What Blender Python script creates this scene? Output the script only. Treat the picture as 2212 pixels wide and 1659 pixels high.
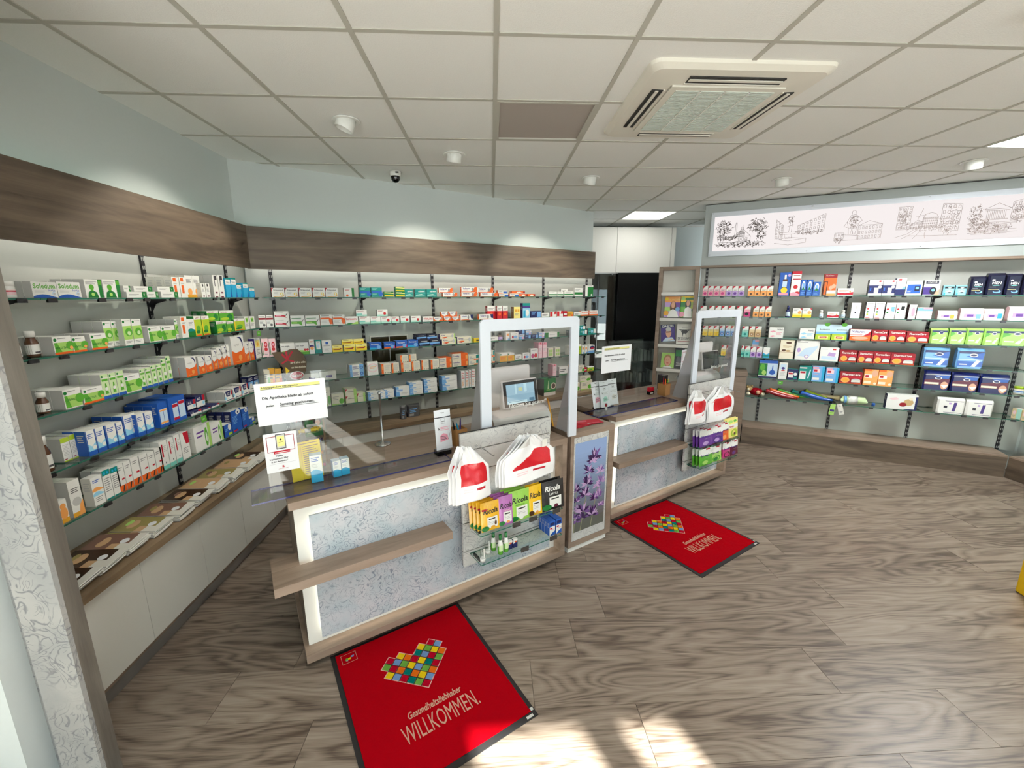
import bpy, bmesh, math, random
from mathutils import Matrix, Vector
random.seed(7)
for _o in list(bpy.data.objects): bpy.data.objects.remove(_o)
SC = bpy.context.scene
COL = SC.collection
# ------------------------------------------------------------------ camera
FPX, PITCH, YAW, ROLL, CAMZ = 900.0, 0.2067, 0.0483, -0.0029, 1.88
CEIL = 3.0
_f = Vector((math.sin(YAW) * math.cos(PITCH), math.cos(YAW) * math.cos(PITCH), -math.sin(PITCH)))
_r = Vector((math.cos(YAW), -math.sin(YAW), 0)); _u = _r.cross(_f)
_R = _r * math.cos(ROLL) + _u * math.sin(ROLL); _U = -_r * math.sin(ROLL) + _u * math.cos(ROLL)
EYE = Vector((0, 0, CAMZ))
cam = bpy.data.cameras.new('camera'); cam.sensor_fit = 'HORIZONTAL'; cam.sensor_width = 36.0
cam.lens = FPX / 2212.0 * 36.0; cam.clip_start = 0.02; cam.clip_end = 100
cam_o = bpy.data.objects.new('camera', cam); COL.objects.link(cam_o)
cam_o.matrix_world = Matrix(((_R.x, _U.x, -_f.x, 0), (_R.y, _U.y, -_f.y, 0), (_R.z, _U.z, -_f.z, CAMZ), (0, 0, 0, 1)))
SC.camera = cam_o
# ------------------------------------------------------------------ sky, sun, exposure
VS = SC.view_settings
VS.view_transform = 'Standard'; VS.look = 'None'; VS.gamma = 1.0; VS.use_curve_mapping = False
VS.exposure = 0.6
W = bpy.data.worlds.new('sky'); SC.world = W; W.use_nodes = True
bg = W.node_tree.nodes['Background']; bg.inputs[0].default_value = (0.76, 0.90, 1.0, 1); bg.inputs[1].default_value = 1.9
sun = bpy.data.lights.new('sun', 'SUN'); sun.energy = 30.0; sun.angle = math.radians(1.2); sun.color = (1, 0.98, 0.95)
sun_o = bpy.data.objects.new('sun', sun); COL.objects.link(sun_o)
sun_o.rotation_euler = Vector((-0.38 * 0.8, 0.92 * 0.8, -0.6)).to_track_quat('-Z', 'Y').to_euler()
sun_o.location = (3, -6, 6)
CY = SC.cycles
CY.max_bounces = 6; CY.diffuse_bounces = 4; CY.glossy_bounces = 2; CY.transparent_max_bounces = 16
CY.transmission_bounces = 6; CY.caustics_reflective = False; CY.caustics_refractive = False
CY.sample_clamp_indirect = 4.0; CY.use_adaptive_sampling = True; CY.adaptive_threshold = 0.06; CY.adaptive_min_samples = 12
# ------------------------------------------------------------------ helpers
def lin(c):
    return tuple((x / 12.92 if x <= 0.04045 else ((x + 0.055) / 1.055) ** 2.4) for x in c)
def rgb(r, g, b): return lin((r / 255.0, g / 255.0, b / 255.0))
PAL = {}
for _s in ('white 236 236 230|offw 222 220 210|cream 238 230 205|ivory 228 222 200|black 22 22 24|char 52 50 52|grey 150 150 148|lgrey 196 196 192|dgrey 92 92 94|'
           'red 205 28 38|dred 150 20 32|crim 190 16 44|pink 236 160 178|lpink 244 208 212|mag 205 60 130|orange 236 104 32|lor 244 168 92|amber 232 170 50|yellow 246 212 40|lyel 246 232 140|'
           'lime 178 206 50|green 92 172 52|lgreen 170 214 110|pgreen 208 230 178|dgreen 24 122 52|teal 0 138 130|lteal 120 205 190|mint 168 220 202|cyan 40 168 214|lcyan 150 212 236|'
           'blue 34 92 182|lblue 120 176 228|pblue 200 222 240|navy 26 34 92|dnavy 18 20 50|purple 108 62 150|lilac 190 160 212|violet 70 50 130|brown 90 58 38|lbrown 164 124 84|tan 200 170 120|beige 226 206 160|maroon 98 26 52|skin 222 170 140').split('|'):
    _n, _a, _b, _c = _s.split(); PAL[_n] = rgb(float(_a), float(_b), float(_c))
def C(c): return PAL[c] if isinstance(c, str) else c
class Frame:
    """local x runs along a wall (to the right as one faces it), y goes back into it, z up"""
    def __init__(s, o, deg):
        a = math.radians(deg); s.o = Vector((o[0], o[1], 0)); s.deg = deg
        s.u = Vector((math.cos(a), math.sin(a), 0)); s.n = Vector((-math.sin(a), math.cos(a), 0))
        s.M = Matrix.Translation(s.o) @ Matrix.Rotation(a, 4, 'Z')
    def w(s, x, y, z): return s.o + s.u * x + s.n * y + Vector((0, 0, z))
    def at(s, px, py, d):            # where the sight line of a picture point meets the plane y=d
        v = _R * ((px - 1106) / FPX) - _U * ((py - 829.5) / FPX) + _f
        t = (s.n.dot(s.o - EYE) + d) / s.n.dot(v); q = EYE + v * t - s.o
        return q.dot(s.u), q.z + 0.0
    def pix(s, x, y, z):
        q = s.w(x, y, z) - EYE; k = q.dot(_f)
        return 1106 + FPX * q.dot(_R) / k, 829.5 - FPX * q.dot(_U) / k
    def sx(s, px, d, z):             # position along the wall of a picture column at height z
        py = 700.0
        for _ in range(6):
            x, _z = s.at(px, py, d); py = s.pix(x, d, z)[1]
        return x
    def sz(s, x, d, py):             # height at x that shows at picture row py
        px = s.pix(x, d, 1.3)[0]
        for _ in range(5):
            _x, z = s.at(px, py, d); px = s.pix(x, d, z)[0]
        return z
WORLD = Frame((0, 0), 0)
class MB:
    def __init__(s): s.v = []; s.f = []; s.c = []; s.m = []; s.sm = []; s.col = False
    def face(s, pts, col=None, mat=0, smooth=False):
        i = len(s.v); s.v += [tuple(p) for p in pts]; s.f.append(tuple(range(i, i + len(pts))))
        s.c.append(C(col) if col is not None else None); s.m.append(mat); s.sm.append(smooth)
        if col is not None: s.col = True
    def box(s, x0, x1, y0, y1, z0, z1, col=None, mat=0, cols=None, mats=None):
        """cols/mats: dict over f(ront) b(ack) l r t(op) d(own)"""
        cols = cols or {}; mats = mats or {}
        i = len(s.v)
        s.v += [(x0, y0, z0), (x1, y0, z0), (x1, y1, z0), (x0, y1, z0), (x0, y0, z1), (x1, y0, z1), (x1, y1, z1), (x0, y1, z1)]
        for k, q in (('f', (0, 1, 5, 4)), ('r', (1, 2, 6, 5)), ('b', (2, 3, 7, 6)), ('l', (3, 0, 4, 7)), ('t', (4, 5, 6, 7)), ('d', (3, 2, 1, 0))):
            s.f.append(tuple(i + j for j in q)); cc = cols.get(k, col)
            s.c.append(C(cc) if cc is not None else None); s.m.append(mats.get(k, mat)); s.sm.append(False)
            if cc is not None: s.col = True
        return s
    def tube(s, pts, r, n=8, col=None, mat=0, caps=True):
        pts = [Vector(p) for p in pts]; rs = r if isinstance(r, (list, tuple)) else [r] * len(pts)
        rings = []; up = Vector((0, 0, 1))
        for k, p in enumerate(pts):
            t = (pts[min(k + 1, len(pts) - 1)] - pts[max(k - 1, 0)]).normalized()
            a = t.cross(up if abs(t.z) < 0.95 else Vector((1, 0, 0))).normalized(); b = t.cross(a)
            i = len(s.v); rings.append(i)
            for j in range(n):
                q = 2 * math.pi * j / n; s.v.append(tuple(p + (a * math.cos(q) + b * math.sin(q)) * rs[k]))
        def add(f, sm):
            s.f.append(f); s.c.append(C(col) if col is not None else None); s.m.append(mat); s.sm.append(sm)
        for k in range(len(pts) - 1):
            for j in range(n):
                a, b = rings[k] + j, rings[k] + (j + 1) % n; c, d = rings[k + 1] + (j + 1) % n, rings[k + 1] + j
                add((a, b, c, d), True)
        if caps:
            add(tuple(rings[0] + j for j in range(n)), False); add(tuple(rings[-1] + j for j in reversed(range(n))), False)
        if col is not None: s.col = True
        return s
    def lathe(s, prof, x=0, y=0, z=0, n=20, cols=None, mat=0, mats=None):
        i0 = len(s.v)
        for r, h in prof:
            for j in range(n):
                q = 2 * math.pi * j / n; s.v.append((x + r * math.cos(q), y + r * math.sin(q), z + h))
        for k in range(len(prof) - 1):
            cc = None if cols is None else C(cols[k] if isinstance(cols, list) else cols)
            for j in range(n):
                a, b = i0 + k * n + j, i0 + k * n + (j + 1) % n
                s.f.append((a, b, b + n, a + n)); s.c.append(cc); s.m.append(mats[k] if mats else mat); s.sm.append(True)
        for k, rev in ((0, True), (len(prof) - 1, False)):
            cc = None if cols is None else C(cols[min(k, len(cols) - 1)] if isinstance(cols, list) else cols)
            q = [i0 + k * n + j for j in range(n)]
            s.f.append(tuple(reversed(q)) if rev else tuple(q)); s.c.append(cc); s.m.append(mats[min(k, len(mats) - 1)] if mats else mat); s.sm.append(False)
        if cols is not None: s.col = True
        return s
    def grid(s, fn, nu, nv, col=None, mat=0, smooth=True, colfn=None):
        i = len(s.v)
        for a in range(nu + 1):
            for b in range(nv + 1): s.v.append(tuple(fn(a / nu, b / nv)))
        for a in range(nu):
            for b in range(nv):
                p = i + a * (nv + 1) + b; s.f.append((p, p + nv + 1, p + nv + 2, p + 1))
                cc = colfn((a + .5) / nu, (b + .5) / nv) if colfn else col
                s.c.append(C(cc) if cc is not None else None); s.m.append(mat); s.sm.append(smooth)
                if cc is not None: s.col = True
        return s
    def mesh(s, name):
        me = bpy.data.meshes.new(name); me.from_pydata(s.v, [], s.f)
        me.polygons.foreach_set('material_index', s.m); me.polygons.foreach_set('use_smooth', s.sm)
        if s.col:
            at = me.color_attributes.new('Col', 'FLOAT_COLOR', 'CORNER'); buf = []
            for f, c in zip(s.f, s.c):
                c = c or (0.5, 0.5, 0.5)
                buf += [c[0], c[1], c[2], 1.0] * len(f)
            at.data.foreach_set('color', buf)
        me.update(); return me
    def obj(s, name, mats, parent=None, fr=None, loc=None, rz=None):
        me = s.mesh(name)
        for m in (mats if isinstance(mats, (list, tuple)) else [mats]): me.materials.append(MAT[m])
        return link(name, me, parent, fr, loc, rz)
def link(name, data, parent=None, fr=None, loc=None, rz=None):
    o = bpy.data.objects.new(name, data); COL.objects.link(o)
    if parent is not None: o.parent = parent
    M = Matrix.Identity(4)
    if fr is not None and parent is None: M = fr.M.copy()
    if loc is not None: M = M @ Matrix.Translation(Vector(loc))
    if rz is not None: M = M @ Matrix.Rotation(rz, 4, 'Z')
    o.matrix_basis = M
    return o
def tag(o, label=None, cat=None, group=None, kind=None):
    if label: o['label'] = label
    if cat: o['category'] = cat
    if group: o['group'] = group
    if kind: o['kind'] = kind
    return o
def thing(name, label, cat, fr=None, loc=None, rz=None, group=None):
    return tag(link(name, None, None, fr, loc, rz), label, cat, group)
def boxo(name, mat, x0, x1, y0, y1, z0, z1, parent=None, fr=None, bev=0.0):
    """one box as an object whose own origin is its corner, so that grain follows its length"""
    m = MB().box(0, x1 - x0, 0, y1 - y0, 0, z1 - z0); o = m.obj(name, mat, parent, fr, (x0, y0, z0))
    if bev:
        b = o.modifiers.new('bevel', 'BEVEL'); b.width = bev; b.segments = 2; b.limit_method = 'ANGLE'
    return o
# ------------------------------------------------------------------ materials
MAT = {}
def newmat(name):
    m = bpy.data.materials.new(name); m.use_nodes = True; MAT[name] = m
    nt = m.node_tree; return m, nt, nt.nodes['Principled BSDF']
def N(nt, typ, **kw):
    n = nt.nodes.new(typ)
    for k, v in kw.items():
        if k.startswith('i'):
            n.inputs[int(k[1:])].default_value = v
        else: setattr(n, k, v)
    return n
def simple(name, col, rough=0.5, metal=0.0, noise=0.0, nscale=40.0, bump=0.0, emit=None, es=0.0, spec=0.5):
    m, nt, b = newmat(name); c = C(col)
    b.inputs['Base Color'].default_value = (*c, 1); b.inputs['Roughness'].default_value = rough; b.inputs['Metallic'].default_value = metal
    b.inputs['Specular IOR Level'].default_value = spec
    tc = N(nt, 'ShaderNodeTexCoord'); nz = N(nt, 'ShaderNodeTexNoise'); nz.inputs['Scale'].default_value = nscale; nz.inputs['Detail'].default_value = 4
    nt.links.new(tc.outputs['Object'], nz.inputs['Vector'])
    mx = N(nt, 'ShaderNodeMix', data_type='RGBA'); k = noise
    mx.inputs[6].default_value = (*[x * (1 - k) for x in c], 1); mx.inputs[7].default_value = (*[min(1, x * (1 + k)) for x in c], 1)
    nt.links.new(nz.outputs['Fac'], mx.inputs[0]); nt.links.new(mx.outputs[2], b.inputs['Base Color'])
    if bump:
        bp = N(nt, 'ShaderNodeBump'); bp.inputs['Strength'].default_value = bump; bp.inputs['Distance'].default_value = 0.003
        nt.links.new(nz.outputs['Fac'], bp.inputs['Height']); nt.links.new(bp.outputs['Normal'], b.inputs['Normal'])
    if emit:
        b.inputs['Emission Color'].default_value = (*C(emit), 1); b.inputs['Emission Strength'].default_value = es
    return m
def wood(name, dark, mid, light, rough=0.45, sc=1.0, rand=0.0, bump=0.15, rings=0.5, vert=False, low=1.0, fine=0.18):
    m, nt, b = newmat(name); L = nt.links.new
    tc = N(nt, 'ShaderNodeTexCoord'); oi = N(nt, 'ShaderNodeObjectInfo')
    vm = N(nt, 'ShaderNodeVectorMath', operation='SCALE'); vm.inputs[0].default_value = (37.3, 11.7, 5.1)
    L(oi.outputs['Random'], vm.inputs['Scale'])
    ad = N(nt, 'ShaderNodeVectorMath', operation='ADD'); L(vm.outputs[0], ad.inputs[1])
    if vert:
        vr = N(nt, 'ShaderNodeVectorRotate', rotation_type='Y_AXIS'); vr.inputs['Angle'].default_value = math.pi / 2; L(tc.outputs['Object'], vr.inputs[0]); L(vr.outputs[0], ad.inputs[0])
    else: L(tc.outputs['Object'], ad.inputs[0])
    mp = N(nt, 'ShaderNodeMapping'); mp.inputs['Scale'].default_value = (1.1 * sc, 9 * sc, 9 * sc); L(ad.outputs[0], mp.inputs[0])
    n1 = N(nt, 'ShaderNodeTexNoise'); n1.inputs['Scale'].default_value = 1.0; n1.inputs['Detail'].default_value = 5; n1.inputs['Distortion'].default_value = 0.9
    L(mp.outputs[0], n1.inputs['Vector'])
    # contour lines of a smooth field give the cathedral grain
    m2 = N(nt, 'ShaderNodeMapping'); m2.inputs['Scale'].default_value = (0.9 * sc, 5.5 * sc, 5.5 * sc); L(ad.outputs[0], m2.inputs[0])
    n2 = N(nt, 'ShaderNodeTexNoise'); n2.inputs['Scale'].default_value = 0.9; n2.inputs['Detail'].default_value = 1.6; n2.inputs['Distortion'].default_value = 0.35
    L(m2.outputs[0], n2.inputs['Vector'])
    mu = N(nt, 'ShaderNodeMath', operation='MULTIPLY'); mu.inputs[1].default_value = 26.0; L(n2.outputs['Fac'], mu.inputs[0])
    fr = N(nt, 'ShaderNodeMath', operation='PINGPONG'); fr.inputs[1].default_value = 1.0; L(mu.outputs[0], fr.inputs[0])
    m3 = N(nt, 'ShaderNodeMapping'); m3.inputs['Scale'].default_value = (6 * sc, 190 * sc, 190 * sc); L(ad.outputs[0], m3.inputs[0])
    n3 = N(nt, 'ShaderNodeTexNoise'); n3.inputs['Scale'].default_value = 1.0; n3.inputs['Detail'].default_value = 2; L(m3.outputs[0], n3.inputs['Vector'])
    ra = N(nt, 'ShaderNodeValToRGB'); e = ra.color_ramp.elements
    e[0].position = 0.33; e[0].color = (*C(dark), 1); e[1].position = 0.72; e[1].color = (*C(light), 1)
    x = ra.color_ramp.elements.new(0.5); x.color = (*C(mid), 1)
    s1 = N(nt, 'ShaderNodeMath', operation='MULTIPLY_ADD'); s1.inputs[1].default_value = 0.16 * rings; s1.inputs[2].default_value = -0.08 * rings; L(fr.outputs[0], s1.inputs[0])
    sl = N(nt, 'ShaderNodeMath', operation='MULTIPLY_ADD'); sl.inputs[1].default_value = low; sl.inputs[2].default_value = 0.5 - 0.5 * low; L(n1.outputs['Fac'], sl.inputs[0])
    s2 = N(nt, 'ShaderNodeMath', operation='ADD'); L(sl.outputs[0], s2.inputs[0]); L(s1.outputs[0], s2.inputs[1])
    s3 = N(nt, 'ShaderNodeMath', operation='MULTIPLY_ADD'); s3.inputs[1].default_value = fine; L(n3.outputs['Fac'], s3.inputs[0]); L(s2.outputs[0], s3.inputs[2])
    s4 = N(nt, 'ShaderNodeMath', operation='MULTIPLY_ADD'); s4.inputs[1].default_value = rand; L(oi.outputs['Random'], s4.inputs[0]); L(s3.outputs[0], s4.inputs[2])
    s5 = N(nt, 'ShaderNodeMath', operation='SUBTRACT'); s5.inputs[1].default_value = fine / 2 + rand / 2; L(s4.outputs[0], s5.inputs[0])
    L(s5.outputs[0], ra.inputs[0]); L(ra.outputs[0], b.inputs['Base Color'])
    b.inputs['Roughness'].default_value = rough
    bp = N(nt, 'ShaderNodeBump'); bp.inputs['Strength'].default_value = bump; bp.inputs['Distance'].default_value = 0.002
    L(s3.outputs[0], bp.inputs['Height']); L(bp.outputs[0], b.inputs['Normal'])
    return m
def pane(name, tint, refl=1.0, ior=1.5, rough=0.0):
    """thin clear sheet: what lies behind shows through it, tinted, under a mirror reflection that grows at grazing angles"""
    m = bpy.data.materials.new(name); m.use_nodes = True; MAT[name] = m; nt = m.node_tree; nt.nodes.clear()
    out = N(nt, 'ShaderNodeOutputMaterial'); tr = N(nt, 'ShaderNodeBsdfTransparent'); tr.inputs[0].default_value = (*tint, 1)
    gl = N(nt, 'ShaderNodeBsdfGlossy'); gl.inputs['Roughness'].default_value = rough
    lw = N(nt, 'ShaderNodeLayerWeight'); lw.inputs[0].default_value = 0.5       # 1 - |cos|, the same on both sides of the sheet
    pw = N(nt, 'ShaderNodeMath', operation='POWER'); pw.inputs[1].default_value = 5.0; nt.links.new(lw.outputs['Facing'], pw.inputs[0])
    mu = N(nt, 'ShaderNodeMath', operation='MULTIPLY_ADD'); mu.inputs[1].default_value = 0.9 * refl; mu.inputs[2].default_value = 0.045 * refl; nt.links.new(pw.outputs[0], mu.inputs[0])
    mx = N(nt, 'ShaderNodeMixShader'); nt.links.new(mu.outputs[0], mx.inputs[0]); nt.links.new(tr.outputs[0], mx.inputs[1]); nt.links.new(gl.outputs[0], mx.inputs[2])
    nt.links.new(mx.outputs[0], out.inputs[0]); return m
def colattr(name, rough, metal=0.0, coat=0.0, wr=0.0):
    m, nt, b = newmat(name); a = N(nt, 'ShaderNodeVertexColor', layer_name='Col')
    nt.links.new(a.outputs[0], b.inputs['Base Color']); b.inputs['Roughness'].default_value = rough
    if rough > 0.9: b.inputs['Specular IOR Level'].default_value = 0.05
    if coat: b.inputs['Coat Weight'].default_value = coat; b.inputs['Coat Roughness'].default_value = 0.15
    if wr:
        tc = N(nt, 'ShaderNodeTexCoord'); nz = N(nt, 'ShaderNodeTexNoise'); nz.inputs['Scale'].default_value = 28; nz.inputs['Detail'].default_value = 3
        bp = N(nt, 'ShaderNodeBump'); bp.inputs['Strength'].default_value = wr; bp.inputs['Distance'].default_value = 0.01
        nt.links.new(tc.outputs['Object'], nz.inputs['Vector']); nt.links.new(nz.outputs['Fac'], bp.inputs['Height']); nt.links.new(bp.outputs[0], b.inputs['Normal'])
    return m
def floral(name, base, cloud, ink, scale=1.0, inkw=0.030):
    m, nt, b = newmat(name); L = nt.links.new
    tc = N(nt, 'ShaderNodeTexCoord'); oi = N(nt, 'ShaderNodeObjectInfo')
    ad = N(nt, 'ShaderNodeVectorMath', operation='ADD'); L(tc.outputs['Object'], ad.inputs[0])
    cx = N(nt, 'ShaderNodeCombineXYZ'); L(oi.outputs['Random'], cx.inputs[0]); sc_ = N(nt, 'ShaderNodeVectorMath', operation='SCALE'); sc_.inputs['Scale'].default_value = 9.0
    L(cx.outputs[0], sc_.inputs[0]); L(sc_.outputs[0], ad.inputs[1])
    n1 = N(nt, 'ShaderNodeTexNoise'); n1.inputs['Scale'].default_value = 7 * scale; n1.inputs['Detail'].default_value = 5; L(ad.outputs[0], n1.inputs['Vector'])
    mx = N(nt, 'ShaderNodeMix', data_type='RGBA'); mx.inputs[6].default_value = (*C(base), 1); mx.inputs[7].default_value = (*C(cloud), 1)
    r1 = N(nt, 'ShaderNodeMapRange'); r1.inputs[1].default_value = 0.38; r1.inputs[2].default_value = 0.64; L(n1.outputs['Fac'], r1.inputs[0]); L(r1.outputs[0], mx.inputs[0])
    # brush strokes: rims of scattered petals and flowing curves, broken up and gathered in clusters
    nd = N(nt, 'ShaderNodeTexNoise'); nd.inputs['Scale'].default_value = 10 * scale; nd.inputs['Detail'].default_value = 1; L(ad.outputs[0], nd.inputs['Vector'])
    v2 = N(nt, 'ShaderNodeVectorMath', operation='MULTIPLY_ADD'); v2.inputs[1].default_value = (0.17 / scale,) * 3; L(nd.outputs['Color'], v2.inputs[0]); L(ad.outputs[0], v2.inputs[2])
    def lines(node_out, mult, lo, hi):
        mu = N(nt, 'ShaderNodeMath', operation='MULTIPLY'); mu.inputs[1].default_value = mult; L(node_out, mu.inputs[0])
        pp = N(nt, 'ShaderNodeMath', operation='PINGPONG'); pp.inputs[1].default_value = 0.5; L(mu.outputs[0], pp.inputs[0])
        lt = N(nt, 'ShaderNodeMapRange'); lt.inputs[1].default_value = lo; lt.inputs[2].default_value = hi; lt.inputs[3].default_value = 1; lt.inputs[4].default_value = 0; L(pp.outputs[0], lt.inputs[0]); return lt.outputs[0]
    def mask(sc_m, lo, hi, dist=0.0):
        nm = N(nt, 'ShaderNodeTexNoise'); nm.inputs['Scale'].default_value = sc_m * scale; nm.inputs['Detail'].default_value = 2; nm.inputs['Distortion'].default_value = dist; L(ad.outputs[0], nm.inputs['Vector'])
        rm = N(nt, 'ShaderNodeMapRange'); rm.inputs[1].default_value = lo; rm.inputs[2].default_value = hi; L(nm.outputs['Fac'], rm.inputs[0]); return rm.outputs[0]
    def mul(a, b):
        q = N(nt, 'ShaderNodeMath', operation='MULTIPLY'); L(a, q.inputs[0]); L(b, q.inputs[1]); return q.outputs[0]
    vo = N(nt, 'ShaderNodeTexVoronoi', feature='F1'); vo.inputs['Scale'].default_value = 11 * scale; L(v2.outputs[0], vo.inputs['Vector'])
    n5 = N(nt, 'ShaderNodeTexNoise'); n5.inputs['Scale'].default_value = 13 * scale; n5.inputs['Detail'].default_value = 0.6; n5.inputs['Distortion'].default_value = 1.6; L(ad.outputs[0], n5.inputs['Vector'])
    A_ = mul(lines(vo.outputs['Distance'], 4.6, inkw * 1.5, inkw * 4.5), mask(26, 0.42, 0.51)); B_ = mul(lines(n5.outputs['Fac'], 9.0, inkw * 1.5, inkw * 4.0), mask(32, 0.45, 0.53, 0.6))
    mxm = N(nt, 'ShaderNodeMath', operation='MAXIMUM'); L(A_, mxm.inputs[0]); L(B_, mxm.inputs[1])
    ml = N(nt, 'ShaderNodeMath', operation='MULTIPLY'); L(mxm.outputs[0], ml.inputs[0]); L(mask(4.5, 0.33, 0.52), ml.inputs[1])
    mi = N(nt, 'ShaderNodeMix', data_type='RGBA'); mi.inputs[7].default_value = (*C(ink), 1); L(mx.outputs[2], mi.inputs[6])
    m8 = N(nt, 'ShaderNodeMath', operation='MULTIPLY'); m8.inputs[1].default_value = 0.8; L(ml.outputs[0], m8.inputs[0]); L(m8.outputs[0], mi.inputs[0])
    L(mi.outputs[2], b.inputs['Base Color']); b.inputs['Roughness'].default_value = 0.45
    return m
def emitm(name, col, s):
    m = bpy.data.materials.new(name); m.use_nodes = True; MAT[name] = m; nt = m.node_tree; nt.nodes.clear()
    o = N(nt, 'ShaderNodeOutputMaterial'); e = N(nt, 'ShaderNodeEmission'); e.inputs[0].default_value = (*C(col), 1); e.inputs[1].default_value = s
    nt.links.new(e.outputs[0], o.inputs[0]); return m
simple('wall', rgb(200, 206, 203), 0.75, noise=0.02, nscale=60, bump=0.05)
simple('headerpaint', rgb(168, 174, 172), 0.7, noise=0.02)
simple('wallwhite', rgb(220, 228, 228), 0.6, noise=0.02)
simple('backpanel', rgb(186, 187, 180), 0.42, noise=0.02, nscale=20)
simple('tile', rgb(234, 233, 228), 0.9, noise=0.05, nscale=160, bump=0.35)
simple('tbar', rgb(184, 181, 170), 0.6, noise=0.01)
simple('tilepanel', rgb(170, 160, 152), 0.7, noise=0.01)
simple('cabdoor', rgb(212, 210, 201), 0.5, noise=0.015, nscale=90)
simple('whiteboard', rgb(232, 230, 222), 0.45, noise=0.01)
simple('framewhite', rgb(212, 218, 226), 0.4, noise=0.01)
simple('plastic', rgb(226, 226, 220), 0.35, noise=0.01)
simple('acplastic', rgb(226, 221, 208), 0.42, noise=0.01)
simple('acgrille', rgb(198, 205, 196), 0.5, noise=0.02)
simple('darkslot', rgb(46, 44, 42), 0.6)
simple('alu', rgb(176, 178, 178), 0.32, metal=0.85)
simple('steel', rgb(190, 190, 190), 0.2, metal=1.0)
simple('black', rgb(20, 20, 22), 0.35)
simple('postmetal', rgb(44, 42, 46), 0.45, metal=0.3)
simple('postslot', rgb(170, 170, 165), 0.5)
simple('darkgloss', rgb(8, 8, 9), 0.04, spec=0.6)
simple('dark', rgb(26, 24, 22), 0.5, noise=0.2)
simple('darkwood', rgb(52, 42, 32), 0.5, noise=0.2)
simple('yellow', rgb(236, 190, 10), 0.55, noise=0.02)
simple('rubber', rgb(30, 28, 28), 0.7, noise=0.1)
simple('kraft', rgb(170, 124, 72), 0.7, noise=0.08)
wood('woodfascia', rgb(84, 72, 60), rgb(106, 91, 76), rgb(126, 110, 93), 0.5, 1.0, rand=0.05, rings=0.35)
wood('woodtop', rgb(112, 94, 72), rgb(136, 114, 88), rgb(152, 130, 104), 0.45, 1.2, rand=0.03, rings=0.3)
wood('woodcounter', rgb(128, 110, 94), rgb(146, 126, 110), rgb(160, 140, 124), 0.45, 1.2, rand=0.04, rings=0.25)
wood('woodgrey', rgb(132, 126, 116), rgb(156, 149, 138), rgb(176, 170, 160), 0.55, 1.3, rand=0.02, rings=0.2)
wood('woodgreyv', rgb(98, 92, 84), rgb(116, 110, 101), rgb(132, 126, 117), 0.55, 1.3, rand=0.02, rings=0.2, vert=True)
wood('floorplank', rgb(86, 72, 61), rgb(130, 115, 101), rgb(152, 138, 124), 0.38, 1.25, rand=0.09, bump=0.12, rings=1.25, low=0.55, fine=0.42)
simple('floorbase', rgb(120, 106, 92), 0.5)
floral('floral', rgb(182, 194, 200), rgb(202, 202, 206), rgb(112, 124, 142), 1.15)
floral('floraldiv', rgb(160, 161, 160), rgb(178, 177, 174), rgb(112, 114, 120), 0.8)
floral('floralgrey', rgb(198, 198, 194), rgb(214, 213, 208), rgb(150, 150, 152), 0.9)
colattr('print', 0.45); colattr('gloss', 0.25, coat=0.3); colattr('foil', 0.3, coat=0.4, wr=0.35); colattr('paper', 0.7); colattr('cloth', 0.95)
pane('glass', (0.90, 0.96, 0.93), 0.8); pane('acrylic', (0.95, 0.965, 0.96), 0.9); pane('acrylicbase', (0.86, 0.86, 0.90), 0.9)
pane('film', (0.97, 0.95, 0.96), 1.2, rough=0.02);  pane('window', (0.96, 0.98, 0.97), 1.0)
simple('glassedge', rgb(52, 110, 92), 0.2, noise=0.1); simple('acryledge', rgb(60, 62, 110), 0.25, noise=0.1)
def frosted(name, tint, col, k):
    m = pane(name, tint, 0.8, rough=0.08); nt = m.node_tree; out = [n for n in nt.nodes if n.type == 'OUTPUT_MATERIAL'][0]; src = out.inputs[0].links[0].from_socket
    d = N(nt, 'ShaderNodeBsdfDiffuse'); d.inputs[0].default_value = (*col, 1); t = N(nt, 'ShaderNodeBsdfTranslucent'); t.inputs[0].default_value = (*col, 1)
    a = N(nt, 'ShaderNodeMixShader'); a.inputs[0].default_value = 0.5; nt.links.new(d.outputs[0], a.inputs[1]); nt.links.new(t.outputs[0], a.inputs[2])
    b = N(nt, 'ShaderNodeMixShader'); b.inputs[0].default_value = k; nt.links.new(src, b.inputs[1]); nt.links.new(a.outputs[0], b.inputs[2]); nt.links.new(b.outputs[0], out.inputs[0])
frosted('wing', (0.85, 0.85, 0.86), rgb(190, 190, 192), 0.5)
simple('screenblack', rgb(9, 9, 9), 0.45, spec=0.2)
pane('clearplastic', (0.92, 0.94, 0.94), 1.0, rough=0.05)
emitm('ledpanel', (0.98, 1.0, 1.0), 56.0); emitm('ledpaneladded', (1.0, 0.98, 0.94), 13.0); emitm('ledpanelalc', (1.0, 0.98, 0.94), 5.5); emitm('ledstrip', (1.0, 0.92, 0.76), 4.0); emitm('lightbox', (1.0, 0.93, 0.92), 0.62); emitm('coldled', (0.45, 1.0, 0.76), 1.6); emitm('shelfled', (1.0, 1.0, 0.92), 6.0)
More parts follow.
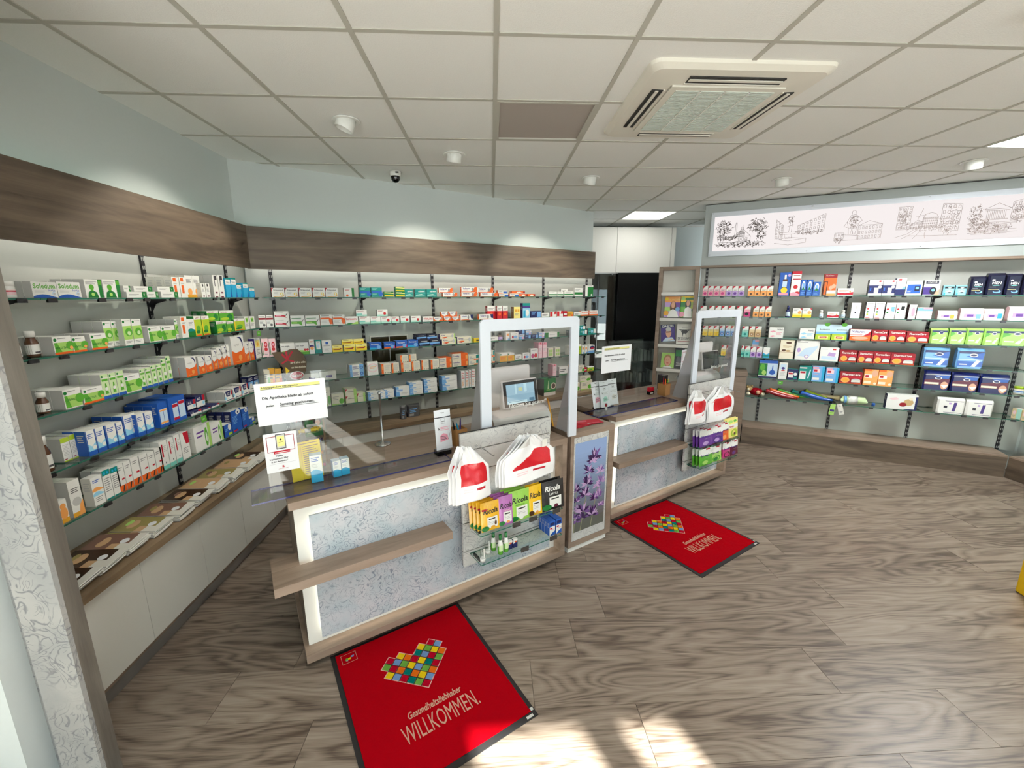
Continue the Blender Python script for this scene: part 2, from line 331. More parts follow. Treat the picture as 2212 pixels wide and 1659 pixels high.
# ------------------------------------------------------------------ printing: lettering and shapes laid on a face
_TX = {}
def glyphs(text, bold=False, slant=0.0):
    k = (text, bold, slant)
    if k not in _TX:
        cu = bpy.data.curves.new('lettering', 'FONT'); cu.body = text; cu.size = 1.0; cu.resolution_u = 2; cu.shear = slant
        cu.offset = 0.022 if bold else 0.0
        o = bpy.data.objects.new('lettering', cu); COL.objects.link(o)
        dg = bpy.context.evaluated_depsgraph_get(); me = o.evaluated_get(dg).to_mesh()
        vs = [(v.co.x, v.co.y) for v in me.vertices]; fs = [tuple(p.vertices) for p in me.polygons]
        o.evaluated_get(dg).to_mesh_clear(); bpy.data.objects.remove(o); bpy.data.curves.remove(cu)
        if vs:
            x0 = min(v[0] for v in vs); x1 = max(v[0] for v in vs); y0 = min(v[1] for v in vs); y1 = max(v[1] for v in vs)
        else: x0 = x1 = y0 = y1 = 0
        _TX[k] = ([(x - x0, y - y0) for x, y in vs], fs, max(x1 - x0, 1e-6), max(y1 - y0, 1e-6))
    return _TX[k]
LIFT = 0.00025
def paint(mb, prims, P, w, h, mat=0, lift0=1, sub=1):
    """prims: 'r x0 y0 x1 y1 col; c cx cy r col; e cx cy rx ry col; p col x y x y ..; w col y0 y1 amp; t text|x y size col maxw; b = bold t; i = slanted t; l x0 x1 y n pitch col'
    in units of the face; P(x, y, k) gives the point on the face lifted k layers"""
    k = lift0
    for q in prims.split(';'):
        q = q.strip()
        if not q: continue
        op = q[0]
        if op in 'tbi':
            txt, rest = q[2:].split('|'); a = rest.split(); x, y, sz = map(float, a[:3]); col = a[3]; mw = float(a[4]) if len(a) > 4 else 9
            vs, fs, tw, th = glyphs(txt.strip().replace('_', ' '), op != 't', 0.25 if op == 'i' else 0.0)
            s = sz * h / th; sxx = s
            if tw * s > mw * w: sxx = mw * w / tw
            i = len(mb.v); mb.v += [tuple(P(x + vx * sxx / w, y + vy * s / h, k)) for vx, vy in vs]
            c = C(col); mb.col = True
            for f in fs: mb.f.append(tuple(i + j for j in f)); mb.c.append(c); mb.m.append(mat); mb.sm.append(False)
        else:
            a = q[1:].split()
            if op == 'r':
                x0, y0, x1, y1 = map(float, a[:4]); ns = max(1, int(round((x1 - x0) * sub)))
                for j in range(ns):
                    u, v = x0 + (x1 - x0) * j / ns, x0 + (x1 - x0) * (j + 1) / ns; mb.face([P(u, y0, k), P(v, y0, k), P(v, y1, k), P(u, y1, k)], a[4], mat)
            elif op in 'ce':
                cx, cy = float(a[0]), float(a[1])
                if op == 'c': ry = float(a[2]); rx = ry * h / w; col = a[3]
                else: rx, ry = float(a[2]), float(a[3]); col = a[4]
                mb.face([P(cx + rx * math.cos(t * math.pi / 8), cy + ry * math.sin(t * math.pi / 8), k) for t in range(16)], col, mat)
            elif op == 'p':
                n = list(map(float, a[1:])); mb.face([P(n[j], n[j + 1], k) for j in range(0, len(n), 2)], a[0], mat)
            elif op == 'w':
                y0, y1, am = map(float, a[1:4]); m = 8
                for j in range(m):
                    u, v = j / m, (j + 1) / m; g = lambda t: y1 + am * math.sin(t * math.pi * 1.3)
                    mb.face([P(u, y0, k), P(v, y0, k), P(v, g(v), k), P(u, g(u), k)], a[0], mat)
            elif op == 'l':
                x0, x1, y, n, pt = map(float, a[:5])
                for j in range(int(n)):
                    e = x0 + (x1 - x0) * (1 - 0.35 * ((j * 37 % 10) / 10.0)); yy = y - j * pt
                    mb.face([P(x0, yy, k), P(e, yy, k), P(e, yy + pt * .42, k), P(x0, yy + pt * .42, k)], a[5], mat)
        k += 1
def front(w, h, y=0.0, x0=0.0, z0=0.0):
    return lambda a, b, k: (x0 + a * w, y - k * LIFT, z0 + b * h)
def leftside(d, h): return lambda a, b, k: (-k * LIFT, d - a * d, b * h)
def topside(w, d, h): return lambda a, b, k: (a * w, b * d, h + k * LIFT)
# ------------------------------------------------------------------ the place: frames of its walls
FL = Frame((-2.14, 1.53), 90)      # left wall, x runs away from the camera
FB = Frame((-2.138, 3.856), 30.5)  # rear wall
FR = Frame((3.225, 5.018), -29)    # right wall, y=0 at the shelf fronts
FS = Frame((5.374, 3.837), -90)    # short return wall on the right
F1 = Frame((-0.957, 1.830), 30)    # near sales counter
F2 = Frame((0.978, 3.140), 30)     # far sales counter
FF = Frame((0.547, 2.754), 30)     # picture pedestal between them
SH = [1.88, 1.63, 1.38, 1.13, 0.88, 0.63]
# floor with its planks
fl = boxo('floor', 'floorbase', -2.6, 6.0, -1.75, 7.3, -0.08, -0.004); tag(fl, kind='structure')
PL, PWD = 1.485, 0.27; pm = MB().box(0, PL - 0.002, 0, PWD - 0.0016, 0, 0.006).mesh('plank'); pm.materials.append(MAT['floorplank'])
offs = [0.656, 0.18, 0.44, 0.66, 0.437, 0.67, 1.02, 0.25, 0.83, 0.05, 1.2, 0.5, 0.95, 0.33, 1.1, 0.7, 0.15, 0.9, 0.4, 1.25, 0.6, 1.0, 0.2]
for r in range(-2, 21):
    y = 1.312 + r * PWD; xs = offs[r % 23] - 3 * PL
    while xs < 5.9:
        if xs + PL > -2.5: link('plank', pm, fl, None, (max(xs, -99) + 2.6, y + 1.75, 0.076))
        xs += PL
# ceiling: slab, tiles, bars
ce = boxo('ceiling', 'tile', -2.6, 6.0, -1.75, 7.3, CEIL + 0.02, CEIL + 0.10); tag(ce, kind='structure')
GX, GY, GT = 0.0367, 2.085, 0.625
def inside(x, y):
    if x < -2.3 or x > 5.9 or y < -1.7 or y > 7.2: return False
    q = Vector((x, y, 0)) - FB.o
    if q.dot(FB.n) > 0.0 and q.dot(FB.u) < 4.11: return False
    q = Vector((x, y, 0)) - FR.o
    return not (q.dot(FR.n) > 0.45 and q.dot(FR.u) > -0.6)
tm = MB().box(0.012, GT - 0.012, 0.012, GT - 0.012, 0, 0.02).mesh('ceiling_tile'); tm.materials.append(MAT['tile'])
special = {(0, 1), (1, 0), (1, 1), (2, 0), (2, 1), (6, 1), (3, 6)}
for i in range(-5, 10):
    for j in range(-2, 9):
        x, y = GX + i * GT, GY + j * GT
        if any(inside(x + a * GT, y + b * GT) for a in (0, .5, 1) for b in (0, .5, 1)) and (i, j) not in {(0, 1), (6, 1), (3, 6)}:
            link('ceiling_tile', tm, ce, None, (x + 2.6, y + 1.75, -0.02))
bm_ = MB().box(0, 8.6, -0.012, 0.012, -0.024, 0).mesh('grid_bar'); bm_.materials.append(MAT['tbar'])
for j in range(-2, 9): link('grid_bar', bm_, ce, None, (0, GY + j * GT + 1.75, 0))
bn_ = MB().box(-0.012, 0.012, 0, 9.05, -0.0245, 0).mesh('grid_bar'); bn_.materials.append(MAT['tbar'])
for i in range(-4, 10): link('grid_bar', bn_, ce, None, (GX + i * GT + 2.6, 0, 0))
# walls
def wall(name, mat, x0, x1, y0, y1, z0, z1, fr=None): return tag(boxo(name, mat, x0, x1, y0, y1, z0, z1, None, fr), kind='structure')
w = wall('wall_left', 'wall', -3.3, 2.45, 0.02, 0.14, 0, CEIL + 0.01, FL)
wb = wall('wall_back', 'wall', -0.12, 4.11, 0.0, 0.12, 0, CEIL + 0.01, FB)
wall('wall_alcove_left', 'wall', 3.99, 4.11, 0.12, 1.05, 0, CEIL + 0.01, FB)
wall('wall_alcove_back', 'wall', 0.9, 4.4, 7.15, 7.28, 0, CEIL + 0.01)
wr = wall('wall_right', 'wall', -0.66, 2.9, 0.33, 0.45, 0, CEIL + 0.01, FR)
wall('wall_alcove_right', 'wall', -0.66, -0.56, 0.45, 1.8, 0, CEIL + 0.01, FR)
wall('wall_side_right', 'wall', -0.4, 5.6, 0.33, 0.45, 0, CEIL + 0.01, FS)
# shop front behind the viewpoint: piers, sill, lintel, glass
for x0, x1, z0, z1 in ((-2.6, 6.0, 2.63, CEIL + 0.02), (-2.6, 1.15, 2.12, 2.63), (2.12, 6.0, 2.12, 2.63), (-2.6, -2.1, 0, 2.12), (-2.1, 1.0, 0, 0.3), (1.0, 1.15, 0, 2.12), (2.12, 3.5, 0, 2.12), (3.5, 5.5, 0, 0.3), (5.5, 6.0, 0, 2.12), (1.70, 1.82, 0, 2.63)):
    wall('wall_front', 'wall', x0, x1, -1.75, -1.6, z0, z1)
for n, (x0, x1, z0, z1) in enumerate(((-2.1, 1.0, 0.3, 2.12), (1.15, 1.70, 0, 2.63), (1.82, 2.12, 0, 2.63), (3.5, 5.5, 0.3, 2.12))):
    tag(boxo('window_%d' % (n + 1), 'window', x0, x1, -1.69, -1.68, z0, z1), kind='structure')
tag(boxo('ground', 'lgreyground', -14, 18, -16, -1.76, -0.12, -0.02), kind='structure') if simple('lgreyground', rgb(200, 201, 202), 0.9, noise=0.1) else 0
# end panel of the left shelving: floral board with a grey wooden edge, beside the pale reveal of the shop front
pil = thing('room_divider', 'tall floral divider with grey wooden edge at the left of the shelving', 'divider')
boxo('edge_board', 'woodgreyv', -1.556, -1.523, 1.362, 1.418, 0, 2.95, pil); boxo('floral_face', 'floraldiv', -1.668, -1.524, 1.345, 1.362, 0, 2.95, pil); boxo('core', 'woodgreyv', -1.668, -1.556, 1.362, 1.416, 0, 2.95, pil)
wall('wall_reveal', 'floraldiv', -2.6, -1.669, 1.39, 1.45, 0, CEIL); wall('trim_1', 'wallwhite', -2.6, -1.732, 1.30, 1.39, 0, CEIL)
# grey back panels, slotted posts
def backing(fr, parent_name, x0, x1, posts, y, z0, z1, par):
    edges = [x0] + [p for p in posts if x0 + .1 < p < x1 - .1] + [x1]
    for a, b in zip(edges, edges[1:]):
        o = boxo('back_panel', 'backpanel', a + 0.004, b - 0.004, y, y + 0.016, z0, z1, None, fr); reparent(o, par)
    for p in posts:
        m = MB().box(p - 0.014, p + 0.014, y - 0.010, y + 0.002, z0, z1)
        o = m.obj('slotted_post', 'postmetal', None, fr); reparent(o, par)
        s = MB()
        for k in range(int((z1 - z0) / 0.05)):
            for dx in (-0.0065, 0.0065): s.box(p + dx - 0.003, p + dx + 0.003, y - 0.0115, y - 0.009, z0 + 0.02 + k * 0.05, z0 + 0.042 + k * 0.05)
        s = s.obj('post_slots', 'postslot', None, fr); reparent(s, par); s['kind'] = 'stuff'
def reparent(o, par):
    M = o.matrix_basis.copy(); o.parent = par; o.matrix_parent_inverse = par.matrix_basis.inverted(); o.matrix_basis = M
LP = [0.39, 1.23, 2.05]; BP = [0.19, 0.955, 1.72, 2.485, 3.24, 3.99]; RP = [-0.585, 0.175, 0.945, 1.705, 2.475]
backing(FL, 'wall_left', -0.06, 2.33, LP, 0.0, 0.63, 2.2, w)
backing(FB, 'wall_back', 0.0, 4.10, BP, -0.03, 0.63, 2.2, wb)
backing(FR, 'wall_right', -0.66, 2.62, RP, 0.30, 0.22, 2.3, wr)
# wooden fascias and the cool strip light behind them
fa = tag(boxo('fascia_board', 'woodfascia', -0.06, 2.20, -0.125, -0.10, 2.12, 2.463, None, FL), 'dark oak fascia board running along the left wall', 'fascia')
fb = tag(boxo('fascia_board', 'woodfascia', 0.02, 4.05, -0.125, -0.10, 2.118, 2.466, None, FB), 'dark oak fascia board running along the rear wall', 'fascia')
for fr, x0, x1, par in ((FL, 0.08, 2.2, fa), (FB, 0.05, 4.05, fb)):
    for z, mt in ((2.135, 'shelfled'), (2.43, 'coldled')): reparent(boxo('strip_light', mt, x0, x1, -0.095, -0.088, z, z + 0.012, None, fr), par)
# low cupboards
def cupboards(fr, x0, x1, seams, dep, label, catlab):
    t = thing('base_cabinet', label, 'cabinet', fr)
    boxo('plinth', 'alu', x0, x1, -dep + 0.075, 0, 0.0, 0.09, t); boxo('kick_rail', 'woodcounter', x0, x1, -dep + 0.05, 0, 0.09, 0.125, t)
    boxo('carcass', 'cabdoor', x0, x1, -dep + 0.045, -0.01, 0.125, 0.59, t)
    for a, b in zip(seams, seams[1:]): boxo('door', 'cabdoor', a + 0.0015, b - 0.0015, -dep + 0.025, -dep + 0.045, 0.130, 0.586, t)
    tag(boxo('worktop', 'woodtop', x0, x1, -dep, 0, 0.592, 0.63, None, fr), catlab, 'worktop')
cupboards(FL, -0.05, 2.18, [-0.05, 0.42, 0.85, 1.262, 1.68, 2.1], 0.385, 'pale grey handleless base cabinets along the left wall', 'oak worktop on the left wall cabinets')
cupboards(FB, 0.42, 4.1, [0.42, 0.6, 1.365, 2.13, 2.895, 3.66, 4.09], 0.42, 'pale grey handleless base cabinets along the rear wall', 'oak worktop on the rear wall cabinets')
# right wall: wooden plinth bench, header with the lit picture band
def bench(fr, x0, x1, label):
    t = thing('plinth_bench', label, 'bench', fr)
    boxo('top_board', 'woodcounter', x0, x1, -0.002, 0.298, 0.222, 0.24, t); boxo('front_board', 'woodfascia', x0, x1, 0.0, 0.02, 0, 0.222, t)
bench(FR, 0.0, 2.44, 'low wooden plinth bench along the right wall'); bench(FS, 0.0, 2.2, 'low wooden plinth bench under the short return wall')
hd = thing('header_box', 'pale grey header box with lit picture band above right shelves', 'header', FR)
boxo('front_board', 'headerpaint', -0.66, 2.6, 0.10, 0.13, 2.26, 2.985, hd); boxo('soffit', 'woodcounter', -0.66, 2.6, 0.085, 0.30, 2.235, 2.26, hd); boxo('side_board', 'headerpaint', -0.66, -0.63, 0.13, 0.33, 2.26, 2.985, hd)
boxo('picture_frame', 'framewhite', -0.585, 2.55, 0.082, 0.10, 2.37, 2.89, hd); boxo('backlit_panel', 'lightbox', -0.545, 2.52, 0.076, 0.083, 2.432, 2.836, hd)
for xx in (-0.57, 0.45, 1.45, 2.45):
    for zz in (2.385, 2.873): MB().lathe([(0.008, 0), (0.008, 0.006)], 0, 0, 0, 8).obj('clip_screw', 'alu', hd, None, (xx, 0.079, zz))
hs = thing('header_box', 'pale grey header box above the short return wall', 'header', FS)
boxo('front_board', 'headerpaint', 0.06, 2.2, 0.10, 0.13, 2.26, 2.985, hs); boxo('soffit', 'woodcounter', 0.06, 2.2, 0.085, 0.30, 2.235, 2.26, hs)
ws = [o for o in bpy.data.objects if o.name == 'wall_side_right'][0]
backing(FS, 'wall_side', 0.05, 2.2, [0.12, 0.85, 1.6], 0.30, 0.22, 2.3, ws)
# ------------------------------------------------------------------ ceiling fittings
def led(i, j, label, mt='ledpanel'):
    t = thing('ceiling_light', label, 'ceiling light', None, (GX + i * GT, GY + j * GT, CEIL))
    m = MB()
    for a in ((0.012, 0.613, 0.012, 0.024), (0.012, 0.613, 0.601, 0.613), (0.012, 0.024, 0.024, 0.601), (0.601, 0.613, 0.024, 0.601)): m.box(*a, -0.008, 0.015)
    m.obj('frame', 'plastic', t); MB().box(0.024, 0.601, 0.024, 0.601, -0.003, 0.012).obj('diffuser', mt, t)
led(3, 6, 'lit square ceiling panel in the alcove ceiling', 'ledpanelalc'); led(6, 1, 'lit square ceiling panel at the right of the ceiling')
led(3, -3, 'added unseen lit ceiling panel behind the viewpoint', 'ledpaneladded'); led(-1, -3, 'added unseen lit ceiling panel behind the viewpoint, left one', 'ledpaneladded')  # two unseen panels, added to put more light into the room
t = thing('ceiling_panel', 'unlit brownish square panel set into the ceiling grid', 'ceiling panel', None, (GX, GY + GT, CEIL))
MB().box(0.03, 0.595, 0.03, 0.595, 0.004, 0.02).obj('panel', 'tilepanel', t)
m = MB()
for a in ((0.012, 0.613, 0.012, 0.03), (0.012, 0.613, 0.595, 0.613), (0.012, 0.03, 0.03, 0.595), (0.595, 0.613, 0.03, 0.595)): m.box(*a, -0.006, 0.012)
m.obj('frame', 'tbar', t)
# air conditioner cassette
ac = thing('air_conditioner', 'square cream ceiling cassette air conditioner with grille and slots', 'air conditioner', None, (0.79, 2.235, CEIL))
S = 0.95
def acframe():
    m = MB(); prof = [(0.0, 0.0, 0.055), (0.003, -0.016, 0.055), (0.03, -0.034, 0.05), (0.165, -0.042, 0.012)]; q = 6
    def ring(k):
        d, z, r = prof[k]; out = []
        for cx, cy, a0 in ((S - d - r, d + r, -90), (S - d - r, S - d - r, 0), (d + r, S - d - r, 90), (d + r, d + r, 180)):
            for j in range(q + 1): a = math.radians(a0 + 90 * j / q); out.append((cx + r * math.cos(a), cy + r * math.sin(a), z))
        return out
    for k in range(3):
        a, b = ring(k), ring(k + 1); n = len(a)
        for e in range(n): m.face([a[e], a[(e + 1) % n], b[(e + 1) % n], b[e]], smooth=k > 0)
    return m
acframe().obj('frame', 'acplastic', ac)
MB().box(0.168, S - 0.168, 0.168, S - 0.168, -0.050, -0.035).obj('grille_frame', 'acplastic', ac)
m = MB()
for k in range(34): m.box(0.205, S - 0.205, 0.207 + k * 0.0158, 0.207 + k * 0.0158 + 0.010, -0.0545, -0.049)
g = m.obj('grille_bars', 'acgrille', ac); g['kind'] = 'stuff'
for k in range(3): boxo('grille_rib', 'whiteboard', 0.335 + k * 0.135, 0.341 + k * 0.135, 0.207, S - 0.207, -0.057, -0.05, ac)
for k in range(4):
    a = k * math.pi / 2; c_ = S / 2
    q = link('air_slot', None, ac, None, (c_, c_, 0), a); bpy.data.objects.remove(q)
    s = MB().box(-0.25, 0.25, -0.392, -0.332, -0.0435, -0.034).obj('air_slot', 'darkslot', ac, None, (c_, c_, 0), a)
    f = MB().box(-0.245, 0.245, -0.011, 0.007, -0.002, 0.004).obj('louvre', 'acplastic', s, None, (0, -0.362, -0.0455))
    MB().box(-0.255, 0.255, -0.331, -0.324, -0.047, -0.036).obj('slot_lip', 'acplastic', ac, None, (c_, c_, 0), a)
# adjustable downlights, each with its own lamp
def downlight(x, y, tx, ty, tz, label, e=60):
    t = thing('downlight', label, 'downlight', None, (x, y, CEIL - 0.002))
    MB().lathe([(0.085, 0.0), (0.088, -0.004), (0.080, -0.008), (0.066, -0.006)], n=28).obj('ring', 'plastic', t)
    d = Vector((tx - x, ty - y, tz - CEIL)).normalized(); q = Vector((0, 0, -1)).rotation_difference((d * 0.5 + Vector((0, 0, -1)) * 0.5).normalized())
    h = MB().lathe([(0.058, 0.02), (0.060, -0.055), (0.056, -0.060), (0.052, -0.058), (0.050, -0.03)], n=28).obj('lamp_head', 'plastic', t); h.rotation_mode = 'QUATERNION'; h.rotation_quaternion = q
    l = bpy.data.lights.new('downlight_lamp', 'SPOT'); l.energy = e; l.spot_size = math.radians(70); l.spot_blend = 0.5; l.shadow_soft_size = 0.035; l.color = (1.0, 0.93, 0.82)
    lo = bpy.data.objects.new('downlight_lamp', l); COL.objects.link(lo); lo.parent = t; lo.location = d * 0.075
    lo.rotation_mode = 'QUATERNION'; lo.rotation_quaternion = d.to_track_quat('-Z', 'Y')
DL = [(-0.92, 3.03), (-0.28, 3.66), (0.97, 4.29), (2.86, 4.27), (4.13, 3.67), (2.25, 1.77)]
downlight(*DL[0], -2.1, 2.9, 1.7, 'white tilted downlight nearest the left wall', 45)
downlight(*DL[1], *FB.w(1.6, 0, 1.7), 'white tilted downlight between left wall and dome camera', 45)
downlight(*DL[2], *FB.w(3.1, 0, 1.7), 'white tilted downlight in front of the rear wall near alcove', 45)
downlight(*DL[3], *FR.w(0.4, 0.3, 1.5), 'white tilted downlight left of the lit picture band', 7)
downlight(*DL[4], *FR.w(1.7, 0.3, 1.5), 'white tilted downlight beside the right lit ceiling panel', 7)
downlight(*DL[5], 2.4, 2.2, 0, 'white downlight at the top right corner', 10)
t = thing('dome_camera', 'small white ceiling dome camera with black half-sphere', 'camera', None, (-0.86, 4.16, CEIL - 0.003))
MB().lathe([(0.050, 0), (0.052, -0.018), (0.047, -0.040), (0.044, -0.042)], n=24).obj('housing', 'plastic', t)
MB().lathe([(0.042, -0.040), (0.042, -0.052), (0.036, -0.072), (0.022, -0.088), (0.004, -0.094)], n=24).obj('dome', 'darkgloss', t)
MB().box(0.012, 0.040, -0.0535, -0.045, -0.022, -0.012).obj('badge', 'black', t)
# ------------------------------------------------------------------ alcove between rear and right wall
al = thing('alcove_cupboards', 'white wall cupboard doors high in the alcove', 'cabinet', None, (0, 6.78, 0))
boxo('carcass', 'whiteboard', 1.45, 2.93, 0.02, 0.34, 2.25, 2.90, al)
for a, b in ((1.30, 1.99), (1.99, 2.86), (2.86, 2.93)): boxo('door', 'whiteboard', a + 0.003, b - 0.003, 0.0, 0.02, 2.25, 2.935, al)
boxo('hinge_track', 'alu', 1.6, 2.75, 0.02, 0.05, 2.235, 2.25, al)
gw = thing('glass_partition', 'dark sliding glass partition below the alcove cupboards', 'glass partition', None, (0, 6.80, 0))
boxo('glass_pane', 'window', 1.40, 2.72, 0.03, 0.036, 0.0, 2.245, gw); boxo('glass_pane', 'window', 1.75, 2.90, 0.05, 0.056, 0.0, 2.245, gw)
for xx in (1.62, 1.73): MB().tube([(xx, 0.02, 1.0), (xx, 0.02, 2.245)], 0.008).obj('rod', 'steel', gw)
for xx in (1.95, 2.12): MB().lathe([(0.02, 0), (0.02, 0.02)], n=12).obj('roller', 'steel', gw, None, (xx, 0.02, 2.215))
tag(boxo('wall_screen', 'screenblack', 2.03, 2.92, 6.76, 6.79, 1.16, 2.245), 'large black switched-off screen in the alcove', 'screen')
tag(boxo('dark_backdrop', 'dark', 1.3, 3.3, 7.10, 7.14, 0.0, 2.25), 'dark rear panel of the back room behind the glass', 'panel')  # dark sheet paints in the gloom of the unlit room
bk = thing('stock_rack', 'dark drawer rack holding cartons seen behind the alcove glass', 'rack', None, (0, 6.86, 0))
for zz in (0.05, 0.42, 0.78, 1.10): boxo('rack_shelf', 'dark', 2.0, 2.95, 0.0, 0.24, zz, zz + 0.02, bk)
for xx in (2.0, 2.45, 2.93): boxo('rack_upright', 'dark', xx, xx + 0.02, 0.0, 0.24, 0.0, 1.13, bk)
boxo('side_cupboard', 'darkwood', 1.42, 1.98, 0.0, 0.24, 0.0, 0.95, bk)
PAL['dgreyw'] = rgb(120, 122, 122)
for k in range(26):
    x = 2.03 + (k % 13) * 0.064 + (0.03 if k % 13 > 5 else 0); z = (0.441, 0.801)[k // 13]
    hh = random.uniform(0.15, 0.22); o = MB().box(0, 0.045, 0, 0.12, 0, hh, random.choice(['dgreyw', 'grey', 'dgreyw', 'lgrey'])).obj('stock_carton', 'print', None, None, (x, 6.89, z))
    tag(o, 'upright grey carton, %s from left, %s shelf of the dark stock rack' % (['first', 'second', 'third', 'fourth', 'fifth', 'sixth', 'seventh', 'eighth', 'ninth', 'tenth', 'eleventh', 'twelfth', 'last'][k % 13], ('lower', 'upper')[k // 13]), 'carton', 'cartons in the dark stock rack')
# magazine rack
mr = thing('magazine_rack', 'tall oak framed magazine rack with white ledges beside the alcove', 'rack', FR)
X0, X1, YD = -1.155, -0.664, 0.02
boxo('side_board', 'woodcounter', X0, X0 + 0.045, YD, YD + 0.14, 0, 2.255, mr); boxo('side_board', 'woodcounter', X1 - 0.045, X1, YD, YD + 0.14, 0, 2.255, mr)
boxo('top_board', 'woodcounter', X0 + 0.045, X1 - 0.045, YD, YD + 0.14, 2.21, 2.255, mr); boxo('back_board', 'cabdoor', X0 + 0.045, X1 - 0.045, YD + 0.11, YD + 0.14, 0, 2.21, mr)
for zz in (1.935, 1.60, 1.25, 0.915, 0.60): boxo('ledge', 'whiteboard', X0 + 0.046, X1 - 0.046, YD - 0.01, YD + 0.11, zz - 0.045, zz - 0.005, mr)
# ------------------------------------------------------------------ sales counters
def counter(fr, L, which):
    t = thing('sales_counter', '%s sales counter with lit floral front panel and oak frame' % which, 'counter', fr)
    boxo('top_slab', 'woodcounter', 0.0, L, 0.0, 0.66, 0.90, 0.94, t, bev=0.0015)
    boxo('plinth', 'alu', 0.06, L - 0.04, 0.08, 0.56, 0.0, 0.05, t)
    boxo('bottom_board', 'woodcounter', 0.0, L, 0.0, 0.62, 0.05, 0.09, t, bev=0.0015)
    boxo('side_board', 'woodcounter', L - 0.04, L, 0.002, 0.62, 0.0905, 0.8995, t)
    boxo('side_board', 'woodfascia', 0.022, 0.05, 0.095, 0.62, 0.0905, 0.8995, t)
    boxo('rear_board', 'woodcounter', 0.06, L - 0.05, 0.60, 0.62, 0.0905, 0.8995, t)
    boxo('white_board', 'whiteboard', 0.022, L - 0.0405, 0.078, 0.094, 0.0905, 0.8995, t)
    boxo('floral_panel', 'floral', 0.085, L - 0.11, 0.040, 0.052, 0.135, 0.832, t)
    for a in ((0.10, L - 0.125, 0.795, 0.807), (0.10, L - 0.125, 0.160, 0.172)): boxo('light_strip', 'ledstrip', a[0], a[1], 0.060, 0.072, a[2], a[3], t)
    boxo('light_strip', 'ledstrip', 0.105, 0.117, 0.060, 0.072, 0.175, 0.792, t); boxo('light_strip', 'ledstrip', L - 0.142, L - 0.130, 0.060, 0.072, 0.175, 0.792, t)
    return t
def bagshelf(fr, x0, x1, label):
    tag(boxo('bag_shelf', 'woodcounter', x0, x1, -0.16, 0.0385, 0.545, 0.585, None, fr, bev=0.0015), label, 'shelf')
counter(F1, 1.69, 'near'); counter(F2, 1.68, 'far')
tag(boxo('bag_shelf', 'woodcounter', -0.10, 0.78, -0.10, 0.0385, 0.545, 0.59, None, F1, bev=0.0015), 'thick oak bag ledge fixed across the near counter front', 'shelf')
o = boxo('side_ledge', 'woodcounter', -0.10, 0.021, 0.0390, 0.16, 0.545, 0.59, None, F1); tag(o, 'short oak return of the bag ledge at the near counter end', 'shelf')
tag(boxo('bag_shelf', 'woodcounter', -0.045, 0.83, -0.10, 0.0385, 0.545, 0.59, None, F2, bev=0.0015), 'thick oak bag ledge fixed across the far counter front', 'shelf')
# picture pedestal
pd = thing('picture_pedestal', 'narrow oak pedestal with framed lavender picture between the counters', 'pedestal', FF)
boxo('plinth', 'whiteboard', 0.005, 0.395, 0.012, 0.56, 0.0, 0.044, pd); boxo('carcass', 'woodcounter', 0.0, 0.43, 0.012, 0.60, 0.0445, 0.925, pd); boxo('top_board', 'woodcounter', 0.0, 0.43, 0.0, 0.60, 0.9255, 0.94, pd)
m = MB()
for a in ((0, 0.43, 0.0445, 0.085), (0, 0.43, 0.90, 0.925), (0, 0.03, 0.085, 0.90), (0.375, 0.43, 0.085, 0.90)): m.box(a[0], a[1], 0.0, 0.0118, a[2], a[3])
m.obj('face_frame', 'woodcounter', pd)
boxo('picture_mount', 'floralgrey', 0.032, 0.373, 0.004, 0.0115, 0.087, 0.898, pd)
m = MB(); PWH = (0.31, 0.70); Pf = front(PWH[0], PWH[1], 0.0035, 0.046, 0.155)
m.grid(lambda a, b: Pf(a, b, 0), 6, 24, colfn=lambda a, b: tuple(x * (1 - s) + y * s for x, y, s in zip(rgb(98, 100, 92), rgb(148, 172, 214), [min(1, max(0, b * 1.25 - .12))] * 3)), smooth=False)
PAL['petal'] = rgb(120, 84, 150); PAL['petald'] = rgb(58, 36, 82); PAL['petall'] = rgb(196, 164, 206); PAL['stem'] = rgb(150, 150, 120); PAL['petb'] = rgb(168, 140, 186)
rs = random.Random(5); pr_ = []
for (x0, y0, x1, y1) in ((0.22, 0, 0.52, 0.72), (0.55, 0, 0.83, 0.62), (0.02, 0, 0.06, 0.5)):
    pr_.append('p stem %.3f %.3f %.3f %.3f %.3f %.3f %.3f %.3f' % (x0 - .012, y0, x0 + .012, y0, x1 + .008, y1, x1 - .008, y1))
def bud(cx, cy, s, cols):
    for k in range(26):
        a = rs.uniform(-0.3, math.pi + .3); r = rs.uniform(.35, 1.0) * s; wd = rs.uniform(.07, .16) * s
        x2, y2 = cx + math.cos(a) * r * 1.1, cy + math.sin(a) * r * 0.55; nx, ny = -math.sin(a) * wd, math.cos(a) * wd * .5
        xm, ym = (cx + x2) / 2, (cy + y2) / 2
        pr_.append('p %s %.3f %.3f %.3f %.3f %.3f %.3f %.3f %.3f' % (rs.choice(cols), cx, cy, xm + nx, ym + ny, x2, y2, xm - nx, ym - ny))
for cx, cy, s in ((0.82, 0.62, .17), (0.86, 0.50, .2), (0.72, .46, .15), (.8, .34, .2), (.9, .22, .16), (.1, .26, .14), (.1, .12, .16)): bud(cx, cy, s, ['petb', 'petall', 'petal'])
for cx, cy, s in ((0.62, 0.80, .26), (0.55, 0.76, .2), (0.45, 0.66, .24), (0.40, 0.52, .26), (0.34, 0.40, .24), (0.30, 0.22, .27), (0.25, .15, .2), (0.06, .48, .18), (.08, .36, .16), (.66, .33, .18), (.6, .14, .24), (.04, .18, .14)): bud(cx, cy, s, ['petald', 'petal', 'petald', 'petall'])
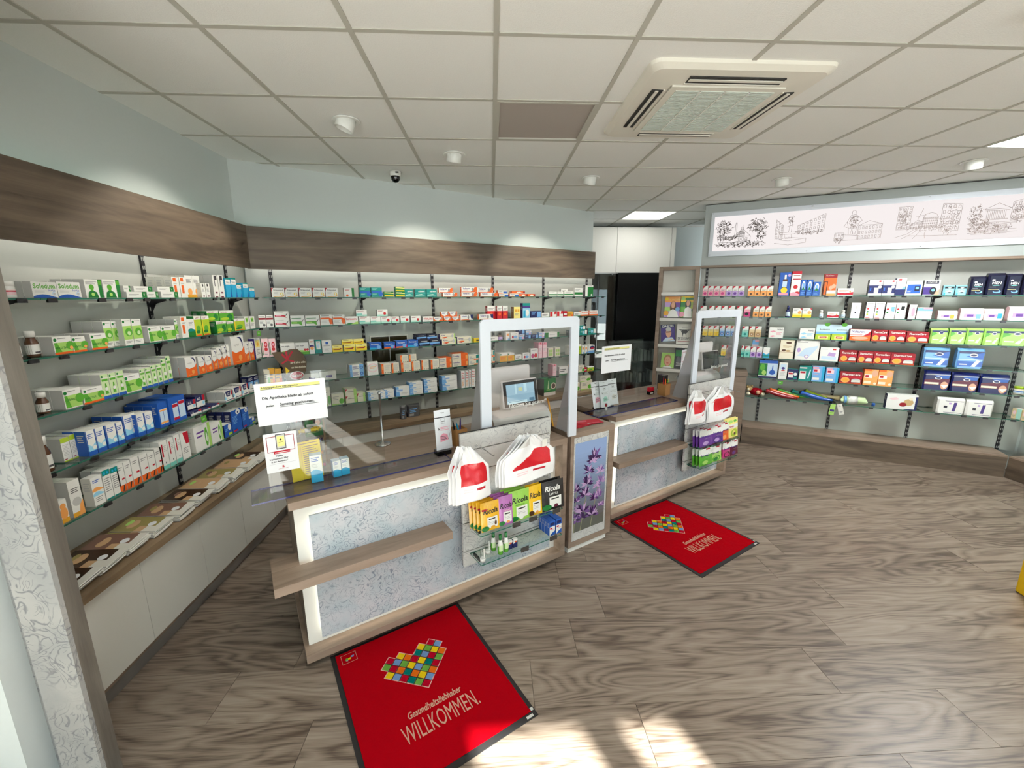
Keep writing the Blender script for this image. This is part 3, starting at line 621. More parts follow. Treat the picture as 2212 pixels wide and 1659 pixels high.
def clampp(q):
    h = q.split(); return ' '.join(h[:2] + ['%.3f' % min(1, max(0, float(z))) for z in h[2:]])
paint(m, ';'.join(clampp(q) for q in pr_), lambda a, b, k: (0.046 + a * PWH[0], 0.0033 - k * 0.000005, 0.155 + b * PWH[1]), *PWH)
m.obj('lavender_print', 'gloss', pd)
# tall unit beside the right wall shelving
tu = thing('end_cabinet', 'oak cabinet standing in front of the right wall shelves', 'cabinet', FR)
boxo('body', 'woodcounter', -0.56, -0.02, -0.16, 0.28, 0, 0.915, tu); boxo('top_slab', 'woodcounter', -0.57, -0.01, -0.17, 0.285, 0.9155, 0.945, tu)
# ------------------------------------------------------------------ clear guards on the counters
def guard(fr, which, xr, panes):
    t = thing('acrylic_guard', 'clear acrylic guard standing on the %s counter' % which, 'screen guard', fr)
    m = MB().box(-0.14, xr, 0.06, 0.23, 0.9412, 0.9492, mats={'f': 1, 'b': 1, 'l': 1, 'r': 1}); m.obj('base_plate', ['acrylicbase', 'acryledge'], t)
    for a, b, z in panes:
        m = MB().box(a, b, 0.142, 0.147, 0.9496, z, mats={'l': 1, 'r': 1, 't': 1, 'f': 0}); m.obj('upright_pane', ['acrylic', 'clearplastic'], t)
    MB().box(-0.05, -0.0, 0.15, 0.19, 0.9496, 0.956).obj('foot_block', 'clearplastic', t)
guard(F1, 'near', 0.86, ((-0.06, 0.498, 1.53),)); guard(F2, 'far', 0.86, ((-0.09, 0.44, 1.53),))
def framed(fr, which, x0, x1, xb):
    t = thing('framed_screen', 'white framed clear hygiene screen on the %s counter' % which, 'screen guard', fr)
    zt, zb, b = 1.755, 0.945, 0.068; y0, y1 = -0.002, 0.014; c = 0.02
    m = MB(); 
    def slab(pts):
        n = len(pts); m.face([(x, y0, z) for x, z in pts]); m.face([(x, y1, z) for x, z in reversed(pts)])
        for i in range(n):
            a, q = pts[i], pts[(i + 1) % n]; m.face([(a[0], y0, a[1]), (a[0], y1, a[1]), (q[0], y1, q[1]), (q[0], y0, q[1])])
    slab([(x0, zb), (x0 + b, zb), (x0 + b, zt - b), (x0 + c, zt), (x0, zt - c)])
    slab([(x0 + b, zt - b), (x1 - b, zt - b), (x1 - c, zt), (x0 + c, zt)])
    slab([(x1 - b, zb), (x1, zb), (x1, zt - c), (x1 - c, zt), (x1 - b, zt - b)])
    m.obj('frame', 'framewhite', t)
    MB().box(x0 + b, x1 - b, 0.005, 0.007, 1.16, zt - b).obj('film_pane', 'film', t)
    for xx in (x0 + 0.012, x1 - 0.015):
        m = MB(); p = [(0.016, zb), (0.20, zb), (0.016, zt - 0.10)]
        m.face([(xx, a, z) for a, z in p]); m.face([(xx + 0.003, a, z) for a, z in reversed(p)])
        for i in range(3):
            a, q = p[i], p[(i + 1) % 3]; m.face([(xx, *a), (xx + 0.003, *a), (xx + 0.003, *q), (xx, *q)])
        m.obj('side_wing', 'wing', t)
    m = MB(); paint(m, 't Bleiben Sie gesund!|0 0 1 white', lambda a, b, k: (xb + a * 0.29, 0.004, 1.208 + b * 0.034), 0.29, 0.034); m.obj('lettering', 'print', t)
    MB().box(x0 + b, x1 - b, 0.005, 0.007, 1.10, 1.159).obj('film_edge', 'clearplastic', t)
framed(F1, 'near', 1.03, 1.765, 1.225); framed(F2, 'far', 0.955, 1.655, 1.24)
# ------------------------------------------------------------------ checkout monitors
def monitor(fr, which, x, col, dd=0.0, dm=0.0):
    t = thing('checkout_terminal', 'white checkout terminal with small customer display on the %s counter' % which, 'monitor', fr, (x, 0.12, 0.941))
    m = MB(); n = 18
    for k in range(n):                                                  # rounded drum of the housing
        a0, a1 = math.pi * k / n, math.pi * (k + 1) / n
        q = lambda a: (0.10 - 0.10 * math.cos(a), 0.13 + 0.07 * math.sin(a))
        (ya, za), (yb, zb) = q(a0), q(a1); m.face([(-0.02, ya, za), (0.43, ya, za), (0.43, yb, zb), (-0.02, yb, zb)], smooth=True)
    m.face([(0.43, 0.10 - 0.10 * math.cos(math.pi * k / 12), 0.13 + 0.07 * math.sin(math.pi * k / 12)) for k in range(13)] + [(0.43, 0.2, 0), (0.43, 0, 0)])
    m.face([(-0.02, 0, 0), (0.43, 0, 0), (0.43, 0, 0.13), (-0.02, 0, 0.13)])
    m.obj('housing', 'plastic', t)
    m = MB().box(dm, 0.40 + dm, 0.20, 0.235, 0.19, 0.47); o = m.obj('main_monitor_back', 'plastic', t); b = o.modifiers.new('b', 'BEVEL'); b.width = 0.03; b.segments = 4
    boxo('monitor_column', 'plastic', 0.14 + dm, 0.24 + dm, 0.16, 0.21, 0.12, 0.30, t, bev=0.01)
    d = link('customer_display', None, t, None, (0.10, 0.05, 0.215)); d.rotation_euler = (math.radians(-12), 0, math.radians(6))
    bpy.data.objects.remove(d)
    R = Matrix.Translation((0.09 + dd, 0.06, 0.215)) @ Matrix.Rotation(math.radians(-10), 4, 'X')
    o = MB().box(0, 0.285, 0, 0.022, 0, 0.185).obj('display_case', 'plastic', t); o.matrix_basis = R; b = o.modifiers.new('b', 'BEVEL'); b.width = 0.009; b.segments = 3
    o2 = MB().box(0.008, 0.277, -0.0012, 0.001, 0.008, 0.177).obj('bezel', 'black', o)
    m = MB(); W_, H_ = 0.225, 0.128; Ps = front(W_, H_, -0.0016, 0.030, 0.028)
    m.face([Ps(0, 0, 0), Ps(1, 0, 0), Ps(1, 1, 0), Ps(0, 1, 0)], col)
    if which == 'near': paint(m, 'r 0 .45 1 1 scr2;r .30 .5 .36 1 scr3;r .62 .55 .72 1 scr3;r .42 .62 .56 .8 scr4;r 0 0 .7 .14 scr3;r .78 .04 .97 .2 scr5;l .05 .6 .09 1 .06 scr5', Ps, W_, H_)
    m.obj('screen', 'scrglow' if which == 'near' else 'gloss', o)
    MB().box(0.13, 0.16, -0.0025, -0.0012, 0.010, 0.022).obj('badge', 'plastic', o)
    boxo('display_neck', 'plastic', 0.15 + dd, 0.29 + dd, 0.075, 0.12, 0.155, 0.235, t, bev=0.006)
for k, v in (('scroff', (62, 66, 68)), ('scr1', (120, 156, 172)), ('scr2', (132, 166, 180)), ('scr3', (158, 190, 196)), ('scr4', (170, 182, 140)), ('scr5', (70, 108, 128))): PAL[k] = rgb(*v)
_m, _nt, _b = newmat('scrglow'); _a = N(_nt, 'ShaderNodeVertexColor', layer_name='Col'); _nt.links.new(_a.outputs[0], _b.inputs['Emission Color']); _b.inputs['Emission Strength'].default_value = 0.55; _nt.links.new(_a.outputs[0], _b.inputs['Base Color']); _b.inputs['Roughness'].default_value = 0.2
monitor(F1, 'near', 1.205, 'scr1'); monitor(F2, 'far', 1.19, 'scroff', 0.12, 0.18)
# ------------------------------------------------------------------ slatwall display boards with glass shelves
def gshelf(name, parent, fr, x0, x1, y0, y1, z, th=0.006):
    return MB().box(x0, x1, y0, y1, z - th, z, mats={'f': 1, 'l': 1, 'r': 1, 'b': 1}).obj(name, ['glass', 'glassedge'], parent, fr)
def display(fr, which, x0, x1, z0, z1, shelves, clips):
    t = thing('display_board', 'floral slatwall display board hung on the %s counter' % which, 'display board', fr)
    edges = [z0, z0 + 0.10, z0 + 0.285, z0 + 0.41, z0 + 0.60, z0 + 0.73, z1]
    for a, b in zip(edges, edges[1:]): boxo('slat', 'floralgrey', x0, x1, -0.048, -0.03, a + 0.003, b - 0.003, t)
    boxo('backing', 'postmetal', x0 + 0.002, x1 - 0.002, -0.032, -0.022, z0, z1, t); boxo('spacer', 'alu', x0 + 0.1, x1 - 0.1, -0.022, -0.001, 0.60, 0.88, t)
    for z in shelves:
        gshelf('glass_shelf', t, None, x0 + 0.04, x1 + 0.0, -0.19, -0.05, z)
        for xx in (x0 + 0.06, x1 - 0.05): boxo('shelf_bracket', 'postmetal', xx, xx + 0.012, -0.13, -0.049, z - 0.022, z - 0.0065, t)
    for xx, z in clips: boxo('price_clip', 'char_', xx, xx + 0.055, -0.196, -0.190, z - 0.016, z + 0.012, t)
    for xx in (x0 + 0.10, x1 - 0.18):
        MB().tube([(xx, -0.05, z1 - 0.075), (xx, -0.24, z1 - 0.085), (xx, -0.25, z1 - 0.075)], 0.003, 6).obj('hook', 'steel', t)
    return t
simple('char_', rgb(70, 66, 62), 0.4)
display(F1, 'near', 0.868, 1.50, 0.295, 1.130, (0.562, 0.380), ((1.12, 0.562), (1.24, 0.562), (1.42, 0.562), (1.18, 0.380), (1.40, 0.380)))
display(F2, 'far', 0.872, 1.505, 0.285, 1.110, (0.545, 0.355), ((1.12, 0.545), (1.3, 0.545), (1.35, 0.355)))
# ------------------------------------------------------------------ welcome mats
HEART = ((1, 1, 'YBRTGR'), (2, 0, 'GROTOYB'), (3, 0, 'RBGYBGO'), (4, 1, 'YORYTR'), (5, 3, 'TBRG'), (6, 3, 'YGYO'), (7, 4, 'RB'))
HC = {'Y': 'hy', 'B': 'hb', 'R': 'hr', 'T': 'ht', 'G': 'hg', 'O': 'ho'}
for k, v in (('hy', (214, 182, 20)), ('hb', (104, 134, 176)), ('hr', (164, 6, 34)), ('ht', (0, 106, 98)), ('hg', (100, 150, 60)), ('ho', (206, 98, 20)), ('hw', (212, 160, 150)), ('mat', (158, 0, 14)), ('mtx', (196, 150, 128))): PAL[k] = rgb(*v)
colattr('carpet', 1.0, wr=0.5)
def mat_(o, label):
    fr = Frame(o, 30); t = thing('welcome_mat', label, 'mat', fr, (0, 0, 0.003)); A, B = 0.744, 0.853
    m = MB().box(0, A, -B, 0, 0, 0.004); m.obj('rubber_backing', 'rubber', t)
    MB().box(0.022, A - 0.022, -B + 0.028, -0.018, 0.0041, 0.0075, 'mat').obj('carpet', 'carpet', t)
    q = 0.0396; tip = Vector((0.372, -0.457)); e1 = Vector((1, -1)) * q / math.sqrt(2); e2 = Vector((1, 1)) * q / math.sqrt(2); o0 = tip - e1 * 7 - e2 * 1
    m = MB(); n = MB()
    for r, c0, s in HEART:
        for k, ch in enumerate(s):
            for mm, g, z, cc in ((n, -0.05, 0.0080, 'hw'), (m, 0.06, 0.0084, HC[ch])):
                pts = [o0 + e1 * (c0 + k + a) + e2 * (r + b) for a, b in ((g, g), (1 - g, g), (1 - g, 1 - g), (g, 1 - g))]; mm.face([(p.x, p.y, z) for p in pts], cc)
    n.obj('heart_outline', 'carpet', t); m.obj('heart_squares', 'carpet', t)
    m = MB(); Pm = lambda a, b, k: (0.19 + a * 0.36, -0.665 + b * 0.085, 0.0082)
    paint(m, 't WILLKOMMEN.|0 0 1 mtx', Pm, 0.36, 0.085)
    # squeeze the word to the width it has on the mat
    xs = [v[0] for v in m.v]; sc = 0.36 / (max(xs) - 0.19); m.v = [(0.19 + (v[0] - 0.19) * sc, v[1], v[2]) for v in m.v]
    i = len(m.v); paint(m, 'i Gesundheitsliebhaber|0 0 1 mtx', lambda a, b, k: (0.237 + a * 0.265, -0.561 + b * 0.036, 0.0082), 0.265, 0.036)
    xs = [v[0] for v in m.v[i:]]; sc = 0.265 / (max(xs) - 0.237); m.v[i:] = [(0.237 + (v[0] - 0.237) * sc, v[1], v[2]) for v in m.v[i:]]
    m.obj('lettering', 'carpet', t)
    m = MB(); Pl = lambda a, b, k: (0.045 + a * 0.075, -0.097 + b * 0.062, 0.0078 + k * 0.0001)
    paint(m, 'r 0 0 1 .03 mtx;r 0 .97 1 1 mtx;r 0 0 .025 1 mtx;r .975 0 1 1 mtx;p hg .2 .35 .4 .3 .45 .5 .3 .55;p hy .4 .35 .6 .3 .62 .5 .45 .5;p hb .6 .5 .8 .45 .85 .65 .65 .65;p grey .25 .25 .4 .2 .4 .3 .3 .35', Pl, 0.075, 0.062); m.obj('corner_logo', 'carpet', t)
    m = MB().box(A - 0.055, A - 0.02, -B + 0.006, -B + 0.018, 0.0042, 0.005, 'lgrey').box(A - 0.018, A - 0.004, -B + 0.03, -B + 0.045, 0.0042, 0.005, 'lgrey'); m.obj('sewn_tags', 'paper', t)
mat_((-0.88, 1.917), 'red welcome mat with colourful heart before the near counter')
mat_((0.983, 3.176), 'red welcome mat with colourful heart before the far counter')
yb = thing('yellow_box', 'plain yellow box cut off by the right picture edge', 'box', Frame((3.365, 2.215), -100))
boxo('body', 'yellow', 0.004, 0.5, 0.004, 0.42, 0.004, 0.385, yb, bev=0.008); boxo('lid', 'yellow', 0.0, 0.504, 0.0, 0.424, 0.386, 0.41, yb, bev=0.006)
# ------------------------------------------------------------------ glass shelves
WALLS = {'L': (FL, -0.21, 0.0, 'left wall'), 'B': (FB, -0.31, -0.03, 'rear wall'), 'R': (FR, 0.0, 0.30, 'right wall'), 'S': (FS, 0.0, 0.30, 'return wall')}
ORD = ['first', 'second', 'third', 'fourth', 'fifth', 'sixth', 'seventh', 'eighth', 'ninth', 'tenth', 'eleventh', 'twelfth', 'thirteenth', 'fourteenth', 'fifteenth', 'sixteenth']
LEVEL = ['top', 'second', 'third', 'fourth', 'fifth', 'sixth']
def bracket(p, yf, yb, z):
    m = MB(); pts = [(yb, z - 0.006), (yf + 0.10, z - 0.006), (yf + 0.10, z - 0.016), (yb - 0.045, z - 0.035), (yb, z - 0.115)]
    for xx, rev in ((p - 0.002, False), (p + 0.002, True)):
        q = [(xx, a, b) for a, b in pts]; m.face(q[::-1] if rev else q)
    for i in range(len(pts)):
        a, b = pts[i], pts[(i + 1) % len(pts)]; m.face([(p - 0.002, *a), (p + 0.002, *a), (p + 0.002, *b), (p - 0.002, *b)])
    return m
def bays(key, edges, posts, levels, clips=2):
    fr, yf, yb, nm = WALLS[key]
    for li in levels:
        z = SH[li]
        for bi, (a, b) in enumerate(zip(edges, edges[1:])):
            o = MB().box(a + 0.002, b - 0.002, yf, yb - 0.012, z - 0.008, z, mats={'f': 1, 'l': 1, 'r': 1, 'b': 1}).obj('glass_shelf', ['glass', 'glassedge'], None, fr)
            tag(o, 'clear glass shelf, %s bay from left, %s level of the %s' % (ORD[bi], LEVEL[li], nm), 'shelf', 'glass shelves of the ' + nm)
            for p in posts:
                if a - 0.02 < p < b - 0.02:
                    reparent(bracket(p, yf, yb, z - 0.003).obj('bracket', 'postmetal', None, fr), o)
            rn = random.Random(li * 13 + bi); n = max(1, int((b - a) / 0.16)) if clips else 0
            for k in range(n):
                xx = a + (b - a) * (k + rn.uniform(0.2, 0.8)) / n
                reparent(MB().box(xx - 0.02, xx + 0.02, yf - 0.004, yf + 0.006, z - 0.020, z - 0.002, 'black', cols={'f': 'char'}).obj('price_clip', 'gloss', None, fr), o)
bays('L', [-0.05, 0.39, 1.23, 2.12], LP, range(5)); bays('B', [0.10, 0.19, 0.955, 1.72, 2.485, 3.24, 4.09], BP, range(5)); bays('R', [-0.66, 0.175, 0.945, 1.705, 2.46], RP, range(4)); bays('R', [0.0, 0.175, 0.945, 1.705, 2.46], RP, (4, 5)); bays('S', [0.02, 0.85, 1.6], [0.12, 0.85], range(6))
# ------------------------------------------------------------------ goods: kinds
KIND = {}
def kinds(txt):
    for ln in txt.strip().split('\n'):
        p = [x.strip() for x in ln.split('@')]
        KIND[p[0]] = dict(desc=p[1], typ=p[2][0], dep=float(p[2][1:]), body=p[3].split(), pr=p[4] if len(p) > 4 else '')
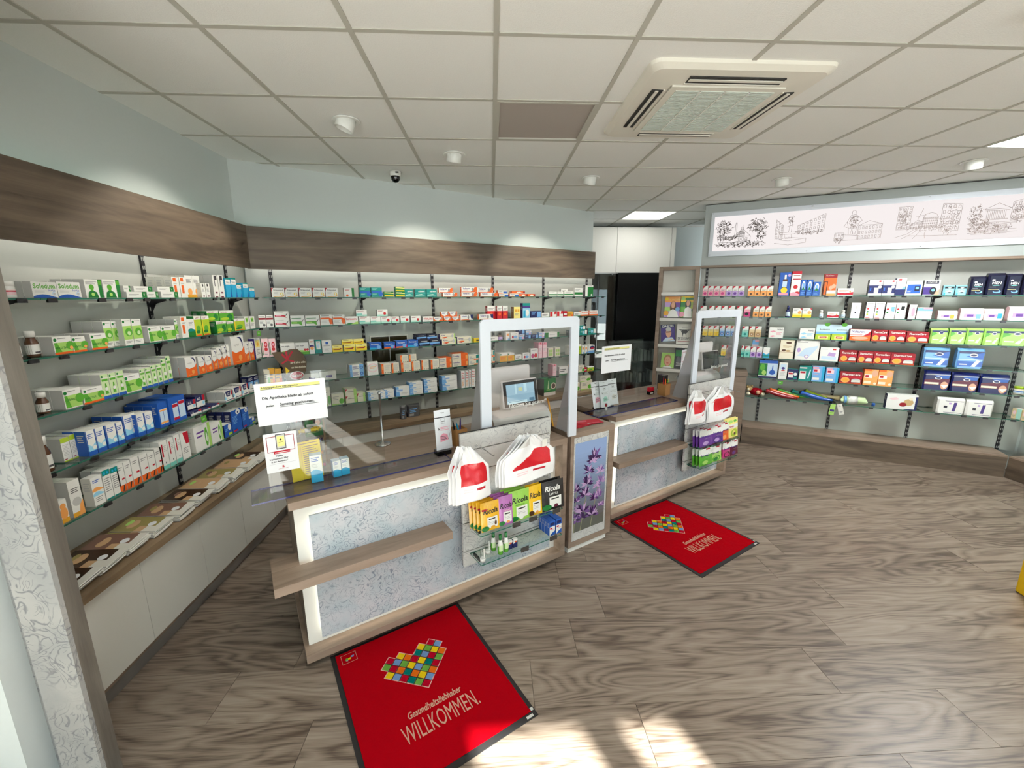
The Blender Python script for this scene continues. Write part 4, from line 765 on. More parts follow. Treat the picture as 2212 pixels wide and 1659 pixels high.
# name @ description @ type+depth @ colours: front side top @ front print
kinds('''
sol @ white cold capsule carton @ b.035 @ white lgrey white @ b Soledum|.06 .58 .30 green .88; t forte|.62 .40 .16 blue; l .08 .6 .42 2 .07 lgrey; w blue 0 .10 .12; c .84 .26 .13 pblue; c .84 .26 .08 lgrey
ghead @ white carton with green head figure @ b.05 @ white lgrey white @ r .78 0 1 1 dgreen; r .80 .72 .98 .95 green; l .06 .7 .86 3 .06 grey; c .36 .58 .15 green; r .28 .34 .45 .5 green; p dgreen .08 0 .7 0 .62 .3 .45 .38 .28 .38 .14 .3; c .38 .18 .10 lgreen
flatg @ flat white carton with green end @ b.05 @ white lgrey white @ r .76 0 1 1 dgreen; t V|.83 .3 .4 white; l .1 .6 .55 2 .16 grey
orst @ tall white carton with orange stripe @ b.05 @ white offw white @ r .15 .78 .6 .95 orange; r .2 .2 .55 .6 orange; l .15 .8 .70 2 .04 grey
ambx @ white carton with amber foot @ b.05 @ white offw white @ r 0 0 1 .14 amber; e .5 .26 .3 .16 lor; l .15 .85 .8 4 .05 dgrey
smw @ small white carton with black square @ b.045 @ white offw white @ r .35 .78 .65 .96 char; l .2 .8 .6 4 .06 grey; r .3 .05 .7 .14 maroon
blk @ tall white carton with vertical black lettering @ b.06 @ white lgrey white @ r .35 .78 .85 .97 char; r .3 .5 .45 .95 dgrey; r .3 .18 .7 .25 maroon; r .2 0 .7 .05 maroon
cyn @ cyan and white carton @ b.05 @ cyan cyan teal @ r 0 .66 1 .92 white; t Sinus|.15 .72 .12 navy .7; p blue .7 0 1 0 1 .35; r 0 .92 1 1 teal
snu @ wide white carton with green leaf and orange foot @ b.055 @ white lgrey white @ r .05 .12 1 .66 lgreen; p green .05 .12 .4 .12 .2 .66 .05 .66; r 0 0 1 .12 orange; c .12 .82 .09 dgreen; l .24 .7 .86 1 .1 grey; t extract|.1 .3 .14 dgreen; c .88 .45 .24 green; c .92 .32 .10 lor
sng @ wide white carton with green leaf @ b.055 @ white lgrey white @ r .05 .05 1 .68 lgreen; p green .05 .05 .35 .05 .2 .68 .05 .68; c .12 .82 .09 dgreen; l .24 .7 .86 1 .1 grey; c .9 .45 .24 green; t tablet|.1 .4 .14 dgreen
snt @ tall white carton with green head @ b.05 @ white lgrey white @ r 0 .22 1 .74 lgreen; c .18 .9 .05 dgreen; l .3 .9 .92 1 .05 grey; c .6 .5 .16 green; c .62 .46 .08 pgreen; l .1 .8 .14 2 .05 grey
pgr @ tall pale green carton with blue foot @ b.05 @ pgreen lgrey white @ r 0 0 1 .12 blue; c .2 .9 .045 dgreen; r .1 .72 .9 .8 green; p green .3 .2 .75 .2 .6 .62 .45 .62; c .55 .4 .07 white; r 0 .83 1 .86 white
wgn @ white carton with green foot @ b.05 @ white lgrey white @ r 0 0 1 .38 dgreen; w teal .3 .42 .05; l .2 .8 .8 3 .07 grey
yg @ yellow green herbal carton @ b.05 @ lime dgreen white @ r 0 .82 1 1 white; t SAFT|.2 .86 .1 dred .6; e .5 .36 .28 .16 green; e .4 .2 .3 .08 dgreen; r .1 0 .8 .07 orange; r 0 .0 .1 .8 yellow
ygf @ flat green herbal carton @ b.05 @ green dgreen white @ r 0 .78 1 1 white; t PASTILLEN|.1 .80 .14 dred .6; e .72 .40 .2 .3 dgreen; e .35 .25 .3 .14 lime; r .02 .0 .4 .06 yellow
gsl @ slim white carton with green leaf print @ b.05 @ white lgrey white @ r .2 .55 .8 .9 lgreen; e .5 .72 .2 .12 green; l .15 .85 .4 3 .07 grey
wrd @ white carton with dark red band @ b.045 @ white dred white @ r 0 .62 1 .78 dred; l .1 .8 .86 1 .1 grey; l .1 .7 .5 3 .09 grey; c .7 .2 .1 dgrey
gel @ orange and white carton with blue arc @ b.045 @ orange lgrey white @ p white 0 1 1 1 1 .62 .8 .45 .3 .40 0 .5; c .55 .70 .22 white; p navy .5 .95 .8 .93 .92 .75 .88 .55 .82 .75 .7 .88; t myrtol|.2 .62 .10 grey .6; c .6 .22 .10 lor; l .15 .7 .08 1 .05 lor
purw @ purple and white carton @ b.05 @ white violet white @ r .1 .55 .9 .9 lyel; c .5 .7 .10 amber; l .2 .8 .4 4 .07 grey
pnk @ white carton with red tablets @ b.05 @ lpink offw white @ e .62 .68 .25 .16 red; e .6 .42 .25 .10 red; r .08 .1 .18 .8 dgreen; e .62 .68 .15 .08 pink; l .3 .9 .2 2 .07 grey
grt @ white carton with lime green lid @ b.06 @ white lgrey white @ r 0 .80 1 1 lime; l .12 .85 .68 8 .06 lgrey; r .1 .08 .4 .12 dred; r 0 0 1 .05 lime
blw @ blue and white nasal spray carton @ b.05 @ white blue white @ r 0 0 1 .18 blue; p lcyan 0 .18 1 .18 1 .5 .5 .35 0 .5; l .15 .8 .82 3 .07 blue; r 0 .0 .08 1 blue; c .75 .3 .08 white
blb @ large blue carton with white vials @ b.055 @ blue blue blue @ r .12 .12 .5 .72 pblue; r .54 .12 .92 .72 pblue; r .12 .14 .92 .22 lor; r .12 .64 .92 .7 lor
blr @ large blue carton with pink vials @ b.055 @ blue blue blue @ r .2 .1 .52 .75 pblue; r .58 .14 .95 .8 pblue; r .2 .6 .52 .72 crim; r .58 .66 .95 .78 crim; r .2 .1 .52 .2 crim
acc @ flat white carton with navy corner @ b.06 @ white lgrey white @ p navy .18 1 .85 1 .7 .45 .3 .45; b ACC|.36 .58 .28 white .34; r .86 .5 1 1 crim; c .12 .3 .18 lcyan; l .3 .8 .2 1 .1 lgrey; r 0 0 .06 .9 navy
acn @ flat navy and white carton @ b.06 @ white navy navy @ r .05 .52 .72 1 navy; b ACC|.15 .62 .26 white .4; r .72 .5 1 1 crim; c .82 .3 .16 lcyan; r 0 .0 .05 1 navy
act @ upright navy and blue carton @ b.06 @ lblue navy white @ r 0 .55 1 1 navy; b ACC|.1 .66 .2 white .8; p white .1 0 .9 0 .7 .4 .3 .4
wht @ tall white carton with amber corner @ b.06 @ white lgrey offw @ r 0 0 1 .12 amber; p lor .5 0 1 0 1 .4 .7 .3; c .5 .4 .12 lgrey; l .15 .85 .76 3 .05 dgrey
amf @ flat white carton with amber figure @ b.07 @ white offw white @ r 0 0 1 .2 amber; e .78 .42 .2 .26 lor; c .78 .72 .12 lor; l .1 .6 .75 3 .1 lgrey
pea @ small carton with peach wave above a blue one @ b.045 @ white offw white @ r 0 0 1 .5 white; w lor .5 .58 .06; w lcyan .34 .42 .06; l .15 .8 .86 2 .06 blue; l .15 .8 .26 3 .06 grey
tlt @ white carton with teal honeycomb lid @ b.05 @ white lgrey white @ r 0 .82 1 1 teal; e .3 .9 .12 .05 cyan; e .7 .9 .12 .05 cyan; l .12 .85 .7 7 .07 grey; r 0 0 1 .05 teal
wor @ white carton with orange foot @ b.05 @ white lgrey white @ r 0 0 1 .24 orange; p char .35 .02 .6 .22 .8 .22 .55 .02; l .15 .8 .84 2 .07 grey; r .5 .42 .9 .48 crim
nas @ white carton with vertical red lettering @ b.05 @ white lgrey white @ r 0 0 1 .14 lteal; r .25 .45 .42 .9 crim; l .5 .9 .8 4 .06 lgrey; r .5 .2 .62 .26 dnavy
rdc @ white carton with red corner @ b.055 @ white lgrey white @ p crim .35 1 1 1 1 .55 .6 .55; l .2 .8 .4 4 .06 grey
wgf @ flat white carton with lime loop @ b.075 @ white offw white @ l .15 .6 .7 2 .16 purple; r .84 0 1 1 lgreen; e .72 .45 .10 .4 green; e .72 .45 .05 .2 white
blu @ dark blue carton with white cap print @ b.055 @ blue navy white @ e .7 .88 .22 .12 white; c .7 .86 .05 navy; l .12 .6 .7 6 .06 lblue; r .1 .05 .5 .12 crim
bluf @ small flat dark blue carton @ b.055 @ blue navy white @ e .7 .72 .2 .26 white; r .5 .05 1 .25 lime; l .12 .5 .6 2 .12 lblue
gri @ white carton with yellow swoosh @ b.04 @ white crim white @ b Grippostad|.14 .66 .20 dgrey .78; p crim 0 1 .14 1 .05 .8 0 .6; p amber .05 .12 .5 .04 .8 .12 .95 .3 1 .3 .85 .06 .5 0 .2 .02; c .78 .36 .16 yellow; c .78 .36 .08 white; l .14 .5 .52 3 .08 lgrey
lax @ white carton with orange spot and green side @ b.04 @ white offw white @ r .76 0 1 1 dgreen; c .3 .18 .13 orange; l .1 .6 .85 3 .08 red
teb @ teal carton with blue band @ b.04 @ teal teal teal @ r 0 .42 1 .62 blue; c .86 .32 .24 blue; l .1 .6 .86 2 .08 mint; l .1 .5 .3 2 .08 mint
teg @ green carton with yellow stripes @ b.04 @ dgreen teal dgreen @ p lyel .05 .7 1 .6 1 .78 .05 .85; p yellow .05 .15 1 .1 1 .3 .05 .32; l .1 .7 .9 1 .08 white
tea @ teal tablet carton with white streak @ b.045 @ teal teal teal @ b ASPIRIN|.3 .62 .2 white .6; p mint .05 .15 .95 .2 .6 .38 .1 .28; r 0 .44 1 .46 lteal
vol @ white gel carton with orange end @ b.035 @ white orange offw @ b Voltaren|.08 .55 .34 violet .52; p orange 1 0 1 1 .86 1 .72 .35 .6 .1 .05 .12 .05 0; e .72 .5 .07 .36 grey; c .95 .2 .06 white; l .1 .4 .42 1 .1 crim
vob @ white gel carton with violet end @ b.035 @ white orange offw @ b Voltaren|.08 .55 .30 violet .42; p navy .78 1 1 1 1 .2 .84 .3; p orange .05 0 .8 0 .6 .14 .05 .12; e .62 .5 .07 .36 grey
vos @ small orange and white carton @ b.035 @ orange orange white @ p white 0 1 .8 1 .7 .3 .45 .08 .15 .3 0 .8; l .12 .6 .7 2 .16 violet; e .85 .6 .08 .3 grey
obl @ small orange and white carton with blue end @ b.04 @ offw orange orange @ r .6 0 1 .6 blue; p orange 0 0 .6 0 .3 .3; l .1 .55 .7 2 .16 dgrey
ofl @ flat orange carton @ b.05 @ orange orange lor @ p white .3 .2 .8 .2 .6 .8 .4 .7; r .85 .2 1 .9 dred
wgs @ white carton with green stripe @ b.04 @ white lgrey white @ r 0 .22 1 .5 dgreen; l .1 .7 .8 2 .1 grey; c .9 .1 .06 white
wgt @ tall white carton with dark green side @ b.045 @ white dgrey white @ r .3 0 1 .85 dgreen; l .1 .8 .92 1 .06 grey; c .8 .12 .1 white
syr @ flat white carton with red syringe @ b.045 @ white maroon white @ p crim .04 .3 .6 .3 .85 .12 .7 .5 .04 .55; r .1 .36 .5 .48 pink; p char .7 .4 .95 .8 .98 .85 .8 .4; l .08 .6 .78 1 .1 grey
syg @ white carton with green arrow @ b.04 @ white lgrey white @ p green .04 .22 .55 .22 .8 .04 .75 .45 .04 .45; r .1 .28 .45 .38 lgreen; p char .75 .4 .95 .7 .98 .75 .8 .35; l .08 .75 .72 1 .12 dgreen
dor @ white carton with orange band @ b.04 @ white orange white @ r .03 .56 .75 .72 orange; p orange .72 .72 1 .6 1 .1 .8 .08 .7 .4; l .08 .75 .86 1 .1 dgrey; l .1 .6 .4 3 .09 lgrey
lem @ white carton with red name and green fruit @ b.04 @ white lgrey white @ b Lemocin|.06 .55 .28 red .85; w dgreen 0 .02 .2; p lgreen .4 0 1 0 1 .35 .8 .3
mnt @ white and mint carton @ b.04 @ white lgrey white @ r 0 0 1 .26 mint; r 0 .26 .55 .42 lteal; l .1 .7 .8 2 .1 dred
mnr @ white and mint carton with red circle @ b.04 @ white lgrey white @ r 0 0 1 .26 mint; c .72 .42 .22 red; l .1 .6 .8 2 .1 dred
tra @ low white carton with bold red name @ b.04 @ white lgrey white @ b TITRALGAN|.06 .35 .4 red .88; l .1 .6 .18 1 .1 grey
rwt @ tall white and red carton @ b.045 @ red dred white @ r 0 .62 1 1 white; c .5 .38 .12 orange; l .15 .85 .8 3 .06 dgrey
byl @ brown and yellow carton @ b.06 @ lyel lbrown ivory @ r .15 .55 .45 .8 amber; r .55 .55 .85 .8 amber; l .15 .8 .4 3 .07 grey
tbt @ teal and purple bottle carton @ b.05 @ lcyan violet teal @ r 0 .82 1 1 teal; r 0 .66 1 .82 violet; e .62 .35 .25 .22 white; r .1 .05 .4 .5 cyan
nvf @ flat navy carton @ b.05 @ navy navy navy @ r .6 .1 .95 .9 lblue; l .1 .5 .7 2 .2 lblue
rws @ white carton with red squares @ b.04 @ white lgrey white @ r .02 .1 .4 .95 red; p red .6 .5 1 .5 1 1 .7 1
rsm @ small red carton @ b.04 @ crim dred crim @ r .1 .3 .9 .6 white
ysm @ small yellow orange carton @ b.04 @ amber amber yellow @ l .1 .8 .6 2 .2 brown; r .6 0 1 .4 orange
wsm @ small white carton with dark lettering @ b.04 @ white lgrey white @ l .1 .8 .6 2 .22 char; r 0 0 1 .12 dgreen
kio @ low white and orange carton @ b.04 @ white orange offw @ b KIOPAN|.1 .5 .36 orange .8; r 0 0 1 .28 orange
neo @ wide white and green carton with red dots @ b.04 @ white lgrey white @ r 0 0 1 .22 green; w lgreen .22 .3 .08; c .70 .40 .10 red; c .88 .40 .10 red; b neo angin|.06 .66 .14 char .7
onr @ slim white carton with orange drop @ b.04 @ white offw white @ r .1 .45 .9 .6 violet; e .5 .38 .35 .12 lor; l .2 .8 .85 2 .06 orange
tel @ teal carton with white window @ b.04 @ teal navy teal @ r .2 .3 .85 .92 white; e .52 .55 .2 .14 pblue; l .3 .8 .84 2 .05 grey
wbs @ white carton with blue square @ b.05 @ white lgrey white @ r .38 .68 .66 .88 blue; l .15 .85 .55 1 .06 char; l .25 .75 .3 3 .07 lgrey
yfl @ flat yellow carton with red line @ b.04 @ yellow ivory lyel @ r 0 .6 1 1 lyel; p dred .08 .42 .7 .46 .8 .6 .9 .5 .75 .3 .08 .34; l .1 .6 .8 1 .12 brown
tho @ blue tablet carton @ b.045 @ blue dnavy blue @ b Thomapyrin|.12 .6 .22 white .78; e .75 .3 .18 .28 lblue; p cyan 0 0 .7 0 .5 .25 0 .3
thr @ blue tablet carton with orange foot @ b.045 @ blue dnavy blue @ b Thomapyrin|.12 .6 .22 white .78; e .75 .3 .18 .28 lblue; r 0 0 .6 .2 orange; p mag .8 0 1 0 1 .5
dnv @ dark navy tablet carton @ b.05 @ dnavy dnavy dnavy @ p lblue 0 .25 1 .3 1 .55 0 .5; l .2 .8 .7 1 .14 white; r .04 .1 .3 .2 blue
kyt @ white tube carton with red leaf @ b.035 @ cream violet offw @ b Kytta|.10 .52 .34 violet .36; p orange .04 .3 .4 .2 .5 .36 .3 .42; p crim .04 .2 .3 .1 .4 .24; e .82 .55 .08 .3 lgrey; t schmerzsalbe|.4 .45 .16 dgrey .36; r .93 0 1 1 lgreen
ybk @ yellow and black carton @ b.04 @ yellow yellow lyel @ r .4 .3 1 .5 black; r .4 .6 1 .7 black
drk @ dark glass dropper bottle @ B.04 @ brown brown black @ 
slm @ slim white carton @ b.04 @ white offw white @ r .2 .5 .8 .8 lor; r .5 0 1 .2 lblue
fig @ white carton with red and blue pill figures @ b.045 @ white offw white @ e .3 .4 .14 .2 crim; e .62 .4 .25 .18 lblue; l .15 .8 .8 1 .1 dgrey; r .1 .08 .9 .12 grey
lbl @ small light blue and white carton @ b.045 @ lblue lblue white @ r 0 .5 1 .9 white; l .1 .8 .74 2 .14 violet; e .7 .25 .2 .2 pink
gnw @ small dark green and white carton @ b.05 @ white dgreen white @ r 0 0 .22 1 dgreen; r .85 0 1 1 dgreen; l .3 .8 .6 2 .14 grey
tst @ slim teal and white tube carton @ b.04 @ teal dgrey lteal @ r .7 .2 1 .9 white; e .5 .5 .14 .3 lcyan; l .1 .4 .7 2 .2 mint
gfl @ long flat grey white carton with navy label @ b.05 @ offw lgrey offw @ r .38 .3 .76 .55 violet; l .42 .72 .42 1 .12 white
blc @ pale blue and white carton with circles @ b.06 @ white lgrey white @ r .0 0 .18 1 lblue; r .7 0 1 1 lblue; c .84 .5 .26 blue; c .84 .5 .14 lblue; l .22 .65 .7 4 .14 violet
pkr @ pink ringed white carton @ b.05 @ white offw white @ e .5 .55 .5 .35 lpink; e .5 .55 .42 .25 white; l .2 .8 .6 2 .1 lor
oba @ white carton with orange bar @ b.07 @ ivory lgrey white @ r 0 0 .22 1 orange; e .12 .6 .07 .25 lor; l .32 .9 .8 6 .09 lgrey; r .35 .06 .42 .14 char; r .6 .06 .66 .14 char; r .8 .06 .95 .14 char
obo @ flat orange and white carton @ b.07 @ ivory offw orange @ r .56 0 1 1 orange; r .86 .1 1 .7 lor; b Doloflex|.06 .5 .24 violet .4; l .06 .45 .3 2 .14 grey
wte @ flat white carton with teal and orange end @ b.06 @ ivory offw white @ r .72 .3 1 1 teal; r .5 0 1 .22 orange; e .2 .6 .1 .2 lgrey; l .1 .6 .35 2 .14 grey
yel @ white and yellow carton with black dot @ b.06 @ amber ivory white @ r 0 .72 1 1 white; c .12 .86 .09 dgreen; r .9 .1 1 .6 yellow; l .1 .8 .5 3 .1 orange
wpk @ white carton with pink roses @ b.05 @ white offw white @ e .3 .3 .2 .22 mag; e .7 .32 .2 .22 red; l .12 .8 .85 1 .08 dgrey
tpk @ tall pale pink carton @ b.05 @ lpink pink lpink @ r 0 .84 1 1 pink; p red .35 .98 .65 .98 .5 .86; l .2 .8 .6 3 .06 lgrey; r 0 .3 1 .33 pink
gsq @ white carton with four green squares @ b.05 @ ivory offw white @ r .15 .5 .45 .8 lgreen; r .55 .5 .85 .8 lgreen; r .15 .12 .45 .42 lgreen; r .55 .12 .85 .42 lgreen
rln @ white carton with red lettering @ b.05 @ white offw white @ p crim 0 1 .35 1 .2 .75 0 .7; b Gelo|.3 .6 .16 dred .5; r 0 0 1 .2 lgreen
gbx @ tall lime green carton @ b.04 @ lime green white @ r 0 .8 1 1 white; l .2 .8 .6 3 .08 dgreen
wnb @ white carton with navy and red oval @ b.05 @ white lgrey white @ e .6 .68 .4 .22 navy; e .62 .6 .3 .1 crim; r 0 0 1 .3 lblue
asp @ flat white and blue fading carton @ b.09 @ white lblue white @ p lblue 0 0 .3 0 .2 1 0 1; r .05 .5 .5 .75 pblue; l .08 .5 .62 1 .1 blue; l .4 .9 .3 2 .12 lgrey
abr @ cream and green carton with red corner @ b.06 @ ivory lgreen ivory @ p crim 0 1 .2 1 0 .6; l .2 .8 .6 1 .14 dgrey; r .75 0 1 1 lgreen
pan @ tall white carton with stacked red words @ b.035 @ white lgrey white @ b Pan|.15 .82 .1 red .7; b the|.15 .68 .1 red .7; b red|.15 .54 .1 red .7; l .2 .7 .4 5 .07 lor
grc @ cream carton with green figure @ b.06 @ ivory offw white @ e .8 .3 .2 .25 green; l .1 .6 .7 3 .12 grey; r 0 0 .6 .1 lgreen
pou @ grey blue foil pouch @ p.05 @ dgrey navy grey @ l .15 .8 .7 3 .14 lblue; r .1 .1 .5 .3 grey
pkc @ white fading pink carton with red corner @ b.05 @ pink lpink white @ r 0 .5 1 1 lpink; r 0 .72 1 1 white; p crim 0 1 .55 1 0 .7; c .5 .26 .14 mag; l .25 .9 .6 2 .06 grey
llc @ white fading lilac carton with red corner @ b.05 @ lilac lilac white @ r 0 .5 1 1 white; p crim 0 1 .55 1 0 .7; c .5 .26 .14 purple; l .25 .9 .6 2 .06 grey
occ @ white fading orange carton with red corner @ b.05 @ lor lor white @ r 0 .5 1 1 cream; r 0 .72 1 1 white; p crim 0 1 .55 1 0 .7; c .5 .2 .10 brown; l .25 .9 .6 2 .06 grey
ycc @ white fading yellow carton with red corner @ b.05 @ yellow lyel white @ r 0 .4 1 1 lyel; r 0 .66 1 1 white; p crim 0 1 .55 1 0 .7; c .5 .18 .08 amber; l .25 .9 .6 2 .06 grey
bcc @ white fading blue carton with red corner @ b.05 @ lblue lblue white @ r 0 .5 1 1 pblue; r 0 .72 1 1 white; p crim 0 1 .55 1 0 .7; c .5 .26 .14 blue; c .5 .26 .07 white
tcc @ white fading teal carton with red corner @ b.05 @ lteal lteal white @ r 0 .5 1 1 mint; r 0 .7 1 1 white; p crim 0 1 .55 1 0 .7; c .5 .26 .12 teal; l .25 .9 .6 2 .06 grey
brc @ white fading brown carton with red corner @ b.05 @ tan tan white @ r 0 .5 1 1 beige; r 0 .72 1 1 white; p crim 0 1 .55 1 0 .7; c .5 .26 .15 lbrown; c .5 .26 .06 cream
wcc @ plain white carton with red corner @ b.05 @ white lgrey white @ p crim 0 1 .55 1 0 .7; l .25 .9 .6 2 .06 grey; c .5 .26 .12 dnavy
mcc @ hot pink carton with black dot @ b.05 @ pink pink white @ r 0 .0 1 .45 mag; r 0 .72 1 1 white; p crim 0 1 .55 1 0 .7; c .45 .26 .16 black
cod @ blue carton with bottle picture @ b.07 @ blue navy white @ r .3 .2 .72 .72 brown; r .42 .72 .6 .9 white; r .3 .38 .7 .62 pblue; e .5 .24 .3 .12 yellow; r .05 .02 .9 .14 pink; c .85 .88 .06 lilac
frx @ tall white and red carton with berry @ b.07 @ white dred crim @ r 0 .88 1 1 crim; l .15 .85 .82 1 .05 dred; r .1 .66 .95 .7 crim; c .5 .36 .08 red; c .75 .08 .1 red; w pink 0 .1 .05
blt @ blue carton with mountain bottle @ b.05 @ blue navy navy @ e .5 .62 .3 .3 white; e .5 .55 .22 .25 lblue; p dgreen .2 .36 .8 .36 .5 .56; l .15 .85 .2 3 .06 lblue
san @ tall orange and red carton with vertical name @ b.06 @ orange orange dred @ r 0 .82 1 1 dred; t Familien-|.12 .9 .06 white .8; e .6 .36 .16 .1 skin; e .82 .44 .16 .1 skin; r .3 .0 1 .2 lor; r .3 .1 1 .24 white; r 0 0 .3 .66 black; r .06 .03 .24 .63 orange
wrf @ flat white carton with red wave @ b.05 @ white offw white @ p crim 0 .1 1 .1 1 .5 .5 .35 0 .45; l .1 .7 .7 2 .12 orange; c .8 .55 .1 lor
tbr @ white and navy irrigator carton @ b.07 @ white dgrey white @ r 0 .14 1 .66 navy; r .42 .12 .75 .5 lgrey; c .82 .55 .10 lgrey; l .1 .9 .9 2 .05 lgrey; r .7 .86 .86 .96 red; r .1 .3 .2 .5 blue
tbn @ tall navy and white carton @ b.06 @ white navy white @ r 0 0 1 .35 navy; p lblue 0 .35 1 .5 1 .35; e .5 .5 .3 .12 lgrey; r .2 .86 .5 .96 red
acb @ blue and white meter carton @ b.05 @ white lgrey white @ r .08 .14 .92 .76 blue; r .55 .3 .85 .65 dnavy; r .6 .42 .8 .6 lblue; t ACCU-CHEK|.1 .82 .09 dgrey .6; l .12 .4 .3 2 .06 white
bgm @ white carton with hand and black meter @ b.05 @ white dgrey white @ r .1 .76 .9 .97 dnavy; r 0 .06 .6 .55 violet; e .62 .3 .22 .26 black; e .62 .36 .12 .1 lblue; p skin .7 0 1 0 1 .4 .8 .25; t CONTOUR|.2 .82 .1 white .6
men1 @ small cyan and black hygiene pack @ p.06 @ lcyan black black @ r 0 .78 1 1 black; e .5 .86 .2 .05 white; r 0 .0 .12 .3 cyan; e .55 .3 .2 .07 char; p white .2 .4 .8 .4 .5 .6
men @ black hygiene pack with MEN lettering @ p.08 @ dnavy black black @ b MEN|.22 .58 .13 white .62; p lteal .2 .54 .8 .54 .66 .5 .34 .5; r .05 .3 .7 .32 lyel; e .62 .2 .26 .09 lblue; e .58 .23 .2 .06 dnavy; e .28 .8 .12 .04 white; l .1 .5 .42 1 .04 grey
dbt @ small navy bottle @ B.03 @ navy navy navy @ 
ywx @ white and yellow carton with red corner @ b.05 @ white offw white @ r 0 0 1 .28 yellow; r 0 .28 1 .4 lyel; e .75 .55 .2 .18 lor; p crim .75 1 1 1 1 .8; l .1 .6 .84 2 .1 grey
wbt @ small white tablet bottle @ B.03 @ white white white @ 
wsp @ tall white carton with grey device @ b.05 @ white lgrey white @ r .3 .2 .7 .85 offw; e .52 .7 .14 .1 lgrey; r .4 .32 .55 .42 dnavy
thm @ white carton with ear thermometer @ b.05 @ white dgrey white @ p pblue .5 .2 .85 .15 .95 .75 .6 .8; c .25 .6 .05 red; c .25 .42 .05 dgreen; l .1 .8 .92 1 .05 grey; c .25 .26 .05 lime; r .1 .02 .6 .05 red
tch @ white carton with blue thermometer @ b.05 @ white dgrey white @ r .55 .45 .9 .75 lblue; p lgrey .5 .15 .7 .12 .8 .45 .6 .5; c .2 .6 .06 red; c .2 .4 .05 dgreen; l .1 .7 .92 1 .05 grey
tcb @ white carton with black screen thermometer @ b.05 @ white dgrey white @ r .5 .55 .85 .78 black; p lgrey .45 .15 .7 .12 .8 .52 .5 .55; c .2 .6 .06 red; c .2 .4 .05 dgreen; l .1 .7 .92 1 .05 grey
brn @ brown striped folding carton @ b.06 @ white maroon dred @ e .6 .5 .25 .3 pink; l .2 .8 .2 2 .07 grey
clr @ translucent pink tinted box @ b.06 @ lpink lgrey lgrey @ r 0 .7 1 .95 lblue; r 0 .25 1 .35 lgrey; r .4 .85 1 .95 pink
teo @ white and purple pack with amber tag @ p.09 @ white lpink white @ r .1 .3 .7 .62 lilac; r .25 .34 .55 .56 purple; r .62 .15 .85 .6 amber; l .1 .8 .8 2 .08 lgrey
tel2 @ white and purple pack with blue tag @ p.09 @ white lpink white @ r .1 .3 .7 .62 lilac; r .25 .34 .55 .56 purple; r .68 .15 .9 .6 lblue; l .1 .8 .8 2 .08 lgrey
tet @ white and purple pack with teal tag @ p.09 @ white lpink white @ r .1 .3 .7 .62 lilac; r .2 .34 .5 .56 purple; r .68 .2 .94 .7 cyan; l .1 .8 .8 2 .08 lgrey
amp @ white carton with pink tablets @ b.05 @ white offw white @ p pink .05 .6 .3 .7 .5 .62 .25 .5; p pink .05 .15 .3 .25 .5 .16 .25 .06; b WAND|.55 .72 .16 dgrey .4; l .5 .9 .5 3 .1 pink
amb @ white carton with blue tablets @ b.05 @ white offw white @ p lcyan .05 .5 .3 .6 .5 .5 .25 .4; p lcyan .05 .15 .3 .25 .5 .16 .25 .06; b WAND|.52 .72 .16 dgrey .4; l .5 .9 .5 3 .1 lcyan
vlm @ lime carton with blue display card @ b.06 @ lime dgreen lime @ r .2 .1 .85 .75 lyel; r .3 .25 .75 .6 crim; l .35 .7 .44 1 .16 white
thc @ red heat wrap carton @ b.06 @ dred dred crim @ i ThermaCare|.10 .72 .18 white .84; r .04 .5 1 .66 crim; e .26 .32 .2 .24 lor; e .26 .32 .12 .16 amber; e .74 .34 .2 .14 lgrey; r .54 .16 .94 .34 offw; r 0 .04 1 .08 orange
vow @ red and white heat pad carton @ b.06 @ white dred crim @ b Voltaren|.08 .7 .2 violet .6; p orange 0 0 1 0 1 .9 .75 .45 0 .4; e .5 .24 .4 .14 skin; p crim .6 .4 1 .5 1 .9 .9 .7; r 0 .5 .6 .54 crim
grp @ green hygiene pad pack @ p.09 @ lgreen green lgreen @ r 0 .86 1 1 navy; e .6 .82 .17 .10 white; e .6 .82 .13 .07 navy; p green 0 .55 .35 .75 .2 .86 0 .86; p offw .55 .15 .78 .5 .92 .52 .75 .12; r .1 .25 .5 .33 white; r .4 .38 .8 .46 lgreen
bpp @ blue incontinence pad pack @ p.09 @ lblue lblue navy @ r 0 .86 1 1 navy; p blue .3 .7 1 .95 1 .5; e .6 .78 .17 .1 white; e .6 .78 .13 .06 navy; r 0 .12 1 .42 blue; r .0 .5 1 .54 pblue; p white .55 .12 .72 .1 .9 .45 .75 .5; r .08 .2 .4 .26 white
nvp @ dark navy pants pack with maroon band @ p.10 @ navy black navy @ p maroon 0 .6 .5 .7 1 .72 1 .3 0 .3; r .02 .34 .6 .46 cream; p blue .35 .98 .5 .72 .95 .72 1 .98; e .55 .74 .14 .09 white; e .55 .74 .10 .05 navy; e .82 .3 .15 .24 skin; p white .68 .32 .98 .34 .84 .12; r 0 .92 1 .96 lgrey
pnd @ small teal and white toothbrush carton @ b.05 @ white teal lteal @ r 0 .0 1 .45 cyan; e .5 .6 .42 .26 white; r .1 .12 .9 .3 teal
crd @ cream cardboard counter display @ b.06 @ cream lbrown beige @ r 0 .36 1 .38 lbrown; e .6 .88 .2 .06 brown; e .3 .46 .16 .06 brown; e .6 .44 .2 .05 tan; l .2 .8 .68 2 .06 tan
dvc @ large white device carton with mask picture @ b.08 @ white char white @ p pblue .1 .2 .6 .15 .9 .6 .95 .75 .4 .6; c .5 .18 .10 lilac; c .5 .18 .06 white; l .06 .5 .9 1 .06 grey; e .14 .5 .08 .12 lilac
